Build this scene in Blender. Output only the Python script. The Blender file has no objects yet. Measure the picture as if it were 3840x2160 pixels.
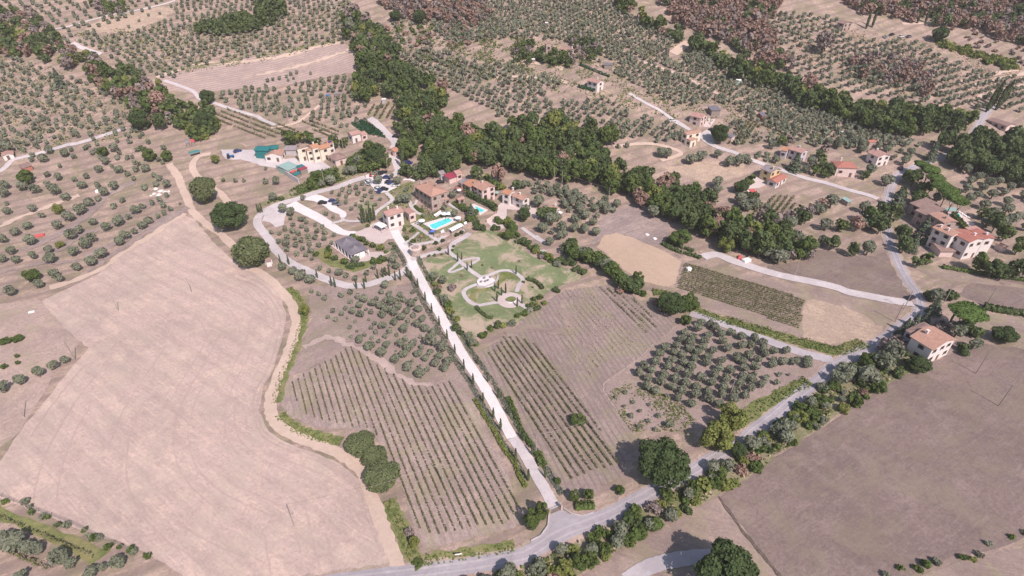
import bpy, math, random
import numpy as np
from mathutils import Vector
from mathutils.geometry import delaunay_2d_cdt
sc = bpy.context.scene
COL = sc.collection
rnd = random.Random(7)
R = math.radians

# ------------------------------------------------------------------ camera, light, exposure
CAMZ, PITCH, FPX = 120.0, R(35.0), 2133.0
cam_d = bpy.data.cameras.new('camera'); cam = bpy.data.objects.new('camera', cam_d); COL.objects.link(cam)
cam.location = (0, 0, CAMZ); cam.rotation_euler = (math.pi/2-PITCH, 0, 0)
cam_d.sensor_width = 36; cam_d.lens = FPX/3840*36; cam_d.clip_start = 1; cam_d.clip_end = 20000
sc.camera = cam
w = bpy.data.worlds.new('World'); sc.world = w; w.use_nodes = True
nt = w.node_tree; bg = nt.nodes['Background']
sky = nt.nodes.new('ShaderNodeTexSky'); sky.sky_type = 'NISHITA'; sky.sun_disc = False
SUN = Vector((0.3546, -0.5675, 0.7431)).normalized()
sky.sun_elevation = math.asin(SUN.z); sky.sun_rotation = math.atan2(SUN.x, SUN.y)
sky.air_density = 1.3; sky.dust_density = 1.5
nt.links.new(sky.outputs[0], bg.inputs[0]); bg.inputs[1].default_value = 0.095
sd = bpy.data.lights.new('sun', 'SUN'); so = bpy.data.objects.new('sun', sd); COL.objects.link(so)
sd.energy = 4.5; sd.angle = R(0.6); sd.color = (1.0, 0.87, 0.80)
so.rotation_euler = (-SUN).to_track_quat('-Z', 'Y').to_euler()
sc.view_settings.view_transform = 'Standard'; sc.view_settings.look = 'None'
sc.view_settings.gamma = 1; sc.view_settings.exposure = 0.20
sc.cycles.max_bounces = 5; sc.cycles.diffuse_bounces = 2; sc.cycles.transparent_max_bounces = 4

# ------------------------------------------------------------------ terrain
def H(x, y):
    t = max(0.0, y-200.0); t2 = max(0.0, y-560.0)
    h = 0.40*(t-120*(1-math.exp(-t/120))) - 0.34*(t2-200*(1-math.exp(-t2/200)))
    k = min(1.0, max(0.0, (y-150)/200))
    return h + k*(2.2*math.sin(x/61.0+1.0)+1.6*math.sin(x/37.0+y/45.0))
cp, sp = math.cos(PITCH), math.sin(PITCH)
def at(px, py, h=0.0):
    """photo pixel (3840 x 2160) -> the point of the terrain (raised by h) it shows"""
    a = (px-1920)/FPX; b = (1080-py)/FPX
    d = (a, b*sp+cp, b*cp-sp)
    lo, hi = 20.0, 40.0
    while hi < 3000 and CAMZ+d[2]*hi > H(d[0]*hi, d[1]*hi)+h:
        lo = hi; hi += 12
    for _ in range(22):
        m = (lo+hi)/2
        if CAMZ+d[2]*m > H(d[0]*m, d[1]*m)+h: lo = m
        else: hi = m
    return Vector((d[0]*hi, d[1]*hi, CAMZ+d[2]*hi))
def T(i, j, pts): return [(960*i+p[0]*.37267, 540*j+p[1]*.37267)+tuple(p[2:]) for p in pts]
def D(pts): return [(p[0]*1.49068, p[1]*1.49068)+tuple(p[2:]) for p in pts]
ZR = dict(A=(1360,620,.18634), B=(1640,640,.18634), C=(920,500,.18634), V=(3360,600,.27955), E=(2780,500,.24845),
          F=(2480,360,.18634), G=(1580,850,.21739), H=(3280,1120,.15528))
def Z(k, pts):
    ox, oy, s = ZR[k]
    return [(ox+p[0]*s, oy+p[1]*s)+tuple(p[2:]) for p in pts]
def W(pts, h=0.0): return [at(p[0], p[1], h) for p in pts]
def depth(x, y, z): return y*cp-(z-CAMZ)*sp

# ------------------------------------------------------------------ tagging
def tag(o, label=None, cat=None, group=None, kind=None):
    if label: o['label'] = label
    if cat: o['category'] = cat
    if group: o['group'] = group
    if kind: o['kind'] = kind
    return o
def link(name, data, parent=None, loc=None):
    o = bpy.data.objects.new(name, data); COL.objects.link(o)
    if parent: o.parent = parent
    if loc is not None: o.location = loc
    return o
def empty(name, loc, rz=0, s=1, label=None, cat=None, group=None):
    o = link(name, None, None, loc); o.rotation_euler.z = rz; o.scale = (s, s, s) if not isinstance(s, tuple) else s
    o.empty_display_size = .5
    return tag(o, label, cat, group)
class MB:
    def __init__(s): s.v = []; s.f = []; s.m = []
    def quad(s, a, b, c, d, m=0):
        k = len(s.v); s.v += [a, b, c, d]; s.f.append((k, k+1, k+2, k+3)); s.m.append(m)
    def poly(s, pts, m=0):
        k = len(s.v); s.v += list(pts); s.f.append(tuple(range(k, k+len(pts)))); s.m.append(m)
    def box(s, x0, x1, y0, y1, z0, z1, m=0):
        k = len(s.v)
        s.v += [(x0,y0,z0),(x1,y0,z0),(x1,y1,z0),(x0,y1,z0),(x0,y0,z1),(x1,y0,z1),(x1,y1,z1),(x0,y1,z1)]
        for q in ((0,3,2,1),(4,5,6,7),(0,1,5,4),(1,2,6,5),(2,3,7,6),(3,0,4,7)):
            s.f.append(tuple(k+i for i in q)); s.m.append(m)
    def tube(s, p0, p1, r0, r1, n=6, m=0, cap=True):
        p0 = Vector(p0); p1 = Vector(p1); ax = (p1-p0).normalized()
        u = ax.orthogonal().normalized(); v = ax.cross(u); k = len(s.v)
        for p, r in ((p0, r0), (p1, r1)):
            for i in range(n):
                a = 2*math.pi*i/n; s.v.append(tuple(p+u*math.cos(a)*r+v*math.sin(a)*r))
        for i in range(n):
            j = (i+1) % n; s.f.append((k+i, k+j, k+n+j, k+n+i)); s.m.append(m)
        if cap: s.f.append(tuple(k+n+i for i in range(n))); s.m.append(m)
    def mesh(s, name, mats):
        me = bpy.data.meshes.new(name); me.from_pydata([tuple(p) for p in s.v], [], s.f)
        for mt in (mats if isinstance(mats, (list, tuple)) else [mats]): me.materials.append(mt)
        if any(s.m): me.polygons.foreach_set('material_index', s.m)
        me.update(); return me
    def build(s, name, mats, parent=None, loc=None): return link(name, s.mesh(name, mats), parent, loc)

# ------------------------------------------------------------------ materials
def newmat(name):
    m = bpy.data.materials.new(name); m.use_nodes = True
    return m, m.node_tree, m.node_tree.nodes['Principled BSDF']
def N(nt, t, **kw):
    n = nt.nodes.new(t)
    for k, v in kw.items(): setattr(n, k, v)
    return n
def noise(nt, vec, scale, detail=4, rough=.55, dist=0.0):
    n = N(nt, 'ShaderNodeTexNoise'); n.inputs['Scale'].default_value = scale
    n.inputs['Detail'].default_value = detail; n.inputs['Roughness'].default_value = rough
    n.inputs['Distortion'].default_value = dist
    nt.links.new(vec, n.inputs['Vector']); return n.outputs[0]
def ramp(nt, fac, a, b):
    n = N(nt, 'ShaderNodeMapRange'); n.inputs[1].default_value = a; n.inputs[2].default_value = b
    n.interpolation_type = 'SMOOTHSTEP'
    nt.links.new(fac, n.inputs[0]); return n.outputs[0]
def mixc(nt, fac, a, b, blend='MIX', f=None):
    n = N(nt, 'ShaderNodeMix', data_type='RGBA', blend_type=blend)
    if f is not None: n.inputs[0].default_value = f
    else: nt.links.new(fac, n.inputs[0])
    for i, c in ((6, a), (7, b)):
        if isinstance(c, tuple): n.inputs[i].default_value = (*c, 1)
        else: nt.links.new(c, n.inputs[i])
    return n.outputs[2]
def mul(nt, a, k):
    n = N(nt, 'ShaderNodeMath', operation='MULTIPLY'); nt.links.new(a, n.inputs[0]); n.inputs[1].default_value = k
    return n.outputs[0]
def direction(p, q):
    a, b = at(*p), at(*q); return math.atan2(b.y-a.y, b.x-a.x)
def earth(name, base, dark, light, ang=0.0, streak=.35, patch=.5, fine=.5, extra=None, ex_amt=.5, bump=.25, lines=None, psc=.045):
    """dry ground: broad patches, drawn-out streaks along ang, fine clods; extra = a growth colour that comes in patches;
    lines = (spacing in m, strength) for rows worked along ang"""
    dark = tuple(x*.84 for x in dark); light = tuple(min(.92, x*1.08) for x in light)
    m, nt, b = newmat(name); g = N(nt, 'ShaderNodeTexCoord').outputs['Object']
    b.inputs['Roughness'].default_value = 1; b.inputs['Specular IOR Level'].default_value = .1
    mp = N(nt, 'ShaderNodeMapping'); mp.inputs['Rotation'].default_value = (0, 0, -ang); nt.links.new(g, mp.inputs[0])
    mp.vector_type = 'POINT'
    ms = N(nt, 'ShaderNodeMapping'); ms.inputs['Scale'].default_value = (.11, 1.0, 1.0); nt.links.new(mp.outputs[0], ms.inputs[0])
    c = mixc(nt, mul(nt, ramp(nt, noise(nt, g, psc, 5, .6), .38, .64), patch), base, dark)
    c = mixc(nt, mul(nt, ramp(nt, noise(nt, g, psc*2.7, 5, .6, .6), .46, .68), patch*.9), c, light)
    c = mixc(nt, mul(nt, ramp(nt, noise(nt, ms.outputs[0], .8, 6, .7, 1.2), .48, .66), streak*.8), c, dark)
    c = mixc(nt, mul(nt, ramp(nt, noise(nt, ms.outputs[0], 1.9, 4, .7, .8), .5, .66), streak*.8), c, light)
    f = noise(nt, g, 1.1, 8, .8)
    c = mixc(nt, mul(nt, ramp(nt, noise(nt, g, .42, 7, .75, .4), .5, .62), fine*.55), c, dark)
    c = mixc(nt, mul(nt, ramp(nt, f, .47, .60), fine*.85), c, dark)
    c = mixc(nt, mul(nt, ramp(nt, noise(nt, g, 1.5, 6, .8), .53, .64), fine*.7), c, light)
    if extra:
        c = mixc(nt, mul(nt, ramp(nt, noise(nt, g, .09, 6, .72, .5), .47, .60), ex_amt), c, extra)
    if lines:
        wv = N(nt, 'ShaderNodeTexWave', wave_type='BANDS', bands_direction='Y')
        wv.inputs['Scale'].default_value = .314/lines[0]; wv.inputs['Distortion'].default_value = 3.0
        wv.inputs['Detail'].default_value = 3; wv.inputs['Detail Scale'].default_value = .25
        nt.links.new(mp.outputs[0], wv.inputs[0])
        c = mixc(nt, mul(nt, ramp(nt, wv.outputs[1], .55, .95), lines[1]), c, dark)
    nt.links.new(c, b.inputs['Base Color'])
    bp = N(nt, 'ShaderNodeBump'); bp.inputs['Strength'].default_value = bump; bp.inputs['Distance'].default_value = .5
    nt.links.new(f, bp.inputs['Height']); nt.links.new(bp.outputs[0], b.inputs['Normal'])
    return m
def plain(name, c, rough=.8, var=.12, scale=1.2, spec=.3, metal=0):
    m, nt, b = newmat(name); g = N(nt, 'ShaderNodeTexCoord').outputs['Object']
    b.inputs['Roughness'].default_value = rough; b.inputs['Specular IOR Level'].default_value = spec
    b.inputs['Metallic'].default_value = metal
    dk = tuple(x*(1-2.2*var) for x in c); lt = tuple(min(.95, x*(1+var)) for x in c)
    cc = mixc(nt, ramp(nt, noise(nt, g, scale, 6, .65), .35, .7), lt, dk)
    nt.links.new(cc, b.inputs['Base Color']); return m
def leafmat(name, c, c2, trans=.3):
    """foliage: per-leaf tint attribute and per-tree variation between two greens"""
    m, nt, b = newmat(name)
    at_ = N(nt, 'ShaderNodeAttribute', attribute_name='tint'); oi = N(nt, 'ShaderNodeObjectInfo')
    c0 = mixc(nt, ramp(nt, oi.outputs['Random'], 0, 1), c, c2)
    c1 = mixc(nt, at_.outputs['Fac'], tuple(x*.68 for x in c), tuple(min(.9, x*1.38) for x in c))
    cc = mixc(nt, None, c0, c1, f=.6)
    nt.links.new(cc, b.inputs['Base Color']); b.inputs['Roughness'].default_value = .7
    b.inputs['Specular IOR Level'].default_value = .15
    tr = N(nt, 'ShaderNodeBsdfTranslucent'); nt.links.new(cc, tr.inputs[0])
    mx = N(nt, 'ShaderNodeMixShader'); mx.inputs[0].default_value = trans
    nt.links.new(b.outputs[0], mx.inputs[1]); nt.links.new(tr.outputs[0], mx.inputs[2])
    nt.links.new(mx.outputs[0], nt.nodes['Material Output'].inputs[0]); return m
def tiles(name, c, c2):
    m, nt, b = newmat(name); g = N(nt, 'ShaderNodeTexCoord').outputs['Object']
    b.inputs['Roughness'].default_value = .9; b.inputs['Specular IOR Level'].default_value = .15
    cc = mixc(nt, ramp(nt, noise(nt, g, .5, 5, .7), .38, .66), c, c2)
    cc = mixc(nt, mul(nt, ramp(nt, noise(nt, g, 3.5, 3, .7), .45, .7), .5), cc, tuple(x*.55 for x in c2))
    wv = N(nt, 'ShaderNodeTexWave', wave_type='BANDS', bands_direction='X'); wv.inputs['Scale'].default_value = .9
    wv.inputs['Distortion'].default_value = .6; nt.links.new(g, wv.inputs[0])
    cc = mixc(nt, mul(nt, ramp(nt, wv.outputs[1], .5, 1), .22), cc, tuple(x*.6 for x in c))
    nt.links.new(cc, b.inputs['Base Color'])
    bp = N(nt, 'ShaderNodeBump'); bp.inputs['Strength'].default_value = .5; bp.inputs['Distance'].default_value = .1
    nt.links.new(wv.outputs[1], bp.inputs['Height']); nt.links.new(bp.outputs[0], b.inputs['Normal']); return m

P = lambda k, a, b: direction(T(*k, [a])[0], T(*k, [b])[0])
M = {}
M['ground'] = earth('dry_hillside', (.42,.315,.275), (.27,.205,.185), (.57,.42,.33), P((1,0),(0,700),(900,450)), .6, .65, .6, (.21,.205,.11), .5, .25, (7.0,.5))
M['stubble'] = earth('pale_stubble', (.57,.43,.39), (.43,.33,.305), (.69,.525,.44), P((0,2),(1000,300),(1900,900)), .55, .55, .6, (.53,.45,.38), .35, .3, (5.5,.22))
M['brown'] = earth('mown_brown_field', (.25,.188,.176), (.18,.137,.13), (.32,.25,.225), P((3,3),(200,1200),(1500,300)), .5, .55, .6, (.265,.22,.16), .4, .3)
M['fallow'] = earth('bare_fallow', (.34,.258,.232), (.25,.19,.178), (.43,.335,.285), P((3,1),(200,1300),(1300,1449)), .5, .6, .5, (.33,.30,.17), .35, .3)
M['mauve'] = earth('tilled_soil', (.36,.28,.265), (.25,.20,.20), (.47,.37,.33), P((2,1),(950,800),(1400,650)), .75, .6, .6, None, 0, .3)
M['plough'] = earth('terraced_soil', (.47,.36,.335), (.35,.27,.26), (.60,.44,.36), P((1,0),(0,750),(900,500)), .8, .5, .5, None, 0, .3, (2.4,.7))
M['sand'] = earth('straw_field', (.52,.385,.30), (.46,.34,.265), (.57,.43,.33), P((2,1),(950,950),(1600,1300)), .35, .3, .35, None, 0, .2, (1.2,.18))
M['straw'] = earth('dry_straw', (.46,.35,.28), (.36,.275,.23), (.60,.46,.35), P((3,2),(400,300),(900,450)), .6, .5, .8, None, 0, .4)
M['vine_soil'] = earth('vineyard_soil', (.41,.315,.295), (.30,.235,.225), (.52,.41,.365), P((1,2),(1940,940),(2200,1440)), .6, .55, .7, (.36,.33,.20), .4, .35, (2.1,.25))
M['vine_soil2'] = earth('vineyard_soil_right', (.335,.258,.24), (.25,.195,.185), (.43,.34,.30), P((2,2),(600,100),(1100,800)), .6, .5, .7, (.30,.29,.16), .4, .35, (1.7,.5))
M['grove_soil'] = earth('grove_soil', (.37,.28,.26), (.27,.21,.20), (.46,.355,.32), 1.0, .35, .5, .6, (.25,.23,.13), .3)
M['track'] = earth('dirt_track', (.60,.46,.385), (.50,.385,.33), (.67,.53,.45), 0, .15, .4, .35, None, 0, .15)
M['left_rough'] = earth('rough_pasture', (.46,.345,.31), (.34,.26,.24), (.56,.43,.36), P((0,2),(0,1000),(700,700)), .5, .6, .7, (.36,.33,.20), .3)
M['furrow'] = earth('tillage_line', (.49,.37,.34), (.43,.33,.305), (.58,.45,.395), 0, .1, .3, .3)
M['mark'] = earth('pressed_soil', (.50,.385,.355), (.42,.33,.31), (.58,.46,.41))
M['gravel'] = earth('pale_gravel', (.58,.525,.54), (.48,.43,.45), (.68,.62,.63), 0, .1, .5, .4, None, 0, .12)
M['white_gravel'] = earth('white_gravel', (.74,.70,.71), (.64,.60,.61), (.82,.79,.79), 0, .1, .4, .3, None, 0, .1)
M['paving'] = earth('courtyard_paving', (.60,.50,.49), (.52,.43,.43), (.68,.58,.56), 0, .1, .4, .25, None, 0, .08)
M['asphalt'] = earth('old_asphalt', (.40,.365,.40), (.32,.29,.325), (.48,.44,.475), 0, .2, .5, .35, None, 0, .08)
M['grey_road'] = earth('grey_lane', (.46,.42,.45), (.38,.34,.37), (.56,.51,.53), 0, .1, .5, .3, None, 0, .08)
M['lawn'] = earth('patchy_lawn', (.205,.245,.125), (.16,.205,.10), (.30,.30,.18), 0, .15, .6, .35, (.46,.365,.29), 1.0, .15, None, .06)
M['verge'] = earth('rough_grass', (.20,.225,.085), (.13,.16,.06), (.32,.31,.14), 0, .1, .7, .8, (.33,.28,.15), .5, .5)
M['weeds'] = earth('weedy_ground', (.33,.28,.20), (.20,.20,.11), (.46,.37,.29), 0, .2, .7, .8, (.17,.19,.07), .7, .5)
M['deck'] = plain('pool_paving', (.74,.66,.66), .8, .05)
M['pool'] = plain('pool_water', (.12,.72,.74), .08, .06, .5, .5)
M['stone'] = plain('rubble_stone', (.44,.35,.32), .95, .22, 1.6)
M['plaster_white'] = plain('white_plaster', (.72,.665,.66), .9, .04)
M['plaster_pink'] = plain('pink_plaster', (.70,.55,.53), .9, .07)
M['plaster_cream'] = plain('cream_plaster', (.74,.665,.57), .9, .05)
M['plaster_lilac'] = plain('lilac_plaster', (.60,.54,.60), .9, .06)
M['plaster_yellow'] = plain('yellow_plaster', (.66,.53,.33), .9, .06)
M['plaster_grey'] = plain('grey_plaster', (.50,.46,.48), .9, .1)
M['tile_pink'] = tiles('faded_pink_tiles', (.54,.32,.28), (.42,.26,.235))
M['tile_orange'] = tiles('orange_tiles', (.56,.28,.18), (.46,.25,.17))
M['tile_peach'] = tiles('peach_tiles', (.54,.32,.25), (.44,.27,.22))
M['tile_brown'] = tiles('weathered_brown_tiles', (.36,.245,.215), (.27,.19,.18))
M['tile_red'] = tiles('red_tiles', (.50,.20,.16), (.40,.19,.16))
M['tile_grey'] = tiles('grey_roof_sheets', (.36,.31,.33), (.28,.24,.26))
M['teal'] = plain('teal_sheet_metal', (.03,.19,.20), .5, .08)
M['pale_green'] = plain('pale_green_sheet', (.30,.44,.42), .5, .06)
M['maroon'] = plain('maroon_sheet', (.36,.06,.10), .6, .08)
M['red'] = plain('red_sheet', (.62,.12,.13), .6, .08)
M['slate'] = plain('dark_tent_canvas', (.20,.18,.21), .55, .08, .6)
M['white'] = plain('white_canvas', (.86,.84,.85), .7, .03)
M['glass'] = plain('dark_glass', (.035,.035,.045), .15, .1, 1, .5)
M['shutter'] = plain('brown_shutter', (.16,.10,.08), .7, .1)
M['bark'] = plain('bark', (.15,.115,.10), .95, .25, 3)
M['pole'] = plain('weathered_pole', (.42,.36,.33), .9, .15, 2)
M['wood'] = plain('grey_wood', (.30,.25,.23), .9, .15, 2)
M['solar'] = plain('solar_glass', (.03,.06,.20), .2, .1, 1, .5)
M['blue'] = plain('blue_fabric', (.12,.16,.55), .8, .05)
M['tyre'] = plain('tyre_rubber', (.03,.03,.03), .9, .1)
M['skin'] = plain('pale_skin', (.55,.36,.28), .7, .05)
for k, c in dict(car_white=(.8,.8,.82), car_silver=(.45,.47,.5), car_black=(.02,.02,.03), car_blue=(.03,.06,.22), car_red=(.55,.02,.03), car_grey=(.16,.17,.2), tractor_blue=(.04,.16,.42)).items():
    M[k] = plain(k, c, .25, .03, 1, .6)
L = {}
L['olive'] = leafmat('olive_leaves', (.235,.26,.185), (.29,.29,.23))
L['forest'] = leafmat('dark_oak_leaves', (.108,.152,.062), (.15,.185,.078))
L['oak'] = leafmat('oak_leaves', (.085,.125,.05), (.105,.145,.06))
L['sage'] = leafmat('sage_bush_leaves', (.165,.195,.095), (.19,.215,.11))
L['green'] = leafmat('fresh_green_leaves', (.115,.165,.05), (.155,.195,.065))
L['yellow'] = leafmat('yellow_green_leaves', (.215,.25,.075), (.26,.265,.085))
L['brown'] = leafmat('dried_brown_leaves', (.36,.235,.195), (.28,.205,.165), .2)
L['mauve'] = leafmat('bare_twigs', (.27,.22,.215), (.31,.25,.22), .2)
L['cypress'] = leafmat('cypress_leaves', (.085,.11,.055), (.10,.12,.06), .1)
L['pine'] = leafmat('pine_needles', (.13,.20,.055), (.14,.21,.06), .2)
L['conifer'] = leafmat('blue_green_needles', (.11,.14,.095), (.14,.17,.11), .15)
L['vine'] = leafmat('vine_leaves', (.175,.18,.085), (.23,.21,.115), .25)
L['darkvine'] = leafmat('dark_crop_leaves', (.045,.11,.055), (.06,.12,.06), .2)
L['lavender'] = leafmat('lavender_leaves', (.17,.19,.15), (.20,.21,.17), .2)
L['grass'] = leafmat('verge_grass', (.155,.20,.065), (.20,.235,.085), .35)
L['straw'] = leafmat('dry_grass', (.52,.42,.31), (.46,.36,.27), .3)

# ------------------------------------------------------------------ occupied-ground mask (1 m cells)
MX0, MY0, MW, MH = -700, 20, 1400, 1000
mask = np.zeros((MW, MH), bool)
gx = np.arange(MW)+MX0+.5; gy = np.arange(MH)+MY0+.5
def inside_many(xs, ys, poly):
    ins = np.zeros(xs.shape, bool); n = len(poly)
    for i in range(n):
        x1, y1 = poly[i][0], poly[i][1]; x2, y2 = poly[(i+1) % n][0], poly[(i+1) % n][1]
        if y1 == y2: continue
        c = ((y1 > ys) != (y2 > ys)) & (xs < (x2-x1)*(ys-y1)/(y2-y1)+x1)
        ins ^= c
    return ins
def block_poly(poly):
    x0 = max(0, int(min(p[0] for p in poly)-MX0)-1); x1 = min(MW, int(max(p[0] for p in poly)-MX0)+2)
    y0 = max(0, int(min(p[1] for p in poly)-MY0)-1); y1 = min(MH, int(max(p[1] for p in poly)-MY0)+2)
    if x1 <= x0 or y1 <= y0: return
    X, Y = np.meshgrid(gx[x0:x1], gy[y0:y1], indexing='ij')
    mask[x0:x1, y0:y1] |= inside_many(X, Y, poly)
def block_disc(x, y, r):
    for i in range(int(x-r-MX0), int(x+r-MX0)+1):
        for j in range(int(y-r-MY0), int(y+r-MY0)+1):
            if 0 <= i < MW and 0 <= j < MH and (gx[i]-x)**2+(gy[j]-y)**2 <= r*r: mask[i, j] = True
def blocked(x, y):
    i, j = int(x-MX0), int(y-MY0)
    return not (0 <= i < MW and 0 <= j < MH) or mask[i, j]

# ------------------------------------------------------------------ ground sheet and draped sheets
def ground():
    xs = np.concatenate([np.linspace(-6000, -700, 24)[:-1], np.arange(-700, 701, 4.0), np.linspace(700, 6000, 24)[1:]])
    ys = np.concatenate([np.linspace(-3000, 0, 12)[:-1], np.arange(0, 901, 4.0), np.linspace(900, 9000, 30)[1:]])
    nx, ny = len(xs), len(ys)
    v = [(x, y, H(x, y)) for y in ys for x in xs]
    f = [(j*nx+i, j*nx+i+1, (j+1)*nx+i+1, (j+1)*nx+i) for j in range(ny-1) for i in range(nx-1)]
    me = bpy.data.meshes.new('ground'); me.from_pydata(v, [], f); me.materials.append(M['ground'])
    me.polygons.foreach_set('use_smooth', [True]*len(f)); me.update()
    return tag(link('ground', me), kind='structure')
ground()
def rough_outline(poly, step=2.5, amp=.35, seed=0):
    r = random.Random(seed); out = []
    n = len(poly)
    for i in range(n):
        a, b = poly[i], poly[(i+1) % n]; l = math.hypot(b[0]-a[0], b[1]-a[1]); k = max(1, int(l/step))
        for q in range(k):
            t = q/k; out.append((a[0]+(b[0]-a[0])*t+r.uniform(-amp, amp), a[1]+(b[1]-a[1])*t+r.uniform(-amp, amp)))
    return out
LAY = [0]
def drape(name, poly, mat, off=.04, amp=.35, step=2.5, cell=4.0, kind='structure', parent=None, level=None):
    LAY[0] += 1; off += LAY[0]*.0011
    pl = rough_outline(poly, step, amp, len(poly)) if amp or step else [(p[0], p[1]) for p in poly]
    x0, x1 = min(p[0] for p in pl), max(p[0] for p in pl); y0, y1 = min(p[1] for p in pl), max(p[1] for p in pl)
    X, Y = np.meshgrid(np.arange(math.floor(x0/cell)*cell, x1, cell), np.arange(math.floor(y0/cell)*cell, y1, cell), indexing='ij')
    X = X.ravel(); Y = Y.ravel(); ins = inside_many(X, Y, pl)
    pts = [Vector(p) for p in pl]+[Vector((a, b)) for a, b in zip(X[ins], Y[ins])]
    n = len(pl)
    r = delaunay_2d_cdt(pts, [(i, (i+1) % n) for i in range(n)], [list(range(n))], 1, 1e-4)
    v = [(p.x, p.y, (H(p.x, p.y) if level is None else level)+off) for p in r[0]]
    fs = []
    for f in r[2]:
        a, b, c = (r[0][i] for i in f[:3])
        fs.append(tuple(f) if (b-a).cross(c-a) > 0 else tuple(reversed(f)))
    me = bpy.data.meshes.new(name); me.from_pydata(v, [], fs); me.materials.append(mat); me.update()
    o = link(name, me, parent)
    if kind: tag(o, kind=kind)
    return o
def smooth(pts, n=6):
    out = []
    for i in range(len(pts)-1):
        p0 = pts[max(0, i-1)]; p1 = pts[i]; p2 = pts[i+1]; p3 = pts[min(len(pts)-1, i+2)]
        for k in range(n):
            t = k/n
            out.append(tuple(.5*((2*p1[c])+(-p0[c]+p2[c])*t+(2*p0[c]-5*p1[c]+4*p2[c]-p3[c])*t*t+(-p0[c]+3*p1[c]-3*p2[c]+p3[c])*t**3) for c in (0, 1)))
    out.append((pts[-1][0], pts[-1][1])); return out
def ribbon_xy(pts, wid, amp=0.0, seed=1):
    r = random.Random(seed); Lf, Rt = [], []
    for i, p in enumerate(pts):
        a = pts[max(0, i-1)]; b = pts[min(len(pts)-1, i+1)]; d = math.hypot(b[0]-a[0], b[1]-a[1]) or 1
        nx, ny = -(b[1]-a[1])/d, (b[0]-a[0])/d; w2 = (wid[0]+(wid[1]-wid[0])*i/(len(pts)-1))/2 if isinstance(wid, tuple) else wid/2
        u, v = w2+r.uniform(-amp, amp), w2+r.uniform(-amp, amp)
        Lf.append((p[0]+nx*u, p[1]+ny*u)); Rt.append((p[0]-nx*v, p[1]-ny*v))
    return Lf, Rt
def densify(pts, step=1.6):
    out = []
    for a, b in zip(pts, pts[1:]):
        k = max(1, int(math.hypot(b[0]-a[0], b[1]-a[1])/step))
        out += [(a[0]+(b[0]-a[0])*i/k, a[1]+(b[1]-a[1])*i/k) for i in range(k)]
    return out+[pts[-1]]
def road(name, px, wid, mat, off=.08, amp=.12, kind='structure', block=True, sm=True, pad=.6):
    LAY[0] += 1; off += LAY[0]*.0011
    pts = W(px); pts = [(p.x, p.y) for p in pts]
    if sm: pts = smooth(pts)
    pts = densify(pts)
    Lf, Rt = ribbon_xy(pts, wid, amp, len(px)); mb = MB()
    mid = pts
    v = []; f = []
    for a, m_, b in zip(Lf, mid, Rt):
        for q in (a, m_, b): v.append((q[0], q[1], H(*q)+off))
    for i in range(len(pts)-1):
        k = 3*i; f += [(k+1, k, k+3)[::-1]+(), ] if 0 else [(k+1, k+4, k+3, k), (k+2, k+5, k+4, k+1)]
    me = bpy.data.meshes.new(name); me.from_pydata(v, [], f); me.materials.append(mat); me.update()
    o = link(name, me)
    if kind: tag(o, kind=kind)
    if block:
        ww = (max(wid) if isinstance(wid, tuple) else wid)/2+pad
        for p in pts[::2] if ww > 1 else pts: block_disc(p[0], p[1], ww)
    return pts
def offset_line(pts, off):
    Lf, _ = ribbon_xy(pts, 2*abs(off)); _, Rt = ribbon_xy(pts, 2*abs(off)); return Lf if off > 0 else Rt
XY = lambda pts: [(p.x, p.y) for p in W(pts)]

# fields ------------------------------------------------
F1 = D([(105,757),(240,693),(340,610),(462,541),(490,552),(540,612),(600,668),(655,692),(700,735),(722,790),(710,850),(690,920),(660,975),(652,1030),(675,1085),(730,1118),(800,1142),(860,1167),(905,1205),(930,1260),(955,1330),(985,1400),(998,1440),(900,1443),(500,1475),(375,1396),(0,1252),(-80,1230),(-60,1180),(0,1160),(50,1087),(120,1000),(175,930),(225,875),(120,795)])
drape('field', XY(F1), M['stubble'])
drape('field', XY(T(1,0,[(-1050,800),(-500,650),(0,560),(500,480),(870,415),(940,470),(1080,580),(1240,660),(1200,720),(900,740),(600,790),(150,880),(-100,880),(-600,940),(-1000,900)])), M['plough'])
drape('field', XY(T(2,1,[(790,1050),(850,850),(920,720),(1100,640),(1250,590),(1440,620),(1530,720),(1600,800),(1560,900),(1500,1010),(1300,1010),(1150,920),(1000,900),(880,960)])), M['mauve'])
drape('field', XY(T(2,1,[(850,1040),(930,920),(1060,895),(1250,960),(1500,1060),(1700,1180),(1640,1400),(1560,1440),(1300,1380),(1120,1260),(960,1110)])), M['sand'], .055)
drape('field', XY(T(2,1,[(1530,240),(2000,170),(2350,200),(2300,330),(2150,360),(1970,410),(1700,310),(1560,270)])), M['straw'])
drape('field', XY(T(3,2,[(390,120),(600,140),(850,210),(1170,400),(1160,460),(950,560),(700,580),(450,540),(320,440)])), M['straw'], .055, 1.3)
drape('field', XY(T(2,1,[(1720,1180),(2060,1260),(2576,1360)])+T(3,2,[(620,30),(1200,160),(1380,190),(1300,320),(1180,430),(1170,470),(950,580),(700,600),(430,560),(0,420)])+T(2,2,[(2100,270),(1880,170)])+T(2,1,[(1640,1420)])), M['fallow'])
drape('field', XY(T(3,1,[(0,1230),(330,1180),(470,1070),(600,1060),(750,1110),(1060,1130),(1180,1080),(1290,1250),(1400,1449)])+T(3,2,[(1440,60),(1410,100),(1200,100),(600,-20)])+T(3,1,[(0,1290)])), M['brown'])
BRF = D([(1812,1252),(1850,1217),(2045,1092),(2200,987),(2290,935),(2400,885),(2480,866),(2600,880),(2700,1200),(2660,1340),(2576,1357),(2480,1390),(2400,1400),(2300,1440),(2200,1480),(2000,1500)])
drape('field', XY(BRF), M['brown'])
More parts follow.
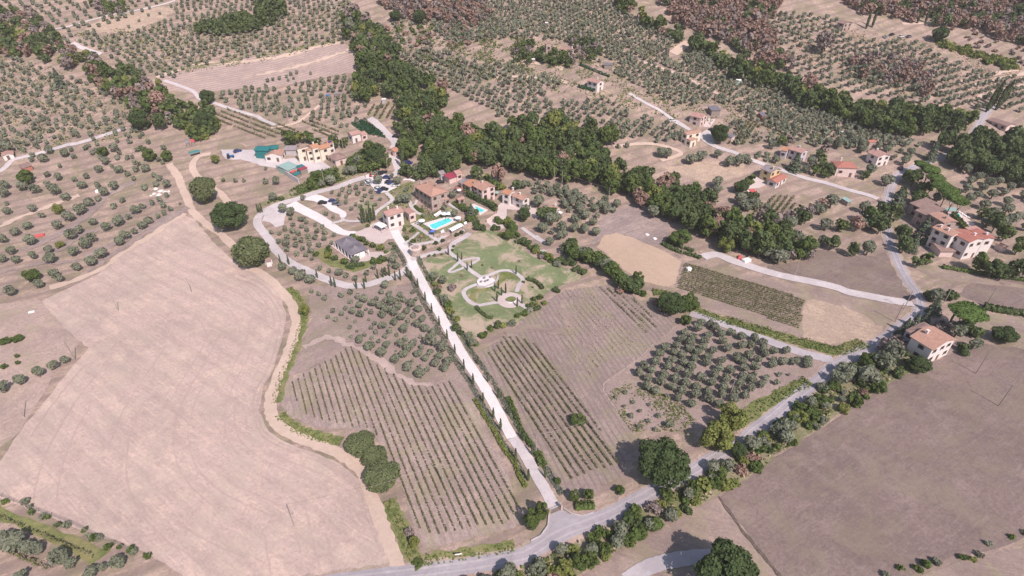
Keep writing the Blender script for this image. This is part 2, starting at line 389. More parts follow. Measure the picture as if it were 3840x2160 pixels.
drape('field', XY(D([(1400,1500),(1480,1440),(1600,1362),(1700,1302),(1806,1256),(1900,1380),(1990,1500)])), M['fallow'])
drape('field', XY(D([(2230,1500),(2330,1445),(2420,1410),(2520,1390),(2640,1360),(2700,1500)])), M['fallow'])
drape('field', XY(T(3,2,[(2200,-150),(2700,-150),(2700,250),(2170,180),(1900,60)])), M['brown'])
drape('field', XY(T(3,1,[(1490,1260),(1750,1240),(2150,1330),(2576,1420)])+T(3,2,[(2600,0),(1900,-60),(1700,-100)])), M['fallow'])
drape('field', XY(T(3,2,[(1850,500),(2170,250),(2600,310),(2700,560),(2180,540),(2000,620)])), M['fallow'])
# vineyards' soil
V1P = T(1,2,[(300,960),(950,580),(1210,740),(1560,965),(1960,920),(2200,1150),(2330,1449)])+T(1,3,[(2576,500)])+T(2,3,[(60,880),(20,960)])+T(1,3,[(2300,1040),(1700,1190),(1600,1000),(1500,640),(1180,10)])+T(1,2,[(900,1410),(600,1400),(330,1290),(240,1150)])
drape('vineyard_ground', XY(V1P), M['vine_soil'])
V2P = T(1,2,[(2260,640),(2500,490)])+T(2,2,[(100,320),(530,20),(850,-20),(1080,0),(1400,190),(1660,310),(1640,380),(1450,580),(1200,760),(920,940),(920,1060),(1210,1449)])+T(2,3,[(1130,420),(840,600),(520,620),(330,480),(180,80)])+T(1,2,[(2540,1100),(2330,860)])
drape('vineyard_ground', XY(V2P), M['vine_soil2'])
# grove soils, lawn
drape('grove_ground', XY(T(1,2,[(560,-30),(1000,-20),(1640,-20),(1900,500),(2330,1100),(2200,1160),(1960,910),(1560,960),(1210,735),(950,570),(500,830),(300,900),(470,640),(560,300),(540,160)])), M['grove_soil'])
drape('grove_ground', XY(T(2,2,[(1660,400),(1800,300),(2400,430)])+T(3,2,[(0,540),(560,740),(590,800),(430,920),(0,1090)])+T(2,2,[(2300,1400),(1250,1440),(930,1060),(930,950),(1220,750),(1460,570)])), M['grove_soil'])
LAWN = T(1,1,[(1610,1190),(1700,1160),(1900,1115),(1980,1060),(2080,970),(2200,900),(2300,860),(2500,900)])+T(2,1,[(30,960),(150,1090),(260,1160),(500,1230),(640,1300),(700,1320),(680,1370),(430,1449)])+T(2,2,[(250,100),(150,280),(60,350)])+T(1,2,[(2400,380),(2260,470),(2080,560),(1960,330),(1850,120),(1720,-100)])+T(1,1,[(1650,1260)])
drape('lawn', XY(LAWN), M['lawn'], .04, .3)
drape('lawn', XY(T(1,1,[(1020,610),(1130,580),(1230,600),(1180,670),(1060,680),(1010,650)])), M['lawn'])
drape('lawn', XY(Z('A',[(1600,900),(1780,830),(1930,900),(1900,1000),(1800,1030),(1700,960)])), M['lawn'])
drape('lawn', XY(Z('A',[(1200,1080),(1350,1030),(1440,1085),(1290,1170),(1150,1200),(1060,1130)])), M['lawn'])
drape('lawn', XY(Z('A',[(1600,560),(1690,520),(1710,620),(1680,650)])), M['lawn'])
drape('garden_ground', XY(T(1,1,[(1290,500),(1340,440),(1480,400),(1600,370),(1560,560),(1720,700),(2000,760),(2180,780),(2100,860),(1700,1010),(1560,1140),(1500,1000),(1450,960),(1490,860),(1480,800),(1260,760),(1200,700),(1340,600)])), M['weeds'])
drape('garden_ground', XY(Z('C',[(1300,800),(1740,700),(2040,470),(2400,300),(2500,600),(2300,820),(1700,1060),(1100,1250),(700,1449),(200,1449),(700,1250),(1300,950)])), M['weeds'])
drape('grass_verge', XY(T(1,1,[(560,1090),(740,1030),(760,1130),(1000,1220),(1250,1140),(1240,1200),(1000,1290),(760,1230),(640,1160)])), M['verge'])
# verges and strips
def strip(px, wid, mat='verge', off=.055, name='grass_verge', amp=.5):
    return road(name, px, wid, M[mat], off, amp, block=False)
TRV = T(1,2,[(330,0),(430,110),(480,220),(475,330),(430,470),(380,620),(300,800),(230,980),(195,1160)])
TRV2 = T(1,2,[(240,1270),(310,1360),(420,1430),(560,1480)])+T(1,3,[(700,70),(860,100)])
TRV3 = T(1,3,[(1330,690),(1400,850),(1470,1000),(1530,1150),(1600,1280),(1660,1370)])
NV = T(1,3,[(1700,1290),(1950,1260),(2300,1210),(2600,1160)])
s1 = strip(TRV, (3.2, 4)); s2 = strip(TRV2, 3.6); s3 = strip(TRV3, (4, 3)); s4 = strip(NV, 3.2)
GV = T(3,2,[(-400,330),(0,450),(300,540),(500,590),(700,640),(850,600),(960,560)])
s5 = strip(GV, (4.5, 5.5))
s6 = strip(T(3,2,[(-560,1440),(-350,1370),(0,1150),(250,1020),(400,940)]), (5, 4))
s7 = strip(T(2,2,[(1420,50),(1560,60),(1900,240),(2100,320),(2400,400),(2576,440)]), (3.5, 5))
HEDGE_ROAD = D([(1150,1475),(1250,1445),(1330,1424),(1400,1390),(1480,1350),(1560,1305),(1650,1258),(1740,1217),(1800,1182),(1880,1124),(1960,1066),(2050,992),(2110,947),(2160,905),(2230,868),(2290,880),(2330,900),(2300,930),(2200,980),(2100,1045),(2040,1090),(1960,1140),(1900,1190),(1850,1215),(1800,1248),(1700,1296),(1600,1355),(1500,1418),(1430,1470),(1300,1520)])
drape('rough_ground', XY(HEDGE_ROAD), M['weeds'], .04, .5)
drape('grass_verge', XY(T(0,3,[(-100,700),(180,830),(500,940),(900,1120),(1110,1200),(930,1330),(780,1240),(300,1000),(-100,840)])), M['verge'])
drape('rough_ground', XY(T(0,2,[(-200,180),(400,120),(800,560),(560,850),(200,1449)])+T(0,3,[(0,160),(-200,300)])), M['left_rough'], .03)
# yards and paved places
drape('farm_yard', XY(Z('C',[(-500,330),(180,330),(210,440),(600,545),(980,500),(1100,560),(1500,490),(1560,560),(1740,700),(1290,800),(1240,690),(1060,640),(650,700),(300,650),(0,540),(-400,520)])), M['gravel'], .06)
drape('courtyard', XY(T(1,1,[(960,900),(1060,870),(1180,800),(1340,840),(1480,820),(1480,880),(1440,950),(1390,960),(1330,960),(1270,1010),(1180,1000),(1100,950),(950,920)])), M['paving'], .06, .1)
drape('courtyard', XY(T(1,1,[(735,1015),(770,1005),(950,1130),(1130,1070),(1150,1090),(1200,1085),(1360,1085),(1330,1110),(1120,1180),(1000,1190),(960,1180)])), M['paving'], .06, .1)
drape('parking_lot', XY(T(1,1,[(1100,315),(1160,290),(1270,285),(1330,330),(1350,400),(1420,400),(1430,430),(1330,480),(1250,495),(1180,445),(1110,370)])), M['white_gravel'], .07, .2)
drape('terrace', XY(Z('A',[(1560,1400),(1760,1290),(1860,1350),(2130,1190),(2150,1220),(1640,1449)])), M['paving'], .06, 0)
drape('farm_yard', XY(Z('B',[(1190,880),(1220,700),(1310,620),(1700,740),(1860,700),(2130,860),(1990,970),(1880,930),(1640,800),(1400,780),(1390,960),(1530,1050),(1500,1090),(1190,1215),(1000,1050)])), M['paving'], .06, .15)
drape('terrace', XY(Z('B',[(1330,600),(1560,680),(1690,740),(1640,760),(1320,640)])), M['plaster_pink'], .075, 0)
drape('terrace', XY(Z('F',[(840,600),(960,440),(1090,470),(980,640),(860,620)])), M['paving'], .06, .05)
drape('farm_yard', XY(Z('F',[(700,830),(850,720),(980,640),(1010,780),(1080,960),(900,950),(820,870)])), M['gravel'], .06, .15)
drape('terrace', XY(Z('E',[(170,650),(380,680),(400,770),(250,830),(110,840),(140,720)])), M['paving'], .06, .1)
drape('terrace', XY(Z('V',[(630,645),(790,635),(835,690),(700,690)])), M['pale_green'], .06, 0)

# roads -------------------------------------------------
road('dirt_track', T(0,1,[(2120,100),(2010,120),(1950,180),(1940,250),(1990,330),(2120,430),(2230,510),(2300,600)]), 3.2, M['track'])
road('dirt_track', D([(425,412),(450,450),(470,500),(487,535),(515,560),(557,590),(598,632),(625,670),(660,690),(703,727),(735,770),(745,805),(738,850),(715,910),(690,970),(680,1020),(693,1062),(740,1097),(800,1120),(870,1150),(912,1188),(928,1225),(945,1275),(967,1335),(992,1400),(1012,1446)]), (3.4, 3.2), M['track'], .07, .3)
MAIN = [(0,1580),(400,1530),(900,1458),(1144,1429),(1300,1402),(1338,1387),(1413,1342),(1525,1299),(1600,1259),(1663,1225),(1732,1192),(1794,1153),(1863,1115),(1893,1088),(1947,1047),(1999,1002),(2057,959),(2087,929),(2122,909),(2157,889),(2207,864),(2237,844),(2264,822),(2302,797),(2314,774),(2307,744),(2297,724),(2289,716),(2264,670),(2239,612),(2229,570),(2224,537),(2232,502),(2240,472),(2254,445),(2290,425),(2342,405),(2392,386),(2440,350),(2472,295),(2500,262)]
main_pts = road('road', D(MAIN), (3.7, 3.7), M['asphalt'], .08, .1)
DRV = T(2,3,[(430,770),(370,650),(250,440),(110,200),(0,60)])+T(1,2,[(2480,1330),(2400,1180),(2300,1000),(2165,800),(2060,640),(1960,460),(1860,280),(1770,130),(1700,0)])+T(1,1,[(1640,1330),(1590,1240),(1545,1130),(1480,1030),(1420,930),(1390,870)])
drv_pts = road('driveway', DRV[4:], (2.9, 3.7), M['white_gravel'], .11, .08)
drv_low = road('driveway', DRV[:5], 2.9, M['gravel'], .105, .08)
drape('road', XY(T(2,3,[(365,840),(500,780),(560,820),(650,850),(800,820),(900,790),(980,800),(700,1000),(400,1190),(150,1150),(300,1010),(360,920)])), M['asphalt'], .10, .1)
road('road_shoulder', D(MAIN), 5.2, M['left_rough'], .03, .5, block=False)
for sg in (-1, 1):
    ln = offset_line(densify(main_pts, 2.5), sg*.8); vv_ = []; La, Ra = ribbon_xy(ln, .55, .12, 5)
    for a, b in zip(La, Ra): vv_ += [(a[0], a[1], H(*a)+.215), (b[0], b[1], H(*b)+.215)]
    me = bpy.data.meshes.new('wheel_track'); me.from_pydata(vv_, [], [(2*i+1, 2*i+3, 2*i+2, 2*i) for i in range(len(ln)-1)]); me.materials.append(M['grey_road']); me.update(); tag(link('wheel_track', me), kind='structure')
road('lane', T(1,1,[(1540,1200),(1520,1260),(1420,1320),(1280,1370),(1150,1410),(1000,1430),(880,1420),(700,1360),(500,1270),(350,1200),(220,1090),(130,960),(60,870),(15,800),(30,730),(120,660),(250,600),(400,560),(600,490),(800,440),(960,380),(1100,335)]), 3.6, M['gravel'], .09)
road('lane', T(1,1,[(350,600),(480,670),(640,750),(760,830),(880,895),(1000,900)]), (5.5, 3.4), M['white_gravel'], .085)
drape('lane', XY(T(1,1,[(100,680),(230,620),(330,640),(300,740),(280,820),(200,840),(140,790),(60,780)])), M['gravel'], .075, .3)
road('lane', T(1,1,[(500,530),(620,550),(720,600),(790,660),(870,700),(875,740)]), (6, 2.5), M['white_gravel'], .085)
road('lane', T(1,1,[(1340,330),(1430,280),(1410,190),(1370,90)])+T(1,0,[(1400,1440),(1340,1370),(1210,1240),(1140,1190)]), 4, M['gravel'], .09)
for px, wd in ((T(1,1,[(875,740),(860,775),(760,800)]), 1.6), (T(1,1,[(860,765),(960,780),(1070,775)]), 1.6),
    (T(1,1,[(1310,490),(1370,555),(1330,600),(1230,670),(1190,720)]), 1.8), (T(1,1,[(1370,555),(1450,570),(1540,580),(1560,620),(1600,680),(1660,710)]), 1.6),
    (T(1,1,[(1480,365),(1540,360),(1600,375)]), 1.3), (Z('A',[(1090,700),(1060,780),(1000,840)]), 1.2), (Z('A',[(1620,640),(1760,800),(1930,890)]), 1.4),
    (T(1,1,[(1570,800),(1700,885),(1800,955),(1850,990)]), 2.0), (T(1,1,[(1640,890),(1560,960),(1490,1005)]), 1.3),
    (T(1,1,[(1490,1005),(1600,1015),(1760,990),(1830,970),(1960,900),(2100,870)]), 2.0), (T(1,1,[(1560,1165),(1700,1125),(1850,1085),(1950,1065),(1990,1000),(2080,950),(2150,900)]), 2.6),
    (T(1,1,[(1930,1080),(2040,1170),(2100,1230),(2180,1290),(2270,1350)]), 1.9),
    (Z('G',[(680,590),(830,560),(970,545),(980,580),(900,630),(780,690),(640,750),(520,790),(480,770),(560,700),(680,590)]), 1.3),
    (Z('G',[(960,1000),(850,1040),(760,1090),(730,1150),(780,1250),(880,1330),(1000,1360),(1150,1335),(1320,1310)]), 1.6),
    (Z('G',[(1050,870),(1200,830),(1350,770),(1480,760),(1600,790),(1700,860),(1750,930),(1690,1010),(1640,1130)]), 1.6),
    (Z('G',[(1650,1290),(1760,1370),(1900,1449)]), 1.8)):
    road('footpath', px, wd, M['gravel'], .10, .05)
def ellipse(c, rx, ry, n=28):
    return [(c[0]+rx*math.cos(2*math.pi*i/n), c[1]+ry*math.sin(2*math.pi*i/n)) for i in range(n)]
drape('terrace', XY(Z('G', ellipse((1120,960), 160, 95))), M['white_gravel'], .12, 0)
drape('terrace', XY(Z('G', ellipse((1530,1275), 225, 135))), M['paving'], .12, 0)
drape('garden_ground', XY(Z('G', [(850,1080),(1200,1060),(1210,1100),(950,1160),(940,1310),(830,1230)])), M['verge'], .06)
drape('garden_ground', XY(Z('G', [(1380,800),(1560,790),(1700,900),(1560,910),(1480,900),(1370,1010),(1310,1030),(1300,980)])), M['verge'], .06)
for px, wd, mt in ((T(0,0,[(540,295),(700,265),(930,200),(1130,150),(1400,100),(1660,40),(1760,5)]), 1.6, 'gravel'), (T(0,0,[(730,430),(800,470),(930,520),(1020,545)]), 3, 'gravel'),
    (T(0,0,[(1650,810),(1850,880),(1950,925),(2020,1000),(2150,1035),(2300,1090),(2576,1170)])+T(1,0,[(60,1205),(200,1260)]), 2.4, 'gravel'),
    (T(0,1,[(-100,330),(40,250),(120,170),(250,130),(420,90),(680,10)])+T(0,0,[(760,1449),(930,1400),(1180,1320),(1270,1285)]), 3, 'gravel'),
    (T(2,0,[(1180,940),(1330,1030),(1500,1120),(1650,1230),(1790,1310)]), 2.4, 'gravel'),
    (Z('F',[(300,500),(450,600),(560,680)]), 2.4, 'gravel'), (Z('F',[(840,850),(930,930),(1100,1020),(1300,1090),(1470,1140)])+Z('E',[(60,370),(280,450),(740,600),(880,650),(1050,700),(1250,745),(1500,820),(1700,880),(1900,930),(2060,990)]), 3.2, 'gravel'),
    (Z('B',[(1700,1150),(1850,1260),(2000,1370),(2130,1449)])+T(2,1,[(240,930),(345,1005)]), 1.8, 'gravel'),
    (T(2,1,[(1920,1140),(2060,1115),(2230,1180),(2400,1235),(2576,1290)])+T(3,1,[(200,1340),(500,1400),(700,1449)])+T(3,2,[(800,40),(1000,80),(1200,120),(1330,140),(1450,150)]), 4.4, 'gravel'),
    (T(2,2,[(1790,260),(2000,320),(2430,480),(2576,530)])+T(3,2,[(60,555),(300,640),(520,700),(650,720)]), 3.6, 'grey_road'),
    (T(2,3,[(1150,1500),(1300,1400),(1450,1335),(1640,1290),(1850,1260),(2050,1250)]), 3.4, 'grey_road'),
    (T(1,0,[(150,1290),(400,1240),(560,1130),(640,1060)]), 2, 'track'), (T(2,0,[(1620,540),(1700,480),(1780,430)]), 6, 'track'), (T(2,0,[(1300,620),(1480,680),(1700,760),(1900,860),(2120,970)]), 2.5, 'track'),
    (T(3,0,[(1350,240),(1600,235),(1900,225)]), 3, 'track'), (T(2,1,[(1020,30),(1400,0),(1700,90),(1500,170)]), 2.5, 'track'),
    (T(1,2,[(1500,-400)])[:0]+Z('A',[(830,290),(960,295),(1050,325)]), 1.4, 'white_gravel')):
    road('lane', px, wd, M[mt], .08, .12)
drape('field', XY(T(0,0,[(1050,170),(1400,110),(1660,60),(1760,120),(1640,200),(1450,280),(1250,330),(960,340),(850,300)])), M['straw'], .05, 1.5)
for px, wd, mt in ((T(0,1,[(230,1070),(480,960),(700,850),(860,720),(1080,520),(1350,380)]), 4.5, 'mauve'), (T(0,1,[(560,1080),(850,900),(1100,830),(1420,650),(1700,560)]), 3.5, 'mauve'), (T(0,1,[(850,1140),(1150,1010),(1450,860),(1900,640)]), 4.5, 'mauve'), (T(0,1,[(880,1290),(1300,1010),(1560,850),(1850,670)]), 2.5, 'mauve'),
    (T(0,1,[(-60,860),(250,720),(520,620),(800,520)]), 3, 'track'), (T(0,1,[(500,1449),(950,1300),(1300,1060),(1600,870),(1860,700)]), 3, 'track'), (T(0,1,[(0,1300),(400,1210),(800,1180)]), 2, 'mauve'),
    (T(1,0,[(-1000,780),(-600,660),(0,610),(400,540),(620,470),(870,425)]), 3.5, 'track'), (T(1,0,[(0,760),(300,700),(600,620),(900,520)]), 2.5, 'track'), (T(1,0,[(930,490),(1050,580),(1200,640)]), 4, 'track'), (T(0,0,[(1150,480),(1400,425),(1660,385)]), 2.5, 'weeds'), (T(0,0,[(1200,545),(1450,500),(1750,470)]), 2.5, 'weeds'), (T(0,0,[(1600,720),(1900,680),(2200,640),(2500,560)]), 3, 'weeds'), (T(1,0,[(0,560),(300,520),(600,450),(850,400)]), 3, 'weeds'),
    (T(2,0,[(0,650),(300,640),(520,700)]), 2.5, 'track'), (T(2,0,[(0,770),(300,790),(560,830)]), 2, 'track'), (T(1,2,[(480,600),(700,500),(900,560),(1200,700),(1500,930),(1750,980)]), 2.0, 'mark'), (T(2,2,[(-60,470),(200,400),(560,460),(540,300),(500,120)]), 3, 'fallow'), (T(3,0,[(2000,900),(2300,800),(2600,740)]), 3, 'track'), (T(3,0,[(2100,980),(2400,900),(2650,840)]), 3, 'track'), (T(3,0,[(1900,840),(2200,760),(2500,700)]), 3, 'track')):
    road('soil_band', px, wd, M[mt], .045, .9, block=False)
# wheel marks at the edge of the stubble, ditch between the two brown fields
for px, wd in ((D([(600,690),(660,715),(700,760),(717,800),(705,860),(685,930),(655,985),(648,1035),(668,1090),(730,1125),(800,1150),(855,1175),(893,1210),(915,1265),(940,1340),(965,1400)]), .5), (D([(590,700),(650,722),(690,765),(705,805),(694,865),(674,930),(644,985),(638,1035),(660,1097),(728,1134),(797,1160),(848,1183)]), .5)):
    road('wheel_track', px, wd, M['mark'], .07, .15, block=False)
trk = densify(smooth(XY(D([(660,690),(703,727),(735,770),(745,805),(738,850),(715,910),(690,970),(680,1020),(693,1062),(740,1097),(800,1120),(870,1150),(912,1188),(928,1225),(945,1275),(967,1335),(992,1400)]))), 2.0)
F1xy = XY(F1)
for k_, off in enumerate((7, 9.5, 12, 15, 18, 21, 24.5, 28, 31.5, 35.5, 40, 45, 50, 55, 61, 67, 74, 82, 90, 98)):
    for sg in (-1, 1):
        ln = offset_line(trk, sg*off)
        ln = [p for i, p in enumerate(ln) if math.sin(i*.11+k_*1.7)+.6*math.sin(i*.047+k_) > -.1 and inside_many(np.array([p[0]]), np.array([p[1]]), F1xy)[0] and min(math.hypot(p[0]-q[0], p[1]-q[1]) for q in trk) > off*.985]
        run = []
        for p in ln+[None]:
            if p is not None and (not run or (math.hypot(p[0]-run[-1][0], p[1]-run[-1][1]) < 5 and (len(run) < 2 or (p[0]-run[-1][0])*(run[-1][0]-run[-2][0])+(p[1]-run[-1][1])*(run[-1][1]-run[-2][1]) > .9*math.hypot(p[0]-run[-1][0], p[1]-run[-1][1])*math.hypot(run[-1][0]-run[-2][0], run[-1][1]-run[-2][1])))): run.append(p); continue
            if len(run) > 8:
                vv_, ff_ = [], []; La, Ra = ribbon_xy(run, .42, .15, k_)
                for a, b in zip(La, Ra): vv_ += [(a[0], a[1], H(*a)+.07+k_*.0015), (b[0], b[1], H(*b)+.07+k_*.0015)]
                ff_ = [(2*i+1, 2*i+3, 2*i+2, 2*i) for i in range(len(run)-1)]
                me = bpy.data.meshes.new('tillage_line'); me.from_pydata(vv_, [], ff_); me.materials.append(M['furrow']); me.update(); tag(link('tillage_line', me), kind='structure')
            run = [] if p is None else [p]
road('ditch', D([(1808,1250),(1860,1325),(1920,1400),(1970,1460)]), .7, M['bark'], .06, .2, block=False)

# ------------------------------------------------------------------ buildings
FOOT = []
def frame3(P0, P1, P2, h):
    a0, a1, a2 = (at(p[0], p[1], h) for p in (P0, P1, P2))
    z = a0.z
    o = Vector((a0.x, a0.y)); e = Vector((a1.x-a0.x, a1.y-a0.y)); g = Vector((a2.x-a0.x, a2.y-a0.y))
    L1 = e.length; e.normalize(); n = Vector((-e.y, e.x)); s = g.dot(n); L2 = abs(s)
    if s < 0: o = o+e*L1; e = -e; n = -n; swap = True
    # o + x*e + y*n , x in 0..L1, y in 0..L2  (right handed)
    rz = math.atan2(e.y, e.x)
    cs = [o+e*x+n*y for x, y in ((0,0),(L1,0),(L1,L2),(0,L2))]
    gz = min(H(c.x, c.y) for c in cs)
    return o, e, n, L1, L2, rz, z, gz, cs
def house(label, P3, h, roof='gable', ridge=1, wall='plaster_white', tile='tile_pink', pitch=.36, win=(1, 2), chim=(), cat='house', name='house', oh=.45, group=None, minL=0, door=True, solar=False, wmat='glass'):
    o, e, n, L1, L2, rz, ez, gz, cs = frame3(*P3, h)
    if cs: FOOT.append(cs); block_poly([c+((c-sum(cs, Vector((0,0)))/4).normalized()*1.2) for c in cs])
    ztop = ez-gz
    root = empty(name, (o.x, o.y, gz), rz, 1, label, cat, group)
    oh = oh if min(L1, L2) > 4 else .2
    mb = MB(); b = -.6
    alongx = (ridge == 1)
    if roof == 'gable':
        Wd = L2 if alongx else L1; rh = Wd/2*pitch
    elif roof == 'hip': rh = min(L1, L2)/2*pitch
    elif roof == 'mono': rh = (L2 if alongx else L1)*pitch*.5
    else: rh = .12
    for q in (((0,0),(L1,0)),((L1,0),(L1,L2)),((L1,L2),(0,L2)),((0,L2),(0,0))):
        (xa, ya), (xb, yb) = q; mb.quad((xa,ya,b),(xb,yb,b),(xb,yb,ztop),(xa,ya,ztop))
    if roof == 'gable':
        if alongx:
            for x in (0, L1): mb.poly([(x,0,ztop),(x,L2,ztop),(x,L2/2,ztop+rh)] if x else [(x,L2,ztop),(x,0,ztop),(x,L2/2,ztop+rh)])
        else:
            for y in (0, L2): mb.poly([(L1,y,ztop),(0,y,ztop),(L1/2,y,ztop+rh)] if y else [(0,y,ztop),(L1,y,ztop),(L1/2,y,ztop+rh)])
    mb.build('wall', M[wall], root)
    # roof as a closed shell .16 m thick
    rb = MB(); t = .16; e_ = .03
    def slab(pts):
        lo = [(p[0], p[1], p[2]+e_) for p in pts]; hi = [(p[0], p[1], p[2]+e_+t) for p in pts]
        rb.poly(hi); rb.poly(lo[::-1])
        for i in range(len(pts)):
            j = (i+1) % len(pts); rb.quad(lo[i], lo[j], hi[j], hi[i])
    if roof == 'gable':
        dz = oh*pitch
        if alongx:
            slab([(-oh,-oh,ztop-dz),(L1+oh,-oh,ztop-dz),(L1+oh,L2/2,ztop+rh),(-oh,L2/2,ztop+rh)])
            slab([(-oh,L2/2,ztop+rh),(L1+oh,L2/2,ztop+rh),(L1+oh,L2+oh,ztop-dz),(-oh,L2+oh,ztop-dz)])
        else:
            slab([(-oh,L2+oh,ztop-dz),(-oh,-oh,ztop-dz),(L1/2,-oh,ztop+rh),(L1/2,L2+oh,ztop+rh)])
            slab([(L1/2,L2+oh,ztop+rh),(L1/2,-oh,ztop+rh),(L1+oh,-oh,ztop-dz),(L1+oh,L2+oh,ztop-dz)])
    elif roof == 'hip':
        k = min(L1, L2)/2; dz = oh*pitch
        A_, B_, C_, D_ = (-oh,-oh,ztop-dz),(L1+oh,-oh,ztop-dz),(L1+oh,L2+oh,ztop-dz),(-oh,L2+oh,ztop-dz)
        if L1 >= L2: r1, r2 = (k, L2/2, ztop+rh), (L1-k+.01, L2/2, ztop+rh); slab([A_,B_,r2,r1]); slab([B_,C_,r2]); slab([C_,D_,r1,r2]); slab([D_,A_,r1])
        else: r1, r2 = (L1/2, k, ztop+rh), (L1/2, L2-k+.01, ztop+rh); slab([A_,B_,r1]); slab([B_,C_,r2,r1]); slab([C_,D_,r2]); slab([D_,A_,r1,r2])
    elif roof == 'mono':
        slab([(-oh,-oh,ztop),(L1+oh,-oh,ztop),(L1+oh,L2+oh,ztop+rh*.6),(-oh,L2+oh,ztop+rh*.6)] if alongx else [(-oh,-oh,ztop),(L1+oh,-oh,ztop+rh*.6),(L1+oh,L2+oh,ztop+rh*.6),(-oh,L2+oh,ztop)])
    else:
        slab([(-oh,-oh,ztop),(L1+oh,-oh,ztop),(L1+oh,L2+oh,ztop),(-oh,L2+oh,ztop)])
    ro = rb.build('roof', M[tile], root)
    for (u, v) in chim:
        x, y = u*L1, v*L2; c = MB(); zc = ztop+rh*.35
        c.box(x-.35, x+.35, y-.3, y+.3, zc, ztop+rh+.9); c.box(x-.48, x+.48, y-.43, y+.43, ztop+rh+.9, ztop+rh+1.05)
        c.build('chimney', M[wall], ro)
    if solar:
        c = MB(); zz = ztop+rh*.5
        c.quad((L1*.15, L2*.08, ztop+rh*.16+.3), (L1*.85, L2*.08, ztop+rh*.16+.3), (L1*.85, L2*.42, ztop+rh*.84+.3), (L1*.15, L2*.42, ztop+rh*.84+.3))
        c.build('solar_panel', M['solar'], ro)
    # windows and doors on the walls turned to the camera
    nf, per = win
    wallsd = (((0,0),(1,0),L1,(0,-1)), ((L1,0),(0,1),L2,(1,0)), ((L1,L2),(-1,0),L1,(0,1)), ((0,L2),(0,-1),L2,(-1,0)))
    doored = False
    for (s0, dr, LL, nr) in wallsd:
        wn = e*nr[0]+n*nr[1]; mid = o+e*(s0[0]+dr[0]*LL/2)+n*(s0[1]+dr[1]*LL/2)
        if wn.dot(-mid) <= 0 or nf == 0: continue
        k = max(1, int(LL/3.3)) if per else 0
        k = min(k, 5)
        for fl in range(nf):
            fh = ztop/nf
            for i in range(k):
                c = (i+.5)*LL/k+rnd.uniform(-.3, .3); zc = fh*fl+fh*.55; hw, hh = .45, .68
                isdoor = door and not doored and fl == 0 and i == k//2 and LL > 4
                m_ = MB()
                if isdoor: hw, z0, z1 = .6, max(0, H(mid.x, mid.y)-gz), max(0, H(mid.x, mid.y)-gz)+2.2; doored = True
                else: z0, z1 = zc-hh, zc+hh
                if z1 > ztop-.15: continue
                def q(a, zz, off): return (s0[0]+dr[0]*a+nr[0]*off, s0[1]+dr[1]*a+nr[1]*off, zz)
                def slabq(a0, a1, za, zb, off, m=0):
                    m_.quad(q(a0,za,off), q(a1,za,off), q(a1,zb,off), q(a0,zb,off), m)
                    m_.quad(q(a0,zb,off), q(a1,zb,off), q(a1,zb,-.02), q(a0,zb,-.02), m); m_.quad(q(a0,za,-.02), q(a1,za,-.02), q(a1,za,off), q(a0,za,off), m)
                    m_.quad(q(a0,za,-.02), q(a0,za,off), q(a0,zb,off), q(a0,zb,-.02), m); m_.quad(q(a1,za,off), q(a1,za,-.02), q(a1,zb,-.02), q(a1,zb,off), m)
                slabq(c-hw, c+hw, z0, z1, .03, 0)
                if not isdoor:
                    slabq(c-hw-.42, c-hw-.02, z0, z1, .07, 1); slabq(c+hw+.02, c+hw+.42, z0, z1, .07, 1); slabq(c-hw-.1, c+hw+.1, z0-.12, z0-.01, .12, 2)
                m_.build('door' if isdoor else 'window', [M['shutter'] if isdoor else M['glass'], M['shutter'], M[wall]], root)
    return root
A = lambda *p: Z('A', p); B = lambda *p: Z('B', p); C = lambda *p: Z('C', p); V = lambda *p: Z('V', p)
E = lambda *p: Z('E', p); F = lambda *p: Z('F', p); HH = lambda *p: Z('H', p)
def shed(label, P3, h, roof='mono', ridge=1, wall='plaster_grey', tile='tile_grey', **k):
    k.setdefault('win', (1, 0)); return house(label, P3, h, roof, ridge, wall, tile, cat='shed', name='shed', **k)
house('tall white villa beside the gravel courtyard with faded pink tiles', A((500,1020),(805,915),(375,925)), 6.6, wall='plaster_white', tile='tile_pink', win=(2,2), chim=((.35,.8),(.8,.4)))
house('low stone wing joined to the right end of the white villa', A((935,985),(1060,940),(840,895)), 4.2, wall='plaster_pink', tile='tile_pink', win=(1,1), ridge=2)
house('large square stone farmhouse with broad hipped tile roof above the pool', A((1380,625),(1690,500),(985,405)), 7.2, 'hip', 1, 'stone', 'tile_peach', .34, (2,3), chim=((.75,.4),(.55,.75),(.3,.9)))
house('small arched stone lean-to against the big square farmhouse', A((1660,700),(1730,660),(1600,640)), 3.0, 'mono', 1, 'stone', 'tile_peach', win=(1,1))
shed('low shed with maroon roof behind the square farmhouse', A((1745,270),(1885,205),(1660,190)), 3, tile='maroon', wall='plaster_pink')
shed('long grey roofed outbuilding beside the maroon shed', A((1570,190),(1700,130),(1480,110)), 2.8, 'gable', tile='tile_grey')
house('small pink cottage behind the maroon roofed shed', A((1890,185),(1990,145),(1770,110)), 3.4, wall='plaster_pink', tile='tile_pink', win=(1,1))
house('tall stone house with peach tiles and tall pink gable wall', B((905,400),(1155,290),(680,300)), 7.0, 'gable', 2, 'plaster_pink', 'tile_peach', .3, (3,3), chim=((.5,.7),))
house('middle part of the long house with bright orange tiles', B((665,325),(880,225),(500,262)), 5.6, 'gable', 2, 'stone', 'tile_orange', .3, (2,1), chim=((.4,.1),))
house('lowest grey roofed end of the long stone house', B((490,268),(670,190),(372,240)), 4.6, 'gable', 2, 'stone', 'tile_grey', .3, (1,1))
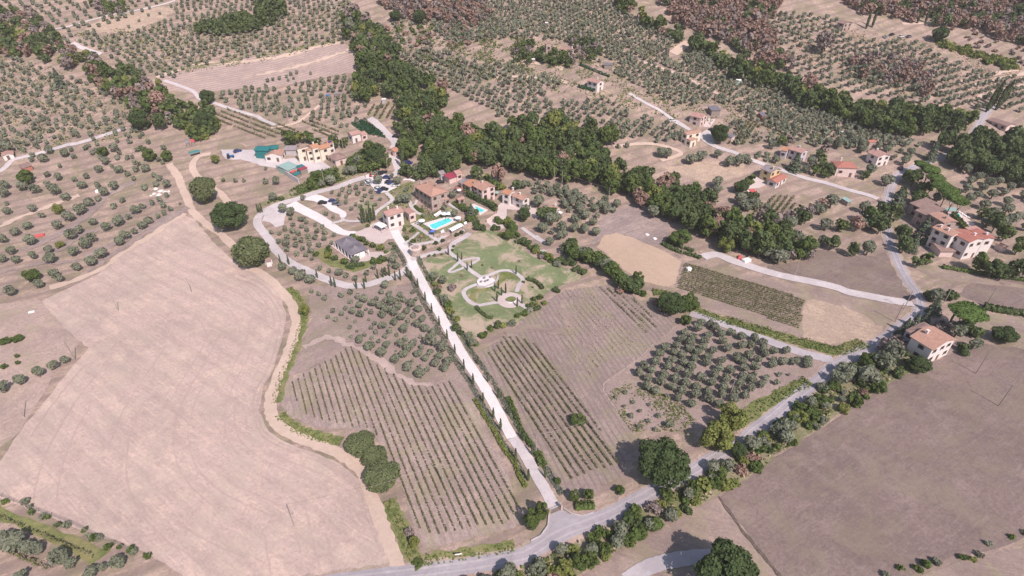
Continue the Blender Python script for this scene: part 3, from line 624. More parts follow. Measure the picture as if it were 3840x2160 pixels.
shed('tile roofed porch along the lower side of the long house', B((560,430),(600,405),(370,320)), 2.4, 'mono', 2, 'stone', 'tile_red')
shed('little stone hut with gabled roof beside the small pool', B((430,600),(545,545),(375,560)), 2.3, 'gable', 1, 'stone', 'tile_pink', oh=.2, win=(1,1))
house('orange tiled left half of the white double house', B((1450,490),(1560,385),(1312,445)), 5.4, 'gable', 2, 'plaster_white', 'tile_orange', .3, (2,2), chim=((.9,.2),))
house('peach tiled right half of the white double house', B((1720,592),(1850,515),(1440,530)), 5.0, 'gable', 2, 'plaster_white', 'tile_peach', .3, (2,2), chim=((.5,.6),))
house('small white cottage with peach roof below the grey olive grove', B((2400,800),(2462,735),(2205,755)), 2.9, 'gable', 2, 'plaster_white', 'tile_peach', win=(1,1), chim=((.8,.4),))
house('tiny yellow walled annexe with brown roof beside the small cottage', B((2175,755),(2235,695),(2090,718)), 2.9, 'gable', 2, 'plaster_yellow', 'tile_brown', win=(1,1))
shed('big teal metal warehouse at the farm yard', C((185,340),(450,356),(250,222)), 4.4, 'gable', 1, 'teal', 'teal', pitch=.25)
shed('teal warehouse extension behind the white gabled barn', C((455,320),(640,300),(470,222)), 4.4, 'gable', 1, 'teal', 'teal', pitch=.2)
shed('white gabled barn with half grey half peach roof in the farm yard', C((390,455),(712,455),(505,320)), 3.2, 'gable', 2, 'plaster_white', 'tile_peach', pitch=.35, win=(1,2), oh=.2)
shed('long grey roofed shed behind the cream farmhouse', C((800,330),(1010,330),(700,215)), 3.2, 'gable', 1, 'plaster_grey', 'tile_grey')
house('brown roofed left wing of the cream farmhouse', C((1040,320),(1255,240),(965,312)), 7.2, wall='plaster_cream', tile='tile_brown', win=(2,2))
house('projecting peach roofed stair block of the cream farmhouse', C((1235,352),(1365,325),(1185,305)), 6.2, 'hip', 1, 'plaster_cream', 'tile_peach', win=(2,2))
house('tallest orange roofed block of the cream farmhouse', C((1350,308),(1485,255),(1240,230)), 7.6, wall='plaster_cream', tile='tile_orange', win=(2,3), chim=((.6,.6),))
house('right orange roofed block of the cream farmhouse', C((1500,322),(1690,240),(1430,235)), 6.4, wall='plaster_cream', tile='tile_orange', win=(2,3), chim=((.1,.7),))
house('white block with blue solar panels at the end of the cream farmhouse', C((1680,218),(1768,170),(1620,155)), 5.4, wall='plaster_white', tile='tile_orange', win=(2,1), solar=True)
house('single storey pale house with brown hipped roof beside the farm yard', C((1810,540),(2030,450),(1600,445)), 3.6, 'hip', 1, 'plaster_pink', 'tile_brown', .4, (1,2))
shed('pale green flat roofed shed above the retaining wall', C((852,752),(1060,640),(680,650)), 3.2, tile='pale_green', wall='pale_green', oh=.25)
shed('maroon roofed lean-to beside the pale green shed', C((1110,745),(1240,682),(1052,708)), 2.8, tile='maroon', wall='wood', oh=.15)
shed('dark teal roofed lean-to behind the maroon one', C((1075,695),(1180,650),(1015,668)), 2.9, tile='teal', wall='wood', oh=.1)
shed('small red roofed hut below the pale green shed', C((930,795),(1020,750),(905,770)), 2.2, tile='red', wall='wood', oh=.1)
shed('dark green roofed hut at the corner of the retaining wall', C((1010,850),(1100,790),(970,800)), 2.2, 'gable', tile='teal', wall='wood', oh=.1)
house('white cottage with pink roof beside the dark green crop', T(1,0,[(965,1362),(1045,1328),(912,1328)]), 4.6, wall='plaster_white', tile='tile_pink', win=(1,2))
house('pink porch wing of the cottage beside the dark green crop', T(1,0,[(1065,1362),(1115,1338),(1035,1318)]), 3.2, wall='plaster_pink', tile='tile_pink', win=(1,1))
house('tiny peach roofed cottage at the lane fork', T(1,1,[(1395,80),(1442,48),(1312,62)]), 2.8, wall='plaster_pink', tile='tile_orange', win=(1,1))
house('farthest left wing of the villa below the umbrella pines', V((330,645),(525,600),(248,565)), 5.0, 'mono', 2, 'stone', 'tile_brown', win=(2,1))
house('purple brown roofed second wing of the villa below the pines', V((425,750),(630,695),(345,655)), 6.2, 'mono', 2, 'stone', 'tile_brown', win=(2,2))
house('tan roofed long middle wing of the pine villa', V((650,842),(815,830),(545,718)), 7.6, 'gable', 2, 'stone', 'tile_peach', .2, (2,2), chim=((.4,.3),))
house('orange roofed fourth wing with two chimneys in the pine villa', V((750,1020),(870,985),(635,872)), 8.6, 'gable', 2, 'plaster_white', 'tile_peach', .25, (3,2), chim=((.3,.4),(.3,.8)))
house('tall white end block of the pine villa', V((988,1098),(1180,1062),(868,962)), 8.2, 'gable', 2, 'plaster_white', 'tile_red', .25, (2,3), chim=((.6,.3),))
house('white corner tower block at the right end of the pine villa', V((1185,1058),(1325,1052),(1135,945)), 8.4, 'gable', 2, 'plaster_white', 'tile_red', .25, (2,2), chim=((.5,.3),))
house('low connecting wing behind the white end block of the pine villa', V((1010,965),(1150,945),(945,915)), 5.5, 'mono', 1, 'stone', 'tile_pink', win=(1,1))
shed('small brown roofed hut below the pine villa', V((605,1225),(780,1228),(578,1122)), 2.6, 'mono', 1, 'plaster_pink', 'tile_brown')
shed('tiny pink hut behind the palm at the pine villa', V((1450,1170),(1500,1160),(1390,1110)), 2.2, 'gable', 2, 'plaster_pink', 'tile_peach')
house('lilac two storey house with brown tiles among garden trees', E((915,295),(1010,240),(700,228)), 5.8, 'gable', 2, 'plaster_lilac', 'tile_pink', .3, (2,3), chim=((.5,.5),))
house('orange roofed left wing of the lilac house', E((690,272),(745,205),(578,278)), 4.4, 'gable', 2, 'plaster_lilac', 'tile_orange', win=(1,1))
house('yellow gabled house with grey tile roof above the vegetable rows', E((455,592),(598,532),(272,525)), 5.6, 'gable', 2, 'plaster_yellow', 'tile_grey', .3, (2,2), chim=((.3,.2),))
house('maroon roofed wing of the yellow house', E((530,745),(690,640),(400,690)), 3.2, 'gable', 1, 'plaster_white', 'tile_red', .3, (1,1))
house('house with wide red hipped roof between garden trees', E((1450,512),(1745,537),(1430,395)), 4.6, 'hip', 1, 'plaster_pink', 'tile_red', .35, (1,2), chim=((.4,.9),))
house('white gabled house with pink roof right of the red hipped one', E((2070,357),(2255,322),(1895,262)), 5.4, 'gable', 2, 'plaster_white', 'tile_pink', .3, (2,2), chim=((.5,.8),))
shed('small red roofed hut in the far olive grove', E((1940,140),(2040,120),(1910,88)), 2.8, 'gable', tile='tile_red', wall='stone')
shed('white sheet roofed lean-to on the bank left of the road', E((1900,1262),(1975,1250),(1858,1215)), 2.4, tile='white', wall='wood')
shed('blue grey sheet roofed garden shed', E((1610,1040),(1665,1025),(1568,965)), 2.2, tile='pale_green', wall='wood')
shed('tiny red roofed tool shed near the yellow house', E((150,890),(225,880),(110,855)), 2, tile='red', wall='wood')
house('pale pink house with red tile roof above the gravel lane', F((800,445),(930,352),(560,372)), 5.0, 'gable', 2, 'plaster_pink', 'tile_pink', .3, (2,2))
house('narrow house with pink tile roof beside the big round tree', F((520,782),(812,697),(440,708)), 5.6, 'gable', 1, 'plaster_cream', 'tile_peach', .3, (2,2))
house('low front wing with peach roof of the narrow house', F((590,905),(712,862),(500,852)), 3.6, 'mono', 1, 'plaster_cream', 'tile_peach', win=(1,1))
shed('dark purple roofed barn behind the pale pink house', F((1020,292),(1190,292),(1085,180)), 3.2, 'mono', tile='slate', wall='wood')
shed('small dark roofed shed beside the striped vineyard', F((1420,838),(1492,778),(1360,762)), 2.4, tile='slate', wall='plaster_pink')
shed('purple grey roofed shed below the dark wood', F((2030,405),(2120,402),(1930,312)), 2.4, tile='slate', wall='tile_red')
house('white house with grey pink roof and green net fence on the hill', T(2,0,[(860,835),(925,797),(750,792)]), 5.6, 'gable', 2, 'plaster_white', 'tile_pink', .3, (2,2), chim=((.6,.4),))
house('stone house with pink roof hidden in the cypress wood', T(2,0,[(545,512),(622,490),(488,470)]), 4.4, 'gable', 2, 'plaster_pink', 'tile_pink', .3, (1,2), chim=((.9,.2),))
house('smaller left stone house in the cypress wood', T(2,0,[(345,447),(398,440),(300,430)]), 5, 'gable', 2, 'stone', 'tile_pink', .3, (1,1))
shed('tiny white hut in the olive grove below the cypress wood', T(2,0,[(180,600),(228,600),(180,585)]), 2.2, tile='white', wall='wood')
shed('white sheet roofed hut at the top of the olive slope', T(2,0,[(335,232),(362,234),(335,220)]), 2.2, tile='white', wall='wood')
shed('pale shelter among olives left of the dark wood', T(2,0,[(2262,810),(2305,812),(2255,790)]), 2.2, 'gable', tile='white', wall='pale_green')
shed('wooden shack with sheet roofs above the white hill house', T(2,0,[(930,655),(1010,665),(910,620)]), 2.4, tile='slate', wall='wood')
house('dark stone house with purple roof below the brown wood', T(3,0,[(768,240),(850,216),(712,202)]), 5.0, 'gable', 2, 'stone', 'tile_brown', .3, (2,2))
house('long low house with brown roof beside the row of tall cypresses', T(3,0,[(2410,1268),(2500,1242),(2225,1168)]), 3.2, 'gable', 2, 'plaster_pink', 'tile_brown', .25, (1,2))
shed('open brick shelter with brown roof at the left edge', T(0,1,[(232,248),(315,216),(82,238)]), 2.5, 'mono', 2, 'tile_red', 'tile_brown')
house('white garage with two doors at the left edge', T(0,1,[(22,118),(122,90),(-60,95)]), 2.8, 'gable', 2, 'plaster_white', 'tile_pink', .3, (1,2))
shed('blue grey roofed shed at the field corner above the farm track', T(0,0,[(1870,1445),(1900,1438),(1805,1425)]), 2.4, tile='tile_grey', wall='wood')
shed('small red roofed hut at the field corner above the farm track', T(0,0,[(1925,1432),(1955,1425),(1890,1412)]), 2.4, tile='red', wall='wood')
shed('blue grey tool shed in the olive grove', T(1,0,[(790,945),(838,942),(780,925)]), 2.4, tile='tile_grey', wall='wood')
shed('light blue tarpaulin shed in the olive grove', T(1,0,[(705,968),(742,965),(700,950)]), 2.2, tile='tractor_blue', wall='wood')
shed('white roofed hut at the end of the tree line', T(1,0,[(1265,1002),(1300,1002),(1265,987)]), 2.2, tile='white', wall='plaster_grey')
shed('small stone hut with brown roof beside the ring lane', T(1,1,[(100,1190),(150,1180),(90,1140)]), 2.2, 'gable', 1, 'plaster_white', 'tile_brown')
house('long farmhouse front block with salmon tile roof at the road bend', HH((1400,1225),(1940,985),(930,905)), 6.4, 'gable', 2, 'plaster_white', 'tile_peach', .28, (2,2), chim=((.35,.75),))
house('hipped brown roofed rear block of the roadside farmhouse', HH((965,888),(1400,690),(682,800)), 5.8, 'hip', 1, 'plaster_lilac', 'tile_brown', .3, (2,2))

# ------------------------------------------------------------------ vegetation meshes
rs = np.random.RandomState(3)
def mesh_quads(name, Vt, mat, tint=None, n=4):
    k = len(Vt)//n; me = bpy.data.meshes.new(name)
    me.vertices.add(len(Vt)); me.vertices.foreach_set('co', np.asarray(Vt, np.float32).ravel())
    me.loops.add(k*n); me.loops.foreach_set('vertex_index', np.arange(k*n, dtype=np.int32))
    me.polygons.add(k); me.polygons.foreach_set('loop_start', np.arange(0, k*n, n, dtype=np.int32)); me.polygons.foreach_set('loop_total', np.full(k, n, np.int32))
    if tint is not None:
        a = me.attributes.new('tint', 'FLOAT', 'FACE'); a.data.foreach_set('value', np.asarray(tint, np.float32))
    me.materials.append(mat); me.update(); return me
def quads_at(Pc, Nn, size, asp=1.0):
    """square leaves centred at Pc, facing Nn"""
    k = len(Pc); up = rs.normal(size=(k, 3)); U = np.cross(Nn, up); U /= np.linalg.norm(U, axis=1)[:, None]+1e-9
    Wv = np.cross(Nn, U); Wv /= np.linalg.norm(Wv, axis=1)[:, None]+1e-9
    s = size[:, None]; q = np.stack([Pc-U*s-Wv*s*asp, Pc+U*s-Wv*s*asp, Pc+U*s*.8+Wv*s*asp, Pc-U*s*.8+Wv*s*asp], 1)
    return q.reshape(-1, 3)
def crown(n, rx=1., rz=.85, zc=1.25, lobes=9, leaf=.13, lr=(.38, .55), spread=.62, up=.25, flat=False):
    c = rs.normal(size=(lobes, 3)); c /= np.linalg.norm(c, axis=1)[:, None]; c *= (rs.uniform(.45, 1, lobes)**.5)[:, None]*spread
    if flat: c[:, 2] *= .3
    r = rs.uniform(lr[0], lr[1], lobes); tl = rs.uniform(0, 1, lobes)
    idx = rs.randint(0, lobes, n*2); d = rs.normal(size=(n*2, 3)); d /= np.linalg.norm(d, axis=1)[:, None]
    d[:, 2] += up; d /= np.linalg.norm(d, axis=1)[:, None]
    p = c[idx]+d*(r[idx]*rs.uniform(.78, 1.08, n*2))[:, None]
    keep = np.ones(len(p), bool)
    for j in range(lobes): keep &= ~((np.linalg.norm(p-c[j], axis=1) < r[j]*.72))
    p, d, idx = p[keep][:n], d[keep][:n], idx[keep][:n]
    nn = d+rs.normal(size=d.shape)*.55; nn /= np.linalg.norm(nn, axis=1)[:, None]
    p = p*np.array([rx, rx, rz])+np.array([0, 0, zc])
    t = np.clip(.5*tl[idx]+.5*rs.uniform(0, 1, len(p)), 0, 1)
    return quads_at(p, nn, rs.uniform(.7, 1.3, len(p))*leaf), t
def cypress_q(n, h=1., r=.068, leaf=.022):
    z = rs.uniform(0, 1, n)**.85; rr = r*np.sin(np.clip(z*.92+.1, 0, 1)*math.pi)**.7*(1-.35*z)
    a = rs.uniform(0, 2*math.pi, n); p = np.stack([np.cos(a)*rr, np.sin(a)*rr, .03+z*(h-.03)], 1)
    nn = np.stack([np.cos(a), np.sin(a), np.full(n, .3)], 1)+rs.normal(size=(n, 3))*.35; nn /= np.linalg.norm(nn, axis=1)[:, None]
    return quads_at(p, nn, rs.uniform(.7, 1.2, n)*leaf, 1.6), rs.uniform(0, 1, n)
def conifer_q(n, leaf=.07):
    z = rs.uniform(0, 1, n)**1.3; layer = .5+.5*np.sin(z*38); rr = (1-z)**.8*(.62+.38*layer)*rs.uniform(.6, 1.05, n)
    a = rs.uniform(0, 2*math.pi, n); a += .5*np.sin(a*7); p = np.stack([np.cos(a)*rr, np.sin(a)*rr, .25+z*2.6-.12*rr], 1)
    nn = np.stack([np.cos(a)*.6, np.sin(a)*.6, np.full(n, 1.)], 1)+rs.normal(size=(n, 3))*.4; nn /= np.linalg.norm(nn, axis=1)[:, None]
    return quads_at(p, nn, rs.uniform(.7, 1.3, n)*leaf), np.clip(.4*layer+.6*rs.uniform(0, 1, n), 0, 1)
def trunk_mesh(name, h, r, forks=3, spread=.45):
    mb = MB(); q = random.Random(len(name)+int(h*100)); fz = h*.5
    mb.tube((0,0,-.1), (q.uniform(-.05,.05), q.uniform(-.05,.05), fz), r, r*.7, 7)
    for i in range(forks):
        a = i*2*math.pi/forks+q.uniform(0, 1)
        mb.tube((0,0,fz*.92), (math.cos(a)*spread*.5, math.sin(a)*spread*.5, h*.8), r*.6, r*.35, 5)
        mb.tube((math.cos(a)*spread*.5, math.sin(a)*spread*.5, h*.78), (math.cos(a)*spread, math.sin(a)*spread, h*1.15), r*.35, r*.12, 5)
    return mb.mesh(name, M['bark'])
# every kind: near crowns, far crowns (raw arrays), trunk
KIND = {}
def defkind(k, mat, gen, near, far, trunk, nv=4, label='tree'):
    KIND[k] = dict(near=[mesh_quads(k+'_crown', *(lambda q: (q[0], L[mat], q[1]))(gen(near))) for _ in range(nv)],
                   far=[gen(far) for _ in range(3)], trunk=trunk, mat=mat)
t_ol = trunk_mesh('olive_trunk', 1.05, .13); t_br = trunk_mesh('broad_trunk', 1.3, .09); t_bu = trunk_mesh('bush_stem', .5, .06)
t_cy = trunk_mesh('cypress_trunk', .12, .012, 2, .02); t_co = trunk_mesh('conifer_trunk', 1.6, .06, 2, .08)
far_ol = lambda n: crown(n, 1, .85, 1.2, 5, .30 if n < 60 else .15, (.45,.62), .5)
def ol(n): return crown(n, 1, .85, 1.2, 11, .115, (.42,.56), .46) if n > 90 else crown(n, 1, .9, 1.15, 5, .24, (.42,.6), .5)
def br(n): return crown(n, 1, 1.05, 1.45, 15, .105, (.28,.46), .72) if n > 150 else crown(n, 1, 1.05, 1.3, 9, .19, (.32,.5), .65)
def bu(n): return crown(n, 1, .75, .62, 9, .13, (.32,.5), .62) if n > 100 else crown(n, 1, .75, .6, 6, .26, (.4,.55), .5)
defkind('olive', 'olive', ol, 330, 52, t_ol, 5)
defkind('broad_forest', 'forest', br, 620, 110, t_br, 4); defkind('broad_green', 'green', br, 620, 110, t_br, 3)
defkind('broad_yellow', 'yellow', br, 560, 100, t_br, 2); defkind('broad_brown', 'brown', br, 520, 100, t_br, 2); defkind('broad_mauve', 'mauve', br, 480, 90, t_br, 2)
defkind('bush_green', 'green', bu, 300, 46, t_bu, 3); defkind('bush_forest', 'forest', bu, 300, 46, t_bu, 2); defkind('bush_yellow', 'yellow', bu, 280, 46, t_bu, 2)
defkind('bush_olive', 'olive', bu, 300, 46, t_bu, 3); defkind('bush_brown', 'brown', bu, 240, 40, t_bu, 2); defkind('bush_mauve', 'mauve', bu, 200, 36, t_bu, 2)
defkind('cypress', 'cypress', lambda n: cypress_q(n, leaf=.024 if n > 120 else .06), 300, 60, t_cy, 3)
defkind('conifer', 'conifer', lambda n: conifer_q(n, .075 if n > 200 else .15), 900, 120, t_co, 2)
KIND['big_oak'] = dict(near=[mesh_quads('oak_crown', *(lambda q: (q[0], L['oak'], q[1]))(crown(8000, 1, .92, 1.1, 40, .036, (.24,.40), .70)))], trunk=t_br, mat='forest')
KIND['big_green'] = dict(near=[mesh_quads('leafy_crown', *(lambda q: (q[0], L['green'], q[1]))(crown(3200, 1, .95, 1.1, 24, .052, (.22,.38), .76)))], trunk=t_br, mat='green')
KIND['big_yellow'] = dict(near=[mesh_quads('leafy_crown', *(lambda q: (q[0], L['yellow'], q[1]))(crown(2600, 1, .95, 1.1, 22, .055, (.24,.4), .74)))], trunk=t_br, mat='yellow')
KIND['big_grey'] = dict(near=[mesh_quads('leafy_crown', *(lambda q: (q[0], L['sage'], q[1]))(crown(5200, 1, .8, .85, 26, .042, (.3,.44), .66)))], trunk=t_br, mat='olive')
pine_q = crown(4200, 1.08, .40, 2.2, 34, .05, (.3,.46), .66, .5)
KIND['umbrella'] = dict(near=[mesh_quads('pine_crown', pine_q[0], L['pine'], pine_q[1])], trunk=trunk_mesh('pine_trunk', 2.0, .055, 4, .55), mat='pine')
COUNT = {}
def plant(kind, x, y, r, name, label, cat, group=None, zs=1.0, rz=None):
    K = KIND[kind]; z = H(x, y)
    root = empty(name, (x, y, z-.05), rnd.uniform(0, 6.28) if rz is None else rz, (r, r, r*zs*rnd.uniform(.92, 1.1)), label, cat, group)
    link('trunk', K['trunk'], root)
    link('crown', K['near'][rnd.randrange(len(K['near']))], root)
    return root
class Stuff:
    def __init__(s): s.d = {}
    def add(s, kind, x, y, r, zs=1.0): s.d.setdefault(KIND[kind]['mat'], []).append((kind, x, y, r, zs))
    def build(s, name, label, cat):
        mats = list(s.d); Vs, Ts, Ms = [], [], []
        for mi, mt in enumerate(mats):
            for kind, x, y, r, zs in s.d[mt]:
                q, t = KIND[kind]['far'][rs.randint(3)]; a = rs.uniform(0, 6.28); c, s_ = math.cos(a), math.sin(a)
                v = q*np.array([r, r, r*zs]); v = np.stack([v[:, 0]*c-v[:, 1]*s_+x, v[:, 0]*s_+v[:, 1]*c+y, v[:, 2]+H(x, y)-.05], 1)
                Vs.append(v); Ts.append(np.clip(t*.75+rs.uniform(-.15, .4), 0, 1)); Ms.append(np.full(len(t), mi, np.int32))
        if not Vs: return
        me = mesh_quads(name, np.concatenate(Vs), L[mats[0]], np.concatenate(Ts))
        for mt in mats[1:]: me.materials.append(L[mt])
        me.polygons.foreach_set('material_index', np.concatenate(Ms)); me.update()
        tag(link(name, me), label, cat, kind='stuff')

# ------------------------------------------------------------------ where the trees stand
def fill(poly_px, s1, s2, dpx=None, jit=.3, keep=.92, excl=(), h=1.5):
    """grid of points inside the pixel polygon: s1 m apart along the rows (direction through two pixels), s2 m between rows"""
    poly = [(p.x, p.y) for p in W(poly_px, h)]; ex = [[(p.x, p.y) for p in W(e_, h)] for e_ in excl]
    ang = direction(*dpx) if dpx else .3; c, s = math.cos(ang), math.sin(ang)
    u = [p[0]*c+p[1]*s for p in poly]; v = [-p[0]*s+p[1]*c for p in poly]
    U, Vv = np.meshgrid(np.arange(min(u), max(u), s1), np.arange(min(v), max(v), s2), indexing='ij')
    if jit <= .3: jit *= .55
    U = U+rs.uniform(-jit, jit, U.shape)*s1+(rs.uniform(0, s1, U.shape[1]))[None, :]*.5; Vv = Vv+rs.uniform(-jit, jit, Vv.shape)*s2
    X = (U*c-Vv*s).ravel(); Y = (U*s+Vv*c).ravel(); m = inside_many(X, Y, poly) & (rs.uniform(size=X.shape) < keep)
    for e_ in ex: m &= ~inside_many(X, Y, e_)
    return [(float(a), float(b)) for a, b in zip(X[m], Y[m]) if not blocked(a, b)]
OLV = []      # (x, y, r, place)
def olives(pts, r, place, var=.18):
    for p in pts: OLV.append((p[0], p[1], r*rnd.uniform(1-var, 1+var)*(p[2] if len(p) > 2 else 1), place))
def px_pts(px, h=2.2, R0=2.0):
    out = []
    for p in px:
        s = p[2] if len(p) > 2 else 1; q = at(p[0], p[1], h*s); out.append((q.x, q.y, s))
    return out
TREE = []     # (x, y, r, kind, place, zs)
def trees(pts, r, mix, place, var=.22, zs=1.0):
    ks = [k for k, n in mix for _ in range(n)]
    for p in pts: TREE.append((p[0], p[1], r*rnd.uniform(1-var, 1+var), rnd.choice(ks), place, zs*rnd.uniform(.85, 1.15)))
OG1 = T(1,2,[(855,60),(950,35),(950,120),(1040,160,1.1),(1090,100,1.2),(1025,75),(1170,140,1.2),(1215,90),(1245,165,1.2),(1310,110),(1340,50),(1260,25),(1370,140,1.2),(1440,100),(1450,60),(1480,110,1.1),(1560,150,1.2),(1605,100),(1580,25),(780,220,.85),(725,280,.8),(795,312,.8),(850,252,.9),(900,198,.9),(975,225),(1052,262),(1105,205,.7),(1165,225),(920,295,.5),(1000,330,.6),(945,390,.75),(1130,310,.6),(1150,395,.8),(1195,340,.9),(1210,435,.8),(1275,370,1.1),(1270,265,1.1),(1310,205,1.2),(1385,240,1.2),(1385,335,1.1),(1350,420,.95),(1465,280,1.2),(1430,180,1.1),(1515,220,1.1),(1590,265,1.1),(1635,200,1.2),(1535,320,.9),(1500,390,1.5),(1620,360,1.05),(1670,300,1.1),(1700,395,1.2),(1790,440,1.2),(1755,520,1.7),(1510,500,1),(1455,555,1.15),(1590,545,1.05),(1540,600,1.15),(1670,580),(1870,590,1.4),(1755,630,1),(1630,650,1.1),(1485,655,1.1),(1710,695),(1845,675,1.05),(1805,750,1.1),(1945,735,1.15),(1890,795,1.15),(1515,785,1.3),(1655,860,1.3),(1400,710,1.2),(1265,640,1.3),(1145,575,1.4),(1030,515,1.15),(1095,460,.75),(1165,490,.7),(1300,475,.8),(1320,565,.95),(1240,530,.7),(955,480,.6),(1015,425,.5),(690,90,.9),(630,50,.8),(560,20,.9),(1450,60),(1420,465,.7),(1650,485,.7),(1580,725,.6),(1640,775,.7),(1720,810,.8),(1405,630,.4)])
olives(px_pts(OG1, 1.6), 1.42, 'in the grove left of the white driveway', .08)
# the regular grove at the right, beside the grey lane
OG2 = [(315,255),(395,240),(430,195),(450,155),(510,185),(565,90),(280,300),(380,285),(260,350),(365,340),(435,305),(490,225),(485,262),(170,380),(230,405),(335,382),(445,355),(135,428),(205,460),(310,440),(410,405),(500,380),(520,330),(540,285),(575,255),(590,215),(610,170),(630,100),(290,488),(395,465),(480,440),(600,365),(610,320),(650,275),(190,522),(258,548),(370,520),(460,495),(565,465),(650,435),(690,395),(700,345),(745,260),(800,325),(440,550),(535,520),(640,492),(730,470),(765,415),(860,400),(405,603,.8),(530,578),(615,555),(720,520),(825,495),(850,450),(910,475),(935,430,.8),(850,350),(885,310),(935,385),(950,335),(500,635),(620,610),(700,575),(800,555),(900,530),(985,508),(1010,460,.8),(1080,495,.8),(1050,370),(1120,350),(1060,275),(1200,350),(1290,370),(1290,335),(1145,275),(1220,290),(1000,300),(980,265),(900,240),(840,180),(770,150),(700,160),(710,210),(790,605),(870,580,.9),(690,640),(840,240),(925,195),(990,220),(660,120),(540,125),(330,585,.55),(1100,440,.6),(1165,445,.4),(1060,335,.8),(915,290,.8),(350,240,.0)][:-1]
pts = px_pts([(2320+p[0]*.5495, 1160+p[1]*.5495)+tuple(p[2:]) for p in OG2], 1.8)
olives(pts, 1.62, 'in the regular grove between the grey lane and the road', .06)
olives(px_pts(T(2,2,[(1150,1040,.6),(1050,1090,.5),(1220,1130,.6),(1290,1220,.6),(1210,1275,.6),(1370,1320,.6),(1280,1370,.6),(1440,1400,.6),(1130,1180,.4),(1480,1270,.6),(1590,1370,.7),(1380,1160,.5)])), 1.7, 'small, in the thin plot right of the right vineyard')
ring = [T(1,1,[(760,450),(880,400),(1090,365),(1140,430),(1240,500),(1320,520),(1330,590),(1220,670),(1050,680),(930,640),(850,590),(750,500)]), T(1,1,[(400,590),(640,650),(760,700),(840,740),(820,790),(700,750),(480,660)]),
        T(1,1,[(60,760),(250,860),(330,680),(640,790),(850,900),(760,1000),(570,1080),(640,1160),(760,1230),(1000,1290),(1250,1200),(1350,1110),(1500,1190),(1400,1320),(1100,1380),(900,1390),(700,1320),(300,1120),(160,950)])]
for k_, pl in enumerate(ring):
    olives(fill(pl, 4.3, 4.3, (T(1,1,[(880,400)])[0], T(1,1,[(1240,500)])[0]), .28, .95), 1.5, ('on the island between parking lot and garden paths', 'on the strip between the two inner lanes', 'in the garden inside the ring lane')[k_], .2)
olives(px_pts(T(1,1,[(270,640,1.2),(350,670,1.2),(470,530),(470,740),(700,640,.8),(1225,350,1.3),(1360,300,1.1),(1430,350,1.7),(1510,435,1.1),(1340,450,1),(1420,510,1.2),(1510,530,1.5),(1430,560,1),(1600,235,1.3),(260,1220,1.1),(360,1260,1.1),(450,1310,1.3),(540,1350,1.1),(1790,1320,1.1),(1880,1360,1),(1380,1130,1.4),(1300,1390,1.2),(1000,1150,1.2),(130,560,1.3),(85,360,1.2),(195,360,1.2),(1820,900,1.1),(1690,700,.9),(1900,620,1.2),(1990,690,1.1),(95,240,.7)])), 1.75, 'standing alone among paths and lanes of the estate garden')
HL = T(0,1,[(65,665),(20,940,1.2),(140,875,1.1),(265,815),(105,1065),(155,1155),(300,955,1.3),(410,700),(350,450,1.2),(540,460,1.3),(650,515,1.3),(220,415,1.3),(460,390),(465,295),(570,325,1.1),(590,210,.8),(730,345),(820,405,1.1),(870,305,1.1),(990,245,1.1),(980,400,1.1),(1130,410,1.3),(1060,165,1.1),(1125,210,.8),(1190,250,1.1),(1270,290),(1360,240),(1465,240,1.1),(1340,335,.8),(1355,175,.8),(1275,125,.9),(1000,120,.9),(920,70),(725,115),(640,85,1.2),(480,50,1.3),(310,95),(425,135,1.3),(1545,300,.9),(1600,335),(1665,390,1.3),(1565,390),(1680,250),(1815,380,.9),(1840,450,.9),(1450,425),(1225,555,.9),(1135,610,1),(1430,610,1),(1530,580,.9),(1640,605,.9),(1600,545,.9),(1675,505,.9),(1710,640,.8),(1650,680,.9),(1580,715,.9),(1285,715),(1365,660,1.1),(1490,760,1.1),(1430,810,1.05),(1355,860),(1185,770,1.3),(1070,830,1.1),(930,770,1.05),(785,860,1.05),(700,910,1.2),(850,1000,1.2),(920,945,1.05),(740,1075,1.1),(910,1165,1.2),(1010,1095,1.15),(1195,970,1.1),(1260,915,1.1),(760,1225,1.1),(480,1060,.9),(490,1140,1.3),(335,1115,.9),(540,1300),(590,1345,.9),(375,1395,1.1),(690,730,1.2),(570,805,1.2),(890,580,1.2),(980,535,1),(1040,470,1.3),(810,650,1.4),(60,30,1.6),(1640,20),(1140,30,1.2),(1200,70),(30,410,1.3),(30,480,1.3),(2240,350,.8),(2365,355,.8),(2450,360,.7),(325,640,1),(60,590,.7),(1805,595,.5),(15,1150,.9),(640,90),(850,25),(700,40)])+T(0,2,[(80,20,1.2),(645,720,.8),(525,770,.9),(370,840),(190,915,1),(30,985,1.1)])
olives(px_pts(HL), 1.95, 'on the sparse hillside left of the pale stubble field', .1)
olives(px_pts(T(0,3,[(550,1240,1.5),(715,1320,.8),(1165,1300,1.1),(880,1400,1.1),(330,1160,1.2),(100,1080,1.7),(240,1130,1.2),(10,1050,1.6),(600,1210,1.3),(200,1430,1.1),(1020,1360,.6)])), 1.5, 'in the garden plot at the bottom left corner')
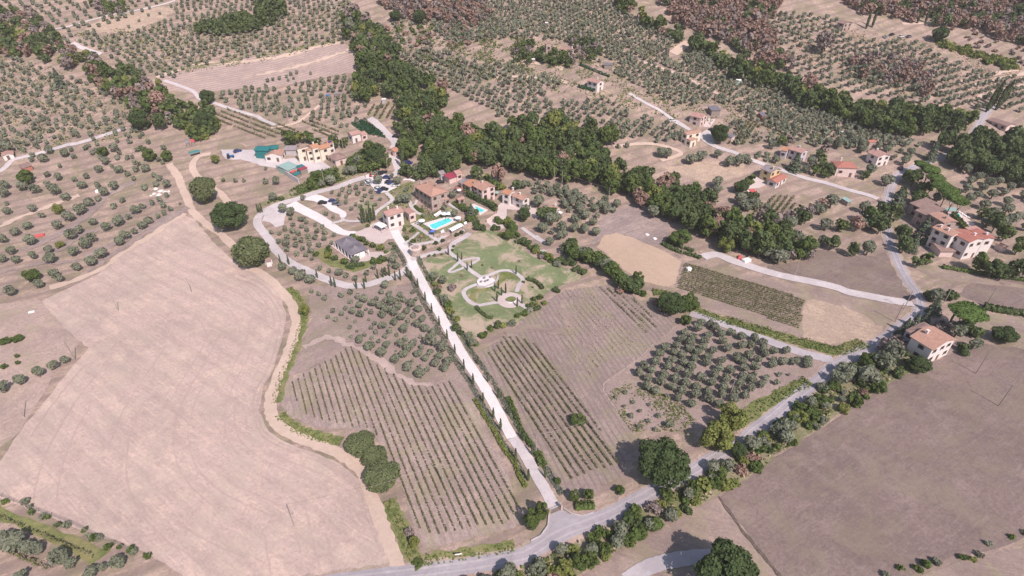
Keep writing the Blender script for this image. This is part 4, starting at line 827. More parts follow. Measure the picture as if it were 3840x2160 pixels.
# far olive slopes
sl = lambda k, a, b: (T(*k, [a])[0], T(*k, [b])[0])
olives(fill(D([(-40,130),(60,150),(130,175),(250,215),(330,245),(400,300),(370,330),(330,350),(250,345),(0,400),(-60,400)]), 4.2, 4.6, sl((0,0),(150,800),(950,1000)), .36, .88), 1.75, 'left slope')
olives(fill(D([(-40,400),(0,395),(300,345),(370,340),(430,400),(450,440),(300,400),(100,400),(-40,440)]), 6.5, 6.5, None, .4, .5), 1.6, 'left slope')
yellow_ex = T(0,0,[(1050,170),(1400,110),(1660,60),(1760,120),(1640,200),(1450,280),(1250,330),(960,340)])
olives(fill(D([(130,95),(300,60),(450,0),(500,-40),(880,-40),(890,60),(862,105),(700,130),(500,165),(430,195),(330,185),(240,130)]), 4.4, 5.2, sl((0,0),(1300,350),(1700,200)), .22, .93, [yellow_ex]), 1.8, 'upper left slope')
olives(fill(yellow_ex, 11, 11, None, .45, .5), 1.5, 'upper left slope')
olives(fill(D([(-60,-40),(100,-60),(420,-60),(440,-5),(300,55),(130,90),(60,40),(-60,20)]), 4.6, 5.6, sl((0,0),(500,0),(800,250)), .25, .9), 1.9, 'upper left slope')
olives(fill(D([(530,240),(640,210),(700,225),(770,200),(880,190),(920,230),(935,262),(880,292),(800,300),(740,300),(640,285),(560,262)]), 4.1, 4.3, sl((1,0),(100,900),(900,800)), .26, .86), 1.85, 'valley plot')
olives(fill(D([(740,300),(810,285),(900,270),(930,262),(1000,255),(930,300),(860,330),(790,330)]), 5.5, 5.5, None, .35, .7), 1.6, 'valley plot')
olives([(p[0], p[1]) for p in fill(T(1,0,[(100,800),(300,745),(560,690),(900,560),(930,520),(950,550),(600,710),(350,790),(150,840)]), 3.6, 5, sl((1,0),(150,800),(900,550)), .15, .95)], 1.5, 'valley plot')
olives(fill(D([(1000,130),(1090,120),(1230,160),(1290,160),(1340,180),(1420,205),(1500,235),(1560,265),(1600,290),(1690,310),(1720,335),(1700,350),(1550,372),(1460,335),(1380,305),(1250,290),(1160,240),(1100,215),(1040,175)]), 3.9, 4.6, sl((1,0),(1500,560),(2400,1000)), .26, .93, [T(2,0,[(300,880),(700,860),(780,960),(1000,900),(800,1020),(400,1010)]), T(2,0,[(700,700),(1100,700),(1100,920),(700,960)])]), 1.95, 'central slope')
olives(fill(D([(1150,-60),(1500,-60),(1560,20),(1640,62),(1750,112),(1830,142),(1900,185),(2000,242),(2100,285),(2200,312),(2250,345),(2220,372),(2160,372),(2060,330),(1960,330),(1900,310),(1850,262),(1780,262),(1700,262),(1600,212),(1500,152),(1440,100),(1290,92),(1150,112),(1080,62),(1100,30)]), 3.4, 3.9, sl((2,0),(600,300),(2100,1000)), .3, .93, [T(2,0,[(1700,430),(1810,420),(1780,520),(1700,620),(1800,700),(1560,590)]), T(2,0,[(880,560),(1050,590),(1050,760),(900,740)]), F((450,250),(950,60),(1300,180),(1300,400),(950,560),(500,560))]), 1.9, 'top slope')
olives(fill(T(2,0,[(1730,560),(1950,470),(2180,560),(2000,680),(1850,670)]), 2.9, 3.2, None, .3, .97), 1.8, 'top slope')
olives(fill(D([(1900,20),(2100,42),(2250,80),(2300,100),(2380,150),(2450,175),(2540,190),(2660,205),(2660,290),(2480,275),(2400,262),(2300,262),(2180,240),(2060,200),(2000,180),(1950,130)]), 5.0, 5.6, sl((3,0),(1700,900),(2500,700)), .2, .94, [T(3,0,[(700,170),(1050,200),(1400,300),(1450,400),(950,400),(700,300)])]), 2.05, 'right slope')
olives(fill(D([(2440,395),(2500,430),(2620,450),(2640,640),(2576,600),(2500,560),(2440,520),(2400,470)]), 6.6, 6.6, sl((3,1),(1800,250),(2400,600)), .2, .92), 2.5, 'right plot')
olives(fill(T(2,1,[(0,390),(300,380),(620,480),(900,560),(1130,590),(1100,650),(900,690),(700,720),(520,660),(420,540),(250,480),(30,440)]), 3.4, 3.6, None, .3, .97), 2.0, 'plot below the wooded gully')
olives(fill(T(2,1,[(270,740),(520,680),(900,720),(920,790),(850,920),(640,990),(450,960),(250,880)]), 6, 6, None, .4, .75), 2.1, 'plot below the wooded gully')
olives(fill(E((0,330),(400,280),(560,420),(260,450),(0,500)), 6, 6, None, .3, .8)+fill(E((950,60),(1800,0),(2576,0),(2576,500),(2300,480),(2260,300),(1850,260),(1500,330),(1200,200),(1020,200)), 5, 5.4, sl((3,1),(1000,0),(1800,300)), .3, .85), 2.2, 'village gardens')
olives(fill(F((120,520),(560,700),(420,720),(400,800),(0,900),(0,560)), 6, 6, None, .4, .6)+fill(F((1480,1080),(2000,1100),(2300,1300),(1900,1449),(1500,1449),(1280,1350)), 5.5, 5.5, None, .3, .8), 2.0, 'village gardens')
olives(fill(T(2,0,[(1950,1300),(2300,1200),(2576,1449),(2200,1449)]), 4.5, 4.5, None, .3, .9)+fill(T(3,0,[(0,880),(500,1100),(1000,1300),(1700,1449),(300,1449),(0,1449)]), 4.2, 4.6, sl((3,0),(0,950),(900,1300)), .3, .9), 1.95, 'village gardens')

# woods: the dark band through the valley, its branches, garden trees
deep = (('broad_forest', 9), ('broad_green', 8), ('broad_brown', 1), ('broad_yellow', 1)); mixed = (('broad_forest', 3), ('broad_green', 3), ('broad_brown', 2), ('broad_mauve', 2), ('broad_yellow', 1))
GUL = D([(878,110),(900,60),(950,60),(1000,135),(1050,190),(1075,240),(1120,290),(1200,325),(1300,328),(1400,345),(1490,362),(1540,405),(1610,440),(1690,460),(1750,475),(1790,510),(1840,538),(1920,575),(1985,590),(2035,622),(2030,640),(1980,648),(1910,632),(1850,605),(1745,562),(1650,512),(1580,482),(1530,462),(1460,448),(1350,430),(1270,408),(1180,395),(1120,400),(1080,400),(1065,350),(1035,315),(1005,262),(955,205),(908,155)])
trees(fill(GUL, 4.9, 4.9, None, .33, .97, h=5), 3.7, deep, 'in the wooded gully behind the estate')
trees(fill(D([(1560,-30),(1640,45),(1750,88),(1850,148),(2000,200),(2100,238),(2200,258),(2330,278),(2450,275),(2470,300),(2380,320),(2300,325),(2200,318),(2060,270),(1980,230),(1860,188),(1780,130),(1660,70),(1540,10)]), 4.9, 4.9, None, .33, .97, h=5), 3.6, deep, 'in the dark wooded band across the upper right hillside')
trees(fill(D([(-40,60),(60,62),(130,108),(200,128),(300,160),(400,200),(440,270),(430,312),(400,320),(350,290),(310,245),(200,172),(80,135),(-40,125)]), 5.0, 5.0, None, .35, .9, h=4), 3.2, mixed, 'in the mixed tree line down the left hillside')
trees(fill(T(0,0,[(1650,1080),(1750,1010),(1900,1060),(2100,1050),(2150,1150),(2180,1280),(2050,1400),(1900,1350),(1640,1200)]), 4.2, 4.2, None, .35, .85, h=3), 2.8, (('broad_green', 4), ('broad_forest', 3), ('bush_yellow', 2)), 'in the clump at the corner of the striped plot')
trees(fill(T(0,0,[(1980,230),(2300,150),(2576,120),(2576,260),(2300,320),(1960,300)])+[], 4, 4, None, .3, .95, h=4)+fill(T(1,0,[(0,0),(300,0),(320,100),(150,200),(0,250)]), 4.2, 4.2, None, .3, .95, h=4), 3.0, (('broad_forest', 4), ('broad_green', 1)), 'in the isolated copse on the upper left slope')
trees(fill(D([(2370,350),(2440,330),(2530,345),(2640,380),(2650,470),(2560,440),(2480,425),(2410,400)]), 5.2, 5.2, None, .3, .97, h=5), 4.0, (('broad_forest', 1),), 'in the dark wood at the right edge')
trees(fill(D([(1000,395),(1060,380),(1110,400),(1160,420),(1260,430),(1330,455),(1300,470),(1240,470),(1180,440),(1110,432),(1080,445),(1050,410)]), 5.4, 5.4, None, .35, .8, h=4), 3.2, (('broad_green', 3), ('broad_forest', 3), ('broad_brown', 1), ('bush_yellow', 1)), 'behind the long orange roofed house')
trees(fill(T(1,0,[(1700,780),(1900,830),(1940,980),(1880,1060),(1780,1000)]), 5, 5, None, .3, .9, h=4)+fill(T(1,0,[(980,760),(1180,700),(1260,880),(1240,1000),(1000,960)]), 5, 5, None, .3, .9, h=4), 3.4, deep, 'beside the wooded gully at the valley plots')
trees(fill(T(1,1,[(500,340),(720,290),(900,200),(1000,80),(1150,100),(1260,190),(1210,270),(1000,320),(830,390),(620,430),(520,480)]), 3.7, 3.7, None, .35, .92, h=3), 2.6, (('broad_green', 5), ('olive', 4), ('bush_green', 3), ('bush_forest', 2)), 'in the green belt between farm yard and estate')
trees(fill(T(1,1,[(0,620),(130,540),(280,490),(470,440),(500,470),(420,520),(250,580),(60,680),(0,720)]), 3.4, 3.4, None, .35, .9, h=2), 1.9, (('bush_green', 3), ('olive', 3), ('bush_forest', 1), ('bush_mauve', 2)), 'along the outer side of the ring lane')
trees(fill(E((380,180),(560,60),(720,30),(760,110),(560,230),(520,300),(380,290)), 5, 5, None, .3, .9, h=4)+fill(E((980,230),(1250,180),(1420,300),(1420,560),(1680,600),(1750,540),(1900,420),(2100,420),(2250,520),(2260,640),(2000,620),(1800,680),(1500,640),(1200,620),(960,540),(600,480),(560,440),(680,360),(900,330)), 5.2, 5.2, None, .35, .88, h=3), 2.5, (('broad_forest', 3), ('broad_green', 4), ('olive', 4), ('broad_mauve', 1), ('conifer', 1)), 'in the hamlet gardens above the lane')
trees(fill(E((1950,700),(2220,640),(2230,760),(2180,900),(2060,940),(1950,850)), 5, 5, None, .3, .9, h=3)+fill(E((2000,1000),(2180,1060),(2200,1180),(2150,1400),(2060,1449),(1960,1350),(2010,1200)), 4.6, 4.6, None, .3, .9, h=3), 2.8, (('broad_forest', 3), ('broad_green', 2), ('olive', 2)), 'on the bank left of the right hand road')
trees(fill(T(3,1,[(1300,450),(1400,500),(1390,620),(1330,640),(1300,780),(1420,900),(1500,1100),(1540,1200),(1480,1260),(1400,1150),(1330,1000),(1250,850),(1230,640)]), 4.6, 4.6, None, .3, .88, h=3), 2.7, (('broad_forest', 3), ('conifer', 2), ('olive', 2), ('broad_green', 1)), 'between the right hand road and the pine villa')
trees(fill(E((0,950),(200,900),(700,1300),(1000,1050),(1300,1100),(1200,1400),(1600,1340),(1800,1449),(0,1449)), 5.4, 5.4, None, .4, .7, h=2)+fill(T(3,1,[(0,780),(250,900),(480,960),(480,1120),(380,1160),(200,1160),(0,1200)]), 4.8, 4.8, None, .35, .9, h=3), 2.9, (('broad_mauve', 3), ('broad_forest', 2), ('olive', 3), ('broad_brown', 1), ('broad_green', 1)), 'in the scrubby gardens left of the right hand road')
trees(fill(T(2,0,[(0,440),(150,380),(270,440),(300,500),(500,500),(630,560),(640,440),(560,370),(700,350),(870,400),(900,500),(800,600),(560,640),(300,600),(0,590)])+[], 3.9, 3.9, None, .35, .85, h=3), 1.0, (('cypress', 2), ('broad_forest', 2), ('broad_green', 1), ('broad_mauve', 1)), 'cyw')
trees(fill(D([(1000,395),(1060,378),(1060,300),(1010,262),(985,290),(1000,340)]), 4.8, 4.8, None, .35, .9, h=4), 3.2, deep, 'in the wooded gully behind the estate')
trees(fill(T(1,0,[(1480,1040),(1760,900),(1800,860),(1920,900),(1900,1050),(1700,1100),(1560,1200)]), 4.9, 4.9, None, .35, .85, h=4), 3.2, deep, 'in the wooded gully behind the estate')
# hedge row south of the lawn, shrubs on garden borders
def along(px, step, jit=.4, h=1.0):
    p = densify([(q.x, q.y) for q in W(px, h)], step); return [(a+rnd.uniform(-jit, jit)*step, b+rnd.uniform(-jit, jit)*step) for a, b in p]
HB = T(2,1,[(570,1060),(700,1110),(860,1160),(960,1230),(1050,1310),(1150,1400)])+T(2,2,[(1220,-20)])
trees(along(HB, 2.6, .5, 3)+along(HB, 3.2, .6, 1.5), 3.0, (('broad_forest', 4), ('broad_green', 2), ('olive', 1)), 'in the tall dark hedge between lawn and straw field', zs=.8)
trees(along(T(2,2,[(1100,0),(1300,70),(1420,130)])+T(2,2,[(1500,200)]), 3.2, .4), 1.6, (('bush_green', 3), ('bush_brown', 1), ('bush_forest', 1)), 'on the bank below the straw field')
trees(along(T(2,1,[(0,850),(60,960),(180,1010),(300,1100),(420,1180),(560,1190),(640,1240),(720,1290)]), 2.5, .5), 1.9, (('bush_green', 3), ('bush_yellow', 1), ('bush_forest', 3), ('bush_olive', 2)), 'on the upper border of the big lawn')
trees(along(T(2,2,[(250,90),(190,180),(120,260),(30,330)])+T(1,2,[(2500,370),(2340,410),(2270,480),(2240,560)]), 2.4, .5), 1.5, (('bush_green', 3), ('bush_yellow', 2), ('bush_forest', 2), ('bush_olive', 2)), 'on the lower border of the big lawn')
trees(along(T(1,2,[(1720,-120),(1800,40),(1880,130),(1950,220),(2010,320),(2080,430),(2150,540)]), 2.3, .5), 1.6, (('bush_green', 2), ('bush_yellow', 1), ('bush_forest', 2), ('bush_olive', 3)), 'between the driveway and the lawn')
trees(along(T(2,1,[(-160,760),(-60,800),(20,850)])+T(1,1,[(2576,870)]), 2.4, .5), 2.2, (('bush_green', 3), ('bush_forest', 2), ('bush_yellow', 1)), 'between the small paved yard and the lawn')
trees(along(T(1,1,[(2170,760),(2210,820),(2300,850),(2400,860)]), 2.2, .5)+along(T(1,1,[(2080,640),(2180,700),(2200,780)]), 2.4, .4), 2.0, (('bush_green', 3), ('bush_forest', 2)), 'right of the large pool')
trees(along(T(1,1,[(620,1090),(700,1040),(740,1130),(850,1190),(1000,1220),(1150,1190),(1300,1140)]), 2.6, .5)+along(T(1,1,[(980,920),(1060,960),(1150,1020),(1240,1040)]), 2.4, .4), 1.6, (('bush_green', 4), ('bush_forest', 2), ('bush_yellow', 2)), 'round the marquee')
trees(along(T(1,1,[(850,860),(940,870),(1060,850),(1130,820)]), 2.4, .3), 1.3, (('bush_green', 2), ('bush_forest', 1)), 'in the hedge at the courtyard entrance')
trees(along(T(1,1,[(1470,290),(1540,320),(1620,350),(1700,340)]), 2.2, .3)+along(T(1,1,[(1700,150),(1800,160),(1900,180)]), 2.8, .5)+along(T(1,1,[(1700,230),(1800,310)]), 2.8, .5), 2.4, (('broad_forest', 3), ('bush_green', 2)), 'north of the square farmhouse')
trees(fill(T(1,1,[(1490,830),(1560,800),(1640,880),(1560,960),(1500,1000),(1450,940)]), 2.6, 2.6, None, .4, .7)+fill(T(1,1,[(1570,960),(1660,900),(1760,960),(1640,1010)]), 2.6, 2.6, None, .4, .7)+fill(T(1,1,[(1280,1030),(1370,960),(1430,1080),(1300,1080)]), 2.4, 2.4, None, .4, .9), 1.1, (('bush_green', 3), ('bush_olive', 3), ('bush_brown', 1), ('bush_forest', 1)), 'in the flower beds by the villa')
trees(along(HEDGE_ROAD[:0]+D([(1180,1470),(1260,1440),(1340,1440),(1420,1400),(1500,1360),(1560,1325),(1640,1285),(1720,1245),(1800,1205),(1860,1160),(1930,1110),(1990,1060),(2060,1010),(2120,965),(2180,925),(2260,900)]), 2.6, .9), 1.9, (('olive', 3), ('bush_green', 3), ('bush_yellow', 2), ('bush_forest', 2), ('bush_mauve', 1), ('bush_olive', 2)), 'in the hedge row between road and brown field', .3)
trees(fill(HEDGE_ROAD, 3.1, 3.1, None, .45, .85, h=1), 1.75, (('olive', 2), ('bush_green', 4), ('bush_yellow', 2), ('bush_forest', 2), ('bush_olive', 3), ('bush_brown', 1)), 'in the hedge row between road and brown field', .35)
trees(along(T(3,3,[(1250,1440),(1400,1380),(1600,1330),(1720,1290)]), 2.2, .4)+along(T(3,3,[(1950,1270),(2030,1220),(2160,1190),(2300,1130),(2500,1090),(2640,1050)]), 2.6, .5), 1.1, (('bush_green', 3), ('bush_olive', 2), ('bush_yellow', 1)), 'on the grassy bank at the bottom right')
trees(along(T(0,3,[(60,690),(200,710),(470,860),(580,890),(800,970),(860,1000),(940,1030),(1010,1030),(1100,1110),(1270,1190),(1350,1220),(1450,1260)]), 2.4, .3), .95, (('bush_green', 3), ('bush_olive', 2), ('bush_forest', 1)), 'along the wire fence below the stubble field')
trees(px_pts(T(2,1,[(1500,110,.6),(1560,130,.4),(1910,140,.8),(1800,180,.6),(2070,120,.7),(2180,200,.7),(2290,190,.8),(2350,160,.7),(2050,410,.8),(2400,380,.8),(2070,490,.8),(2290,560,1),(2440,590,1.3),(1430,720,.5),(2320,620,.8)])), 2.8, (('olive', 3), ('broad_green', 1)), 'in the plots above the wooded gully')
trees(px_pts(T(2,1,[(110,560,.9),(260,600,.9),(330,690,.6),(310,840,1.1),(400,730,.8),(390,790,.7),(500,860,1),(140,660,1.2),(300,740,.5),(380,990,.8)])), 2.6, (('olive', 2), ('broad_forest', 1)), 'around the small cottage below the grey grove')
trees(px_pts(T(3,2,[(860,840,.8),(1000,940,.6),(700,900,.9),(780,850,.7),(1150,780,.9),(1240,690,.8),(1190,580,1),(1300,560,.8),(1650,650,.7),(1740,600,.8),(1980,600,1),(2080,560,1.1),(1900,440,1),(1750,370,1),(1610,420,1),(2080,420,1),(2010,380,.8),(1640,60,1),(1840,60,1.1),(1700,110,.9),(1440,260,.8)])), 2.8, (('olive', 3), ('bush_forest', 2), ('broad_green', 1), ('bush_mauve', 1)), 'around the roadside farmhouse')
trees(px_pts(T(3,1,[(640,590,1.2),(1000,790,.6),(940,820,.8),(870,600,.7),(960,650,1),(1600,1180,.6),(1900,1170,1.1),(2080,1170,1),(2270,1120,.8),(2510,1070,1),(1960,1040,.4),(2380,920,1.3),(2230,760,1.8),(2180,700,1.5),(2280,830,1.4),(860,1060,1.5),(650,1000,1.3),(560,980,1.1),(370,1080,1.6),(300,1120,1.2),(1450,400,.7),(1530,480,.4),(1610,480,.4),(1490,600,.5),(1700,570,.4),(1000,1080,.8),(1340,300,1.2),(1400,340,1.1),(2100,1260,.6),(2230,1310,.8),(2350,1330,.8),(2480,1330,.8)])), 3.1, (('broad_forest', 5), ('broad_green', 2), ('olive', 2)), 'around the pine villa and its road')
trees(fill(T(1,0,[(880,180),(1000,80),(1230,250),(1350,380),(1430,480),(1300,560),(1180,540),(960,430),(880,330)]), 4.8, 4.8, None, .35, .9, h=3), 3.1, (('broad_green', 4), ('broad_forest', 3), ('olive', 2), ('broad_mauve', 1)), 'in the upper end of the wooded gully')
trees(fill(C((830,60),(1150,60),(1450,40),(1470,160),(1150,190),(870,240)), 4.4, 4.4, None, .3, .85, h=3)+fill(C((1760,130),(2080,120),(2080,260),(1800,290)), 4.6, 4.6, None, .3, .8, h=3)+fill(C((2440,280),(2576,240),(2800,500),(2700,620),(2500,540)), 4.4, 4.4, None, .3, .9, h=3), 3.0, (('broad_green', 3), ('broad_forest', 2), ('broad_yellow', 1)), 'beside the farm houses')
trees(fill(T(2,0,[(0,1230),(350,1230),(420,1160),(560,1200),(640,1280),(800,1250),(900,1330),(1040,1350),(1000,1449),(0,1449)]), 4.8, 4.8, None, .3, .95, h=4), 3.5, deep, 'in the wooded gully behind the estate')
trees(fill(T(3,0,[(1700,400),(1900,430),(2200,530),(2500,600),(2480,700),(2250,640),(1950,520),(1720,460)]), 2.8, 2.8, None, .35, .92), 2.0, (('bush_yellow', 4), ('bush_green', 2)), 'in the yellow green strip across the far right slope')
trees(fill(T(3,0,[(780,600),(1100,560),(1400,600),(1700,750),(1780,950),(1650,960),(1400,860),(1100,800),(850,740)]), 4.5, 4.5, None, .35, .8, h=3), 2.7, (('broad_mauve', 3), ('broad_brown', 4), ('olive', 3)), 'in the brown clump on the far right slope')
trees(fill(T(0,0,[(900,0),(1250,0),(1240,110),(1000,130)]), 4, 4, None, .3, .9, h=3), 2.3, (('broad_mauve', 1), ('broad_green', 2)), 'beside the topmost left lane')

# far woods, too many to tell apart
W1 = Stuff()
for p in fill(D([(1620,-60),(1970,-60),(1965,10),(1935,50),(1960,120),(2000,175),(1900,150),(1820,95),(1700,50)]), 4.6, 4.6, None, .35, .98, h=4): W1.add(rnd.choice(['broad_brown', 'broad_brown', 'broad_mauve', 'broad_forest', 'broad_brown']), *p, 3.2*rnd.uniform(.7, 1.2))
for p in fill(D([(2060,-60),(2650,-60),(2650,110),(2540,95),(2450,62),(2330,58),(2280,40),(2160,20)]), 4.6, 4.6, None, .35, .98, h=4): W1.add(rnd.choice(['broad_brown', 'broad_brown', 'broad_mauve', 'broad_forest']), *p, 3.2*rnd.uniform(.7, 1.2))
for p in fill(D([(960,-60),(1180,-60),(1240,30),(1190,62),(1100,50),(1010,40),(950,0)]), 4.2, 4.2, None, .35, .95, h=3): W1.add(rnd.choice(['broad_brown', 'broad_brown', 'broad_mauve']), *p, 2.6*rnd.uniform(.7, 1.2))
for p in fill(D([(1080,50),(1190,62),(1260,60),(1280,92),(1150,112),(1090,120),(1000,120),(960,60),(1010,45)]), 4.4, 4.4, None, .4, .8, h=2): W1.add(rnd.choice(['bush_olive', 'bush_mauve', 'bush_green', 'bush_brown']), *p, 2.0*rnd.uniform(.6, 1.2))
for p in fill(T(3,0,[(1820,230),(2300,290),(2576,270),(2700,300),(2700,700),(2500,600),(2200,520),(1900,420)]), 4.6, 4.6, None, .45, .5, h=1): W1.add(rnd.choice(['bush_mauve', 'bush_brown']), *p, 1.6*rnd.uniform(.6, 1.2))
for p in fill(T(0,0,[(-200,100),(150,60),(400,130),(450,240),(620,330),(600,450),(300,560),(-100,500)]), 4.4, 4.4, None, .4, .85, h=3): W1.add(rnd.choice(['broad_mauve', 'broad_brown', 'broad_forest', 'broad_green']), *p, 2.5*rnd.uniform(.7, 1.2))
# beyond the picture's upper edge the hill goes on under woods
for _ in range(1500):
    x, y = rnd.uniform(-520, 520), rnd.uniform(470, 700)
    if at(1920, -30).y < y and not blocked(x, y): W1.add(rnd.choice(['broad_brown', 'broad_mauve', 'broad_forest', 'olive']), x, y, rnd.uniform(2.2, 3.6))
W1.build('woodland', 'brown and green oak wood covering the far slopes', 'woodland')

# olives: the 300 that show largest stand alone, the rest of the slopes is one mass
def dep(x, y): return depth(x, y, H(x, y))
OLV = [o for o in OLV if not blocked(o[0], o[1])]
OLV.sort(key=lambda o: dep(o[0], o[1])/o[2]); W2 = Stuff()
n_ = 0
for x, y, r, place in OLV:
    if n_ < 300 and ' ' in place and dep(x, y) < 330:
        n_ += 1
        if not place.startswith(('in ', 'on ', 'small', 'standing', 'plot')): place = 'in the '+place
        if place.startswith('plot'): place = 'in the '+place
        plant('olive', x, y, r, 'olive_tree', 'grey green olive tree '+place, 'olive tree', 'olive trees '+place)
    else: W2.add('olive', x, y, r*.84)
W2.build('olive_grove', 'grey green olive trees in rows over the far slopes', 'olive grove')
# other trees
HP = [at(*p, 2.0) for p in E((850,300), (1590,520), (2150,370), (450,560), (640,260))+V((950,1180), (1200,1180))]
TREE = [t for t in TREE if not blocked(t[0], t[1]) and all(not (abs(t[0]-q.x+(q.y-t[1])*q.x/q.y) < 7 and -1 < q.y-t[1] < 13) for q in HP)]
TREE.sort(key=lambda t: dep(t[0], t[1])/t[2]); W3 = Stuff(); W4 = Stuff(); cn = {'t': 0, 'b': 0, 'c': 0}
NM = {'forest': 'dark green', 'green': 'fresh green', 'yellow': 'yellow green', 'brown': 'dried brown', 'mauve': 'bare mauve grey', 'olive': 'grey green'}
for x, y, r, kind, place, zs in TREE:
    if place == 'cyw':
        r = rnd.uniform(4.5, 7) if kind == 'cypress' else 2.4
        place = 'in the dark cypress wood round the hidden stone house'
    if kind == 'cypress':
        cn['c'] += 1; plant('cypress', x, y, r, 'cypress_tree', 'dark pointed cypress '+place, 'cypress', 'cypresses in the dark wood'); continue
    if kind == 'conifer':
        plant('conifer', x, y, r, 'fir_tree', 'blue green fir tree '+place, 'fir tree', 'fir trees '+place); continue
    if kind == 'olive':
        cn['b'] += 1
        if cn['b'] <= 300: plant('olive', x, y, r, 'grey_leaved_tree', 'silvery grey leaved small tree '+place, 'tree', 'grey leaved trees '+place, zs)
        else: W4.add('bush_olive', x, y, r, zs)
        continue
    k = 'b' if kind.startswith('bush') else 't'; cn[k] += 1; c_ = NM[kind.split('_')[1]]
    if cn[k] <= 298:
        nm, lb, ct = ('shrub', 'shrub', 'shrub') if k == 'b' else ('broadleaf_tree', 'broadleaf tree', 'tree')
        plant(kind, x, y, r, nm, f'{c_} {lb} {place}', ct, f'{c_} {lb}s {place}', zs)
    else: (W3 if k == 't' else W4).add(kind, x, y, r, zs)
W3.build('forest', 'dense dark broadleaf wood in the far part of the valley', 'wood')
W4.build('shrubbery', 'mixed low bushes in the rough ground', 'bushes')


# ------------------------------------------------------------------ single trees one can point to
def big(kind, px, rpx, name, label, cat='tree', zs=1.0, zc=1.1, k=.37267):
    """crown centre and radius (tile pixels) measured in the photograph -> a tree of that size standing on the ground there"""
    q = at(px[0], px[1], 3.0)
    for _ in range(4):
        r = rpx*k*depth(q.x, q.y, q.z)/FPX; q = at(px[0], px[1], zc*r*zs)
    return plant(kind, q.x, q.y, r, name, label, cat, None, zs)
t1 = lambda i, j, x, y: T(i, j, [(x, y)])[0]
big('big_grey', t1(0,1,2035,430), 135, 'holm_oak', 'round dense grey green tree left of the farm track, nearer the olive hillside', zs=1.2)
big('big_oak', t1(0,1,2300,700), 185, 'holm_oak', 'large dark green domed tree where two dirt tracks meet', zs=.85)
big('big_grey', t1(1,1,-60,1030), 190, 'willow_tree', 'broad pale grey green tree at the outer bend of the ring lane', zs=1.05)
big('big_oak', t1(2,3,1530,290), 278, 'oak_tree', 'largest dark green oak beside the asphalt road', zs=.95)
big('big_yellow', t1(2,2,2205,1290), 160, 'poplar_tree', 'yellow green tree on the road verge, farther of the pair')
big('big_yellow', t1(2,3,2060,60), 185, 'poplar_tree', 'yellow green tree on the road verge, nearer of the pair next to the big oak', zs=.8)
big('big_oak', t1(2,3,2160,1400), 330, 'oak_tree', 'dark oak at the bottom edge over the curved lane', zs=1.0)
big('big_oak', t1(2,2,1610,140), 150, 'holm_oak', 'dark blue green tree at the corner of the right vineyard', zs=.8)
big('big_green', t1(2,2,1790,140), 105, 'broadleaf_tree', 'fresh green tree touching the dark one at the vineyard corner')
big('big_green', t1(2,2,1750,320), 60, 'broadleaf_tree', 'small bright green tree at the upper corner of the regular grove')
big('big_green', t1(2,2,665,1330), 82, 'shrub', 'lone green bush standing in the right vineyard', 'shrub', .75, .8)
big('big_grey', t1(1,3,1050,120), 168, 'bush_clump', 'first pale green bush clump on the dirt track bend', 'bushes', .7, .8)
big('big_grey', t1(1,3,1190,250), 145, 'bush_clump', 'middle brownish green bush clump beside the dirt track', 'bushes', .8, .8)
big('big_grey', t1(1,3,1265,450), 200, 'bush_clump', 'largest green bush clump between dirt track and vineyard', 'bushes', .7, .8)
big('big_yellow', t1(1,2,480,225), 58, 'shrub', 'yellowish bush in the green verge of the dirt track', 'shrub')
big('big_yellow', t1(1,3,1595,1110), 62, 'shrub', 'yellow green young tree near the end of the dirt track', 'shrub', 1.2)
big('bush_mauve', t1(1,3,1540,1000), 58, 'shrub', 'bare dark twiggy bush at the vineyard corner by the dirt track', 'shrub')
big('big_green', t1(1,3,1625,1320), 60, 'shrub', 'low dark green bush at the junction of dirt track and road', 'shrub', .6)
big('big_green', t1(2,1,1700,930), 112, 'willow_tree', 'lone leafy green tree on the grass by the wooded gully', zs=.8)
big('big_green', t1(2,1,1270,1335), 60, 'pine_tree', 'lone round green pine at the lower end of the straw field')
big('big_yellow', t1(2,1,2155,1010), 85, 'broadleaf_tree', 'bright yellow green tree at the end of the wooded gully')
big('broad_brown', t1(2,1,2360,950), 95, 'broadleaf_tree', 'orange brown tree at the end of the wooded gully')
big('big_oak', t1(2,1,2310,420), 75, 'broadleaf_tree', 'dark green tree casting a long shadow below the yellow house')
big('big_green', t1(2,1,2090,870), 60, 'broadleaf_tree', 'small green tree in front of the brown trees of the gully')
big('big_oak', t1(2,1,120,710), 68, 'broadleaf_tree', 'tall green tree on the paved yard below the double house')
big('big_green', t1(3,2,1015,715), 85, 'broadleaf_tree', 'round yellowish green tree just past the fork of the road')
big('big_oak', t1(3,2,1530,760), 115, 'broadleaf_tree', 'broad dark green tree below the roadside farmhouse', zs=.8)
big('big_oak', t1(3,2,2390,460), 120, 'broadleaf_tree', 'dark green tree at the far right beside the brown field', zs=.75)
big('big_green', t1(3,2,1120,1005), 72, 'broadleaf_tree', 'small round bright green tree at the edge of the brown field')
big('big_green', t1(3,2,530,1120), 75, 'broadleaf_tree', 'green tree hanging over the road below the fork')
big('big_oak', t1(2,3,2280,180), 85, 'broadleaf_tree', 'dark tree across the road from the yellow green pair')
big('big_green', t1(2,3,690,1310), 90, 'broadleaf_tree', 'bright green tree in the hedge row opposite the gate')
big('big_green', t1(2,3,1190,1080), 75, 'shrub', 'light green bush in the hedge row beyond the junction', 'shrub')
big('big_green', t1(2,3,1300,1020), 65, 'shrub', 'second light green bush in the hedge row beyond the junction', 'shrub')
big('big_green', t1(2,3,205,860), 92, 'cypress_bush', 'thick bright green conifer left of the gate', 'tree', 1.7, 1.1)
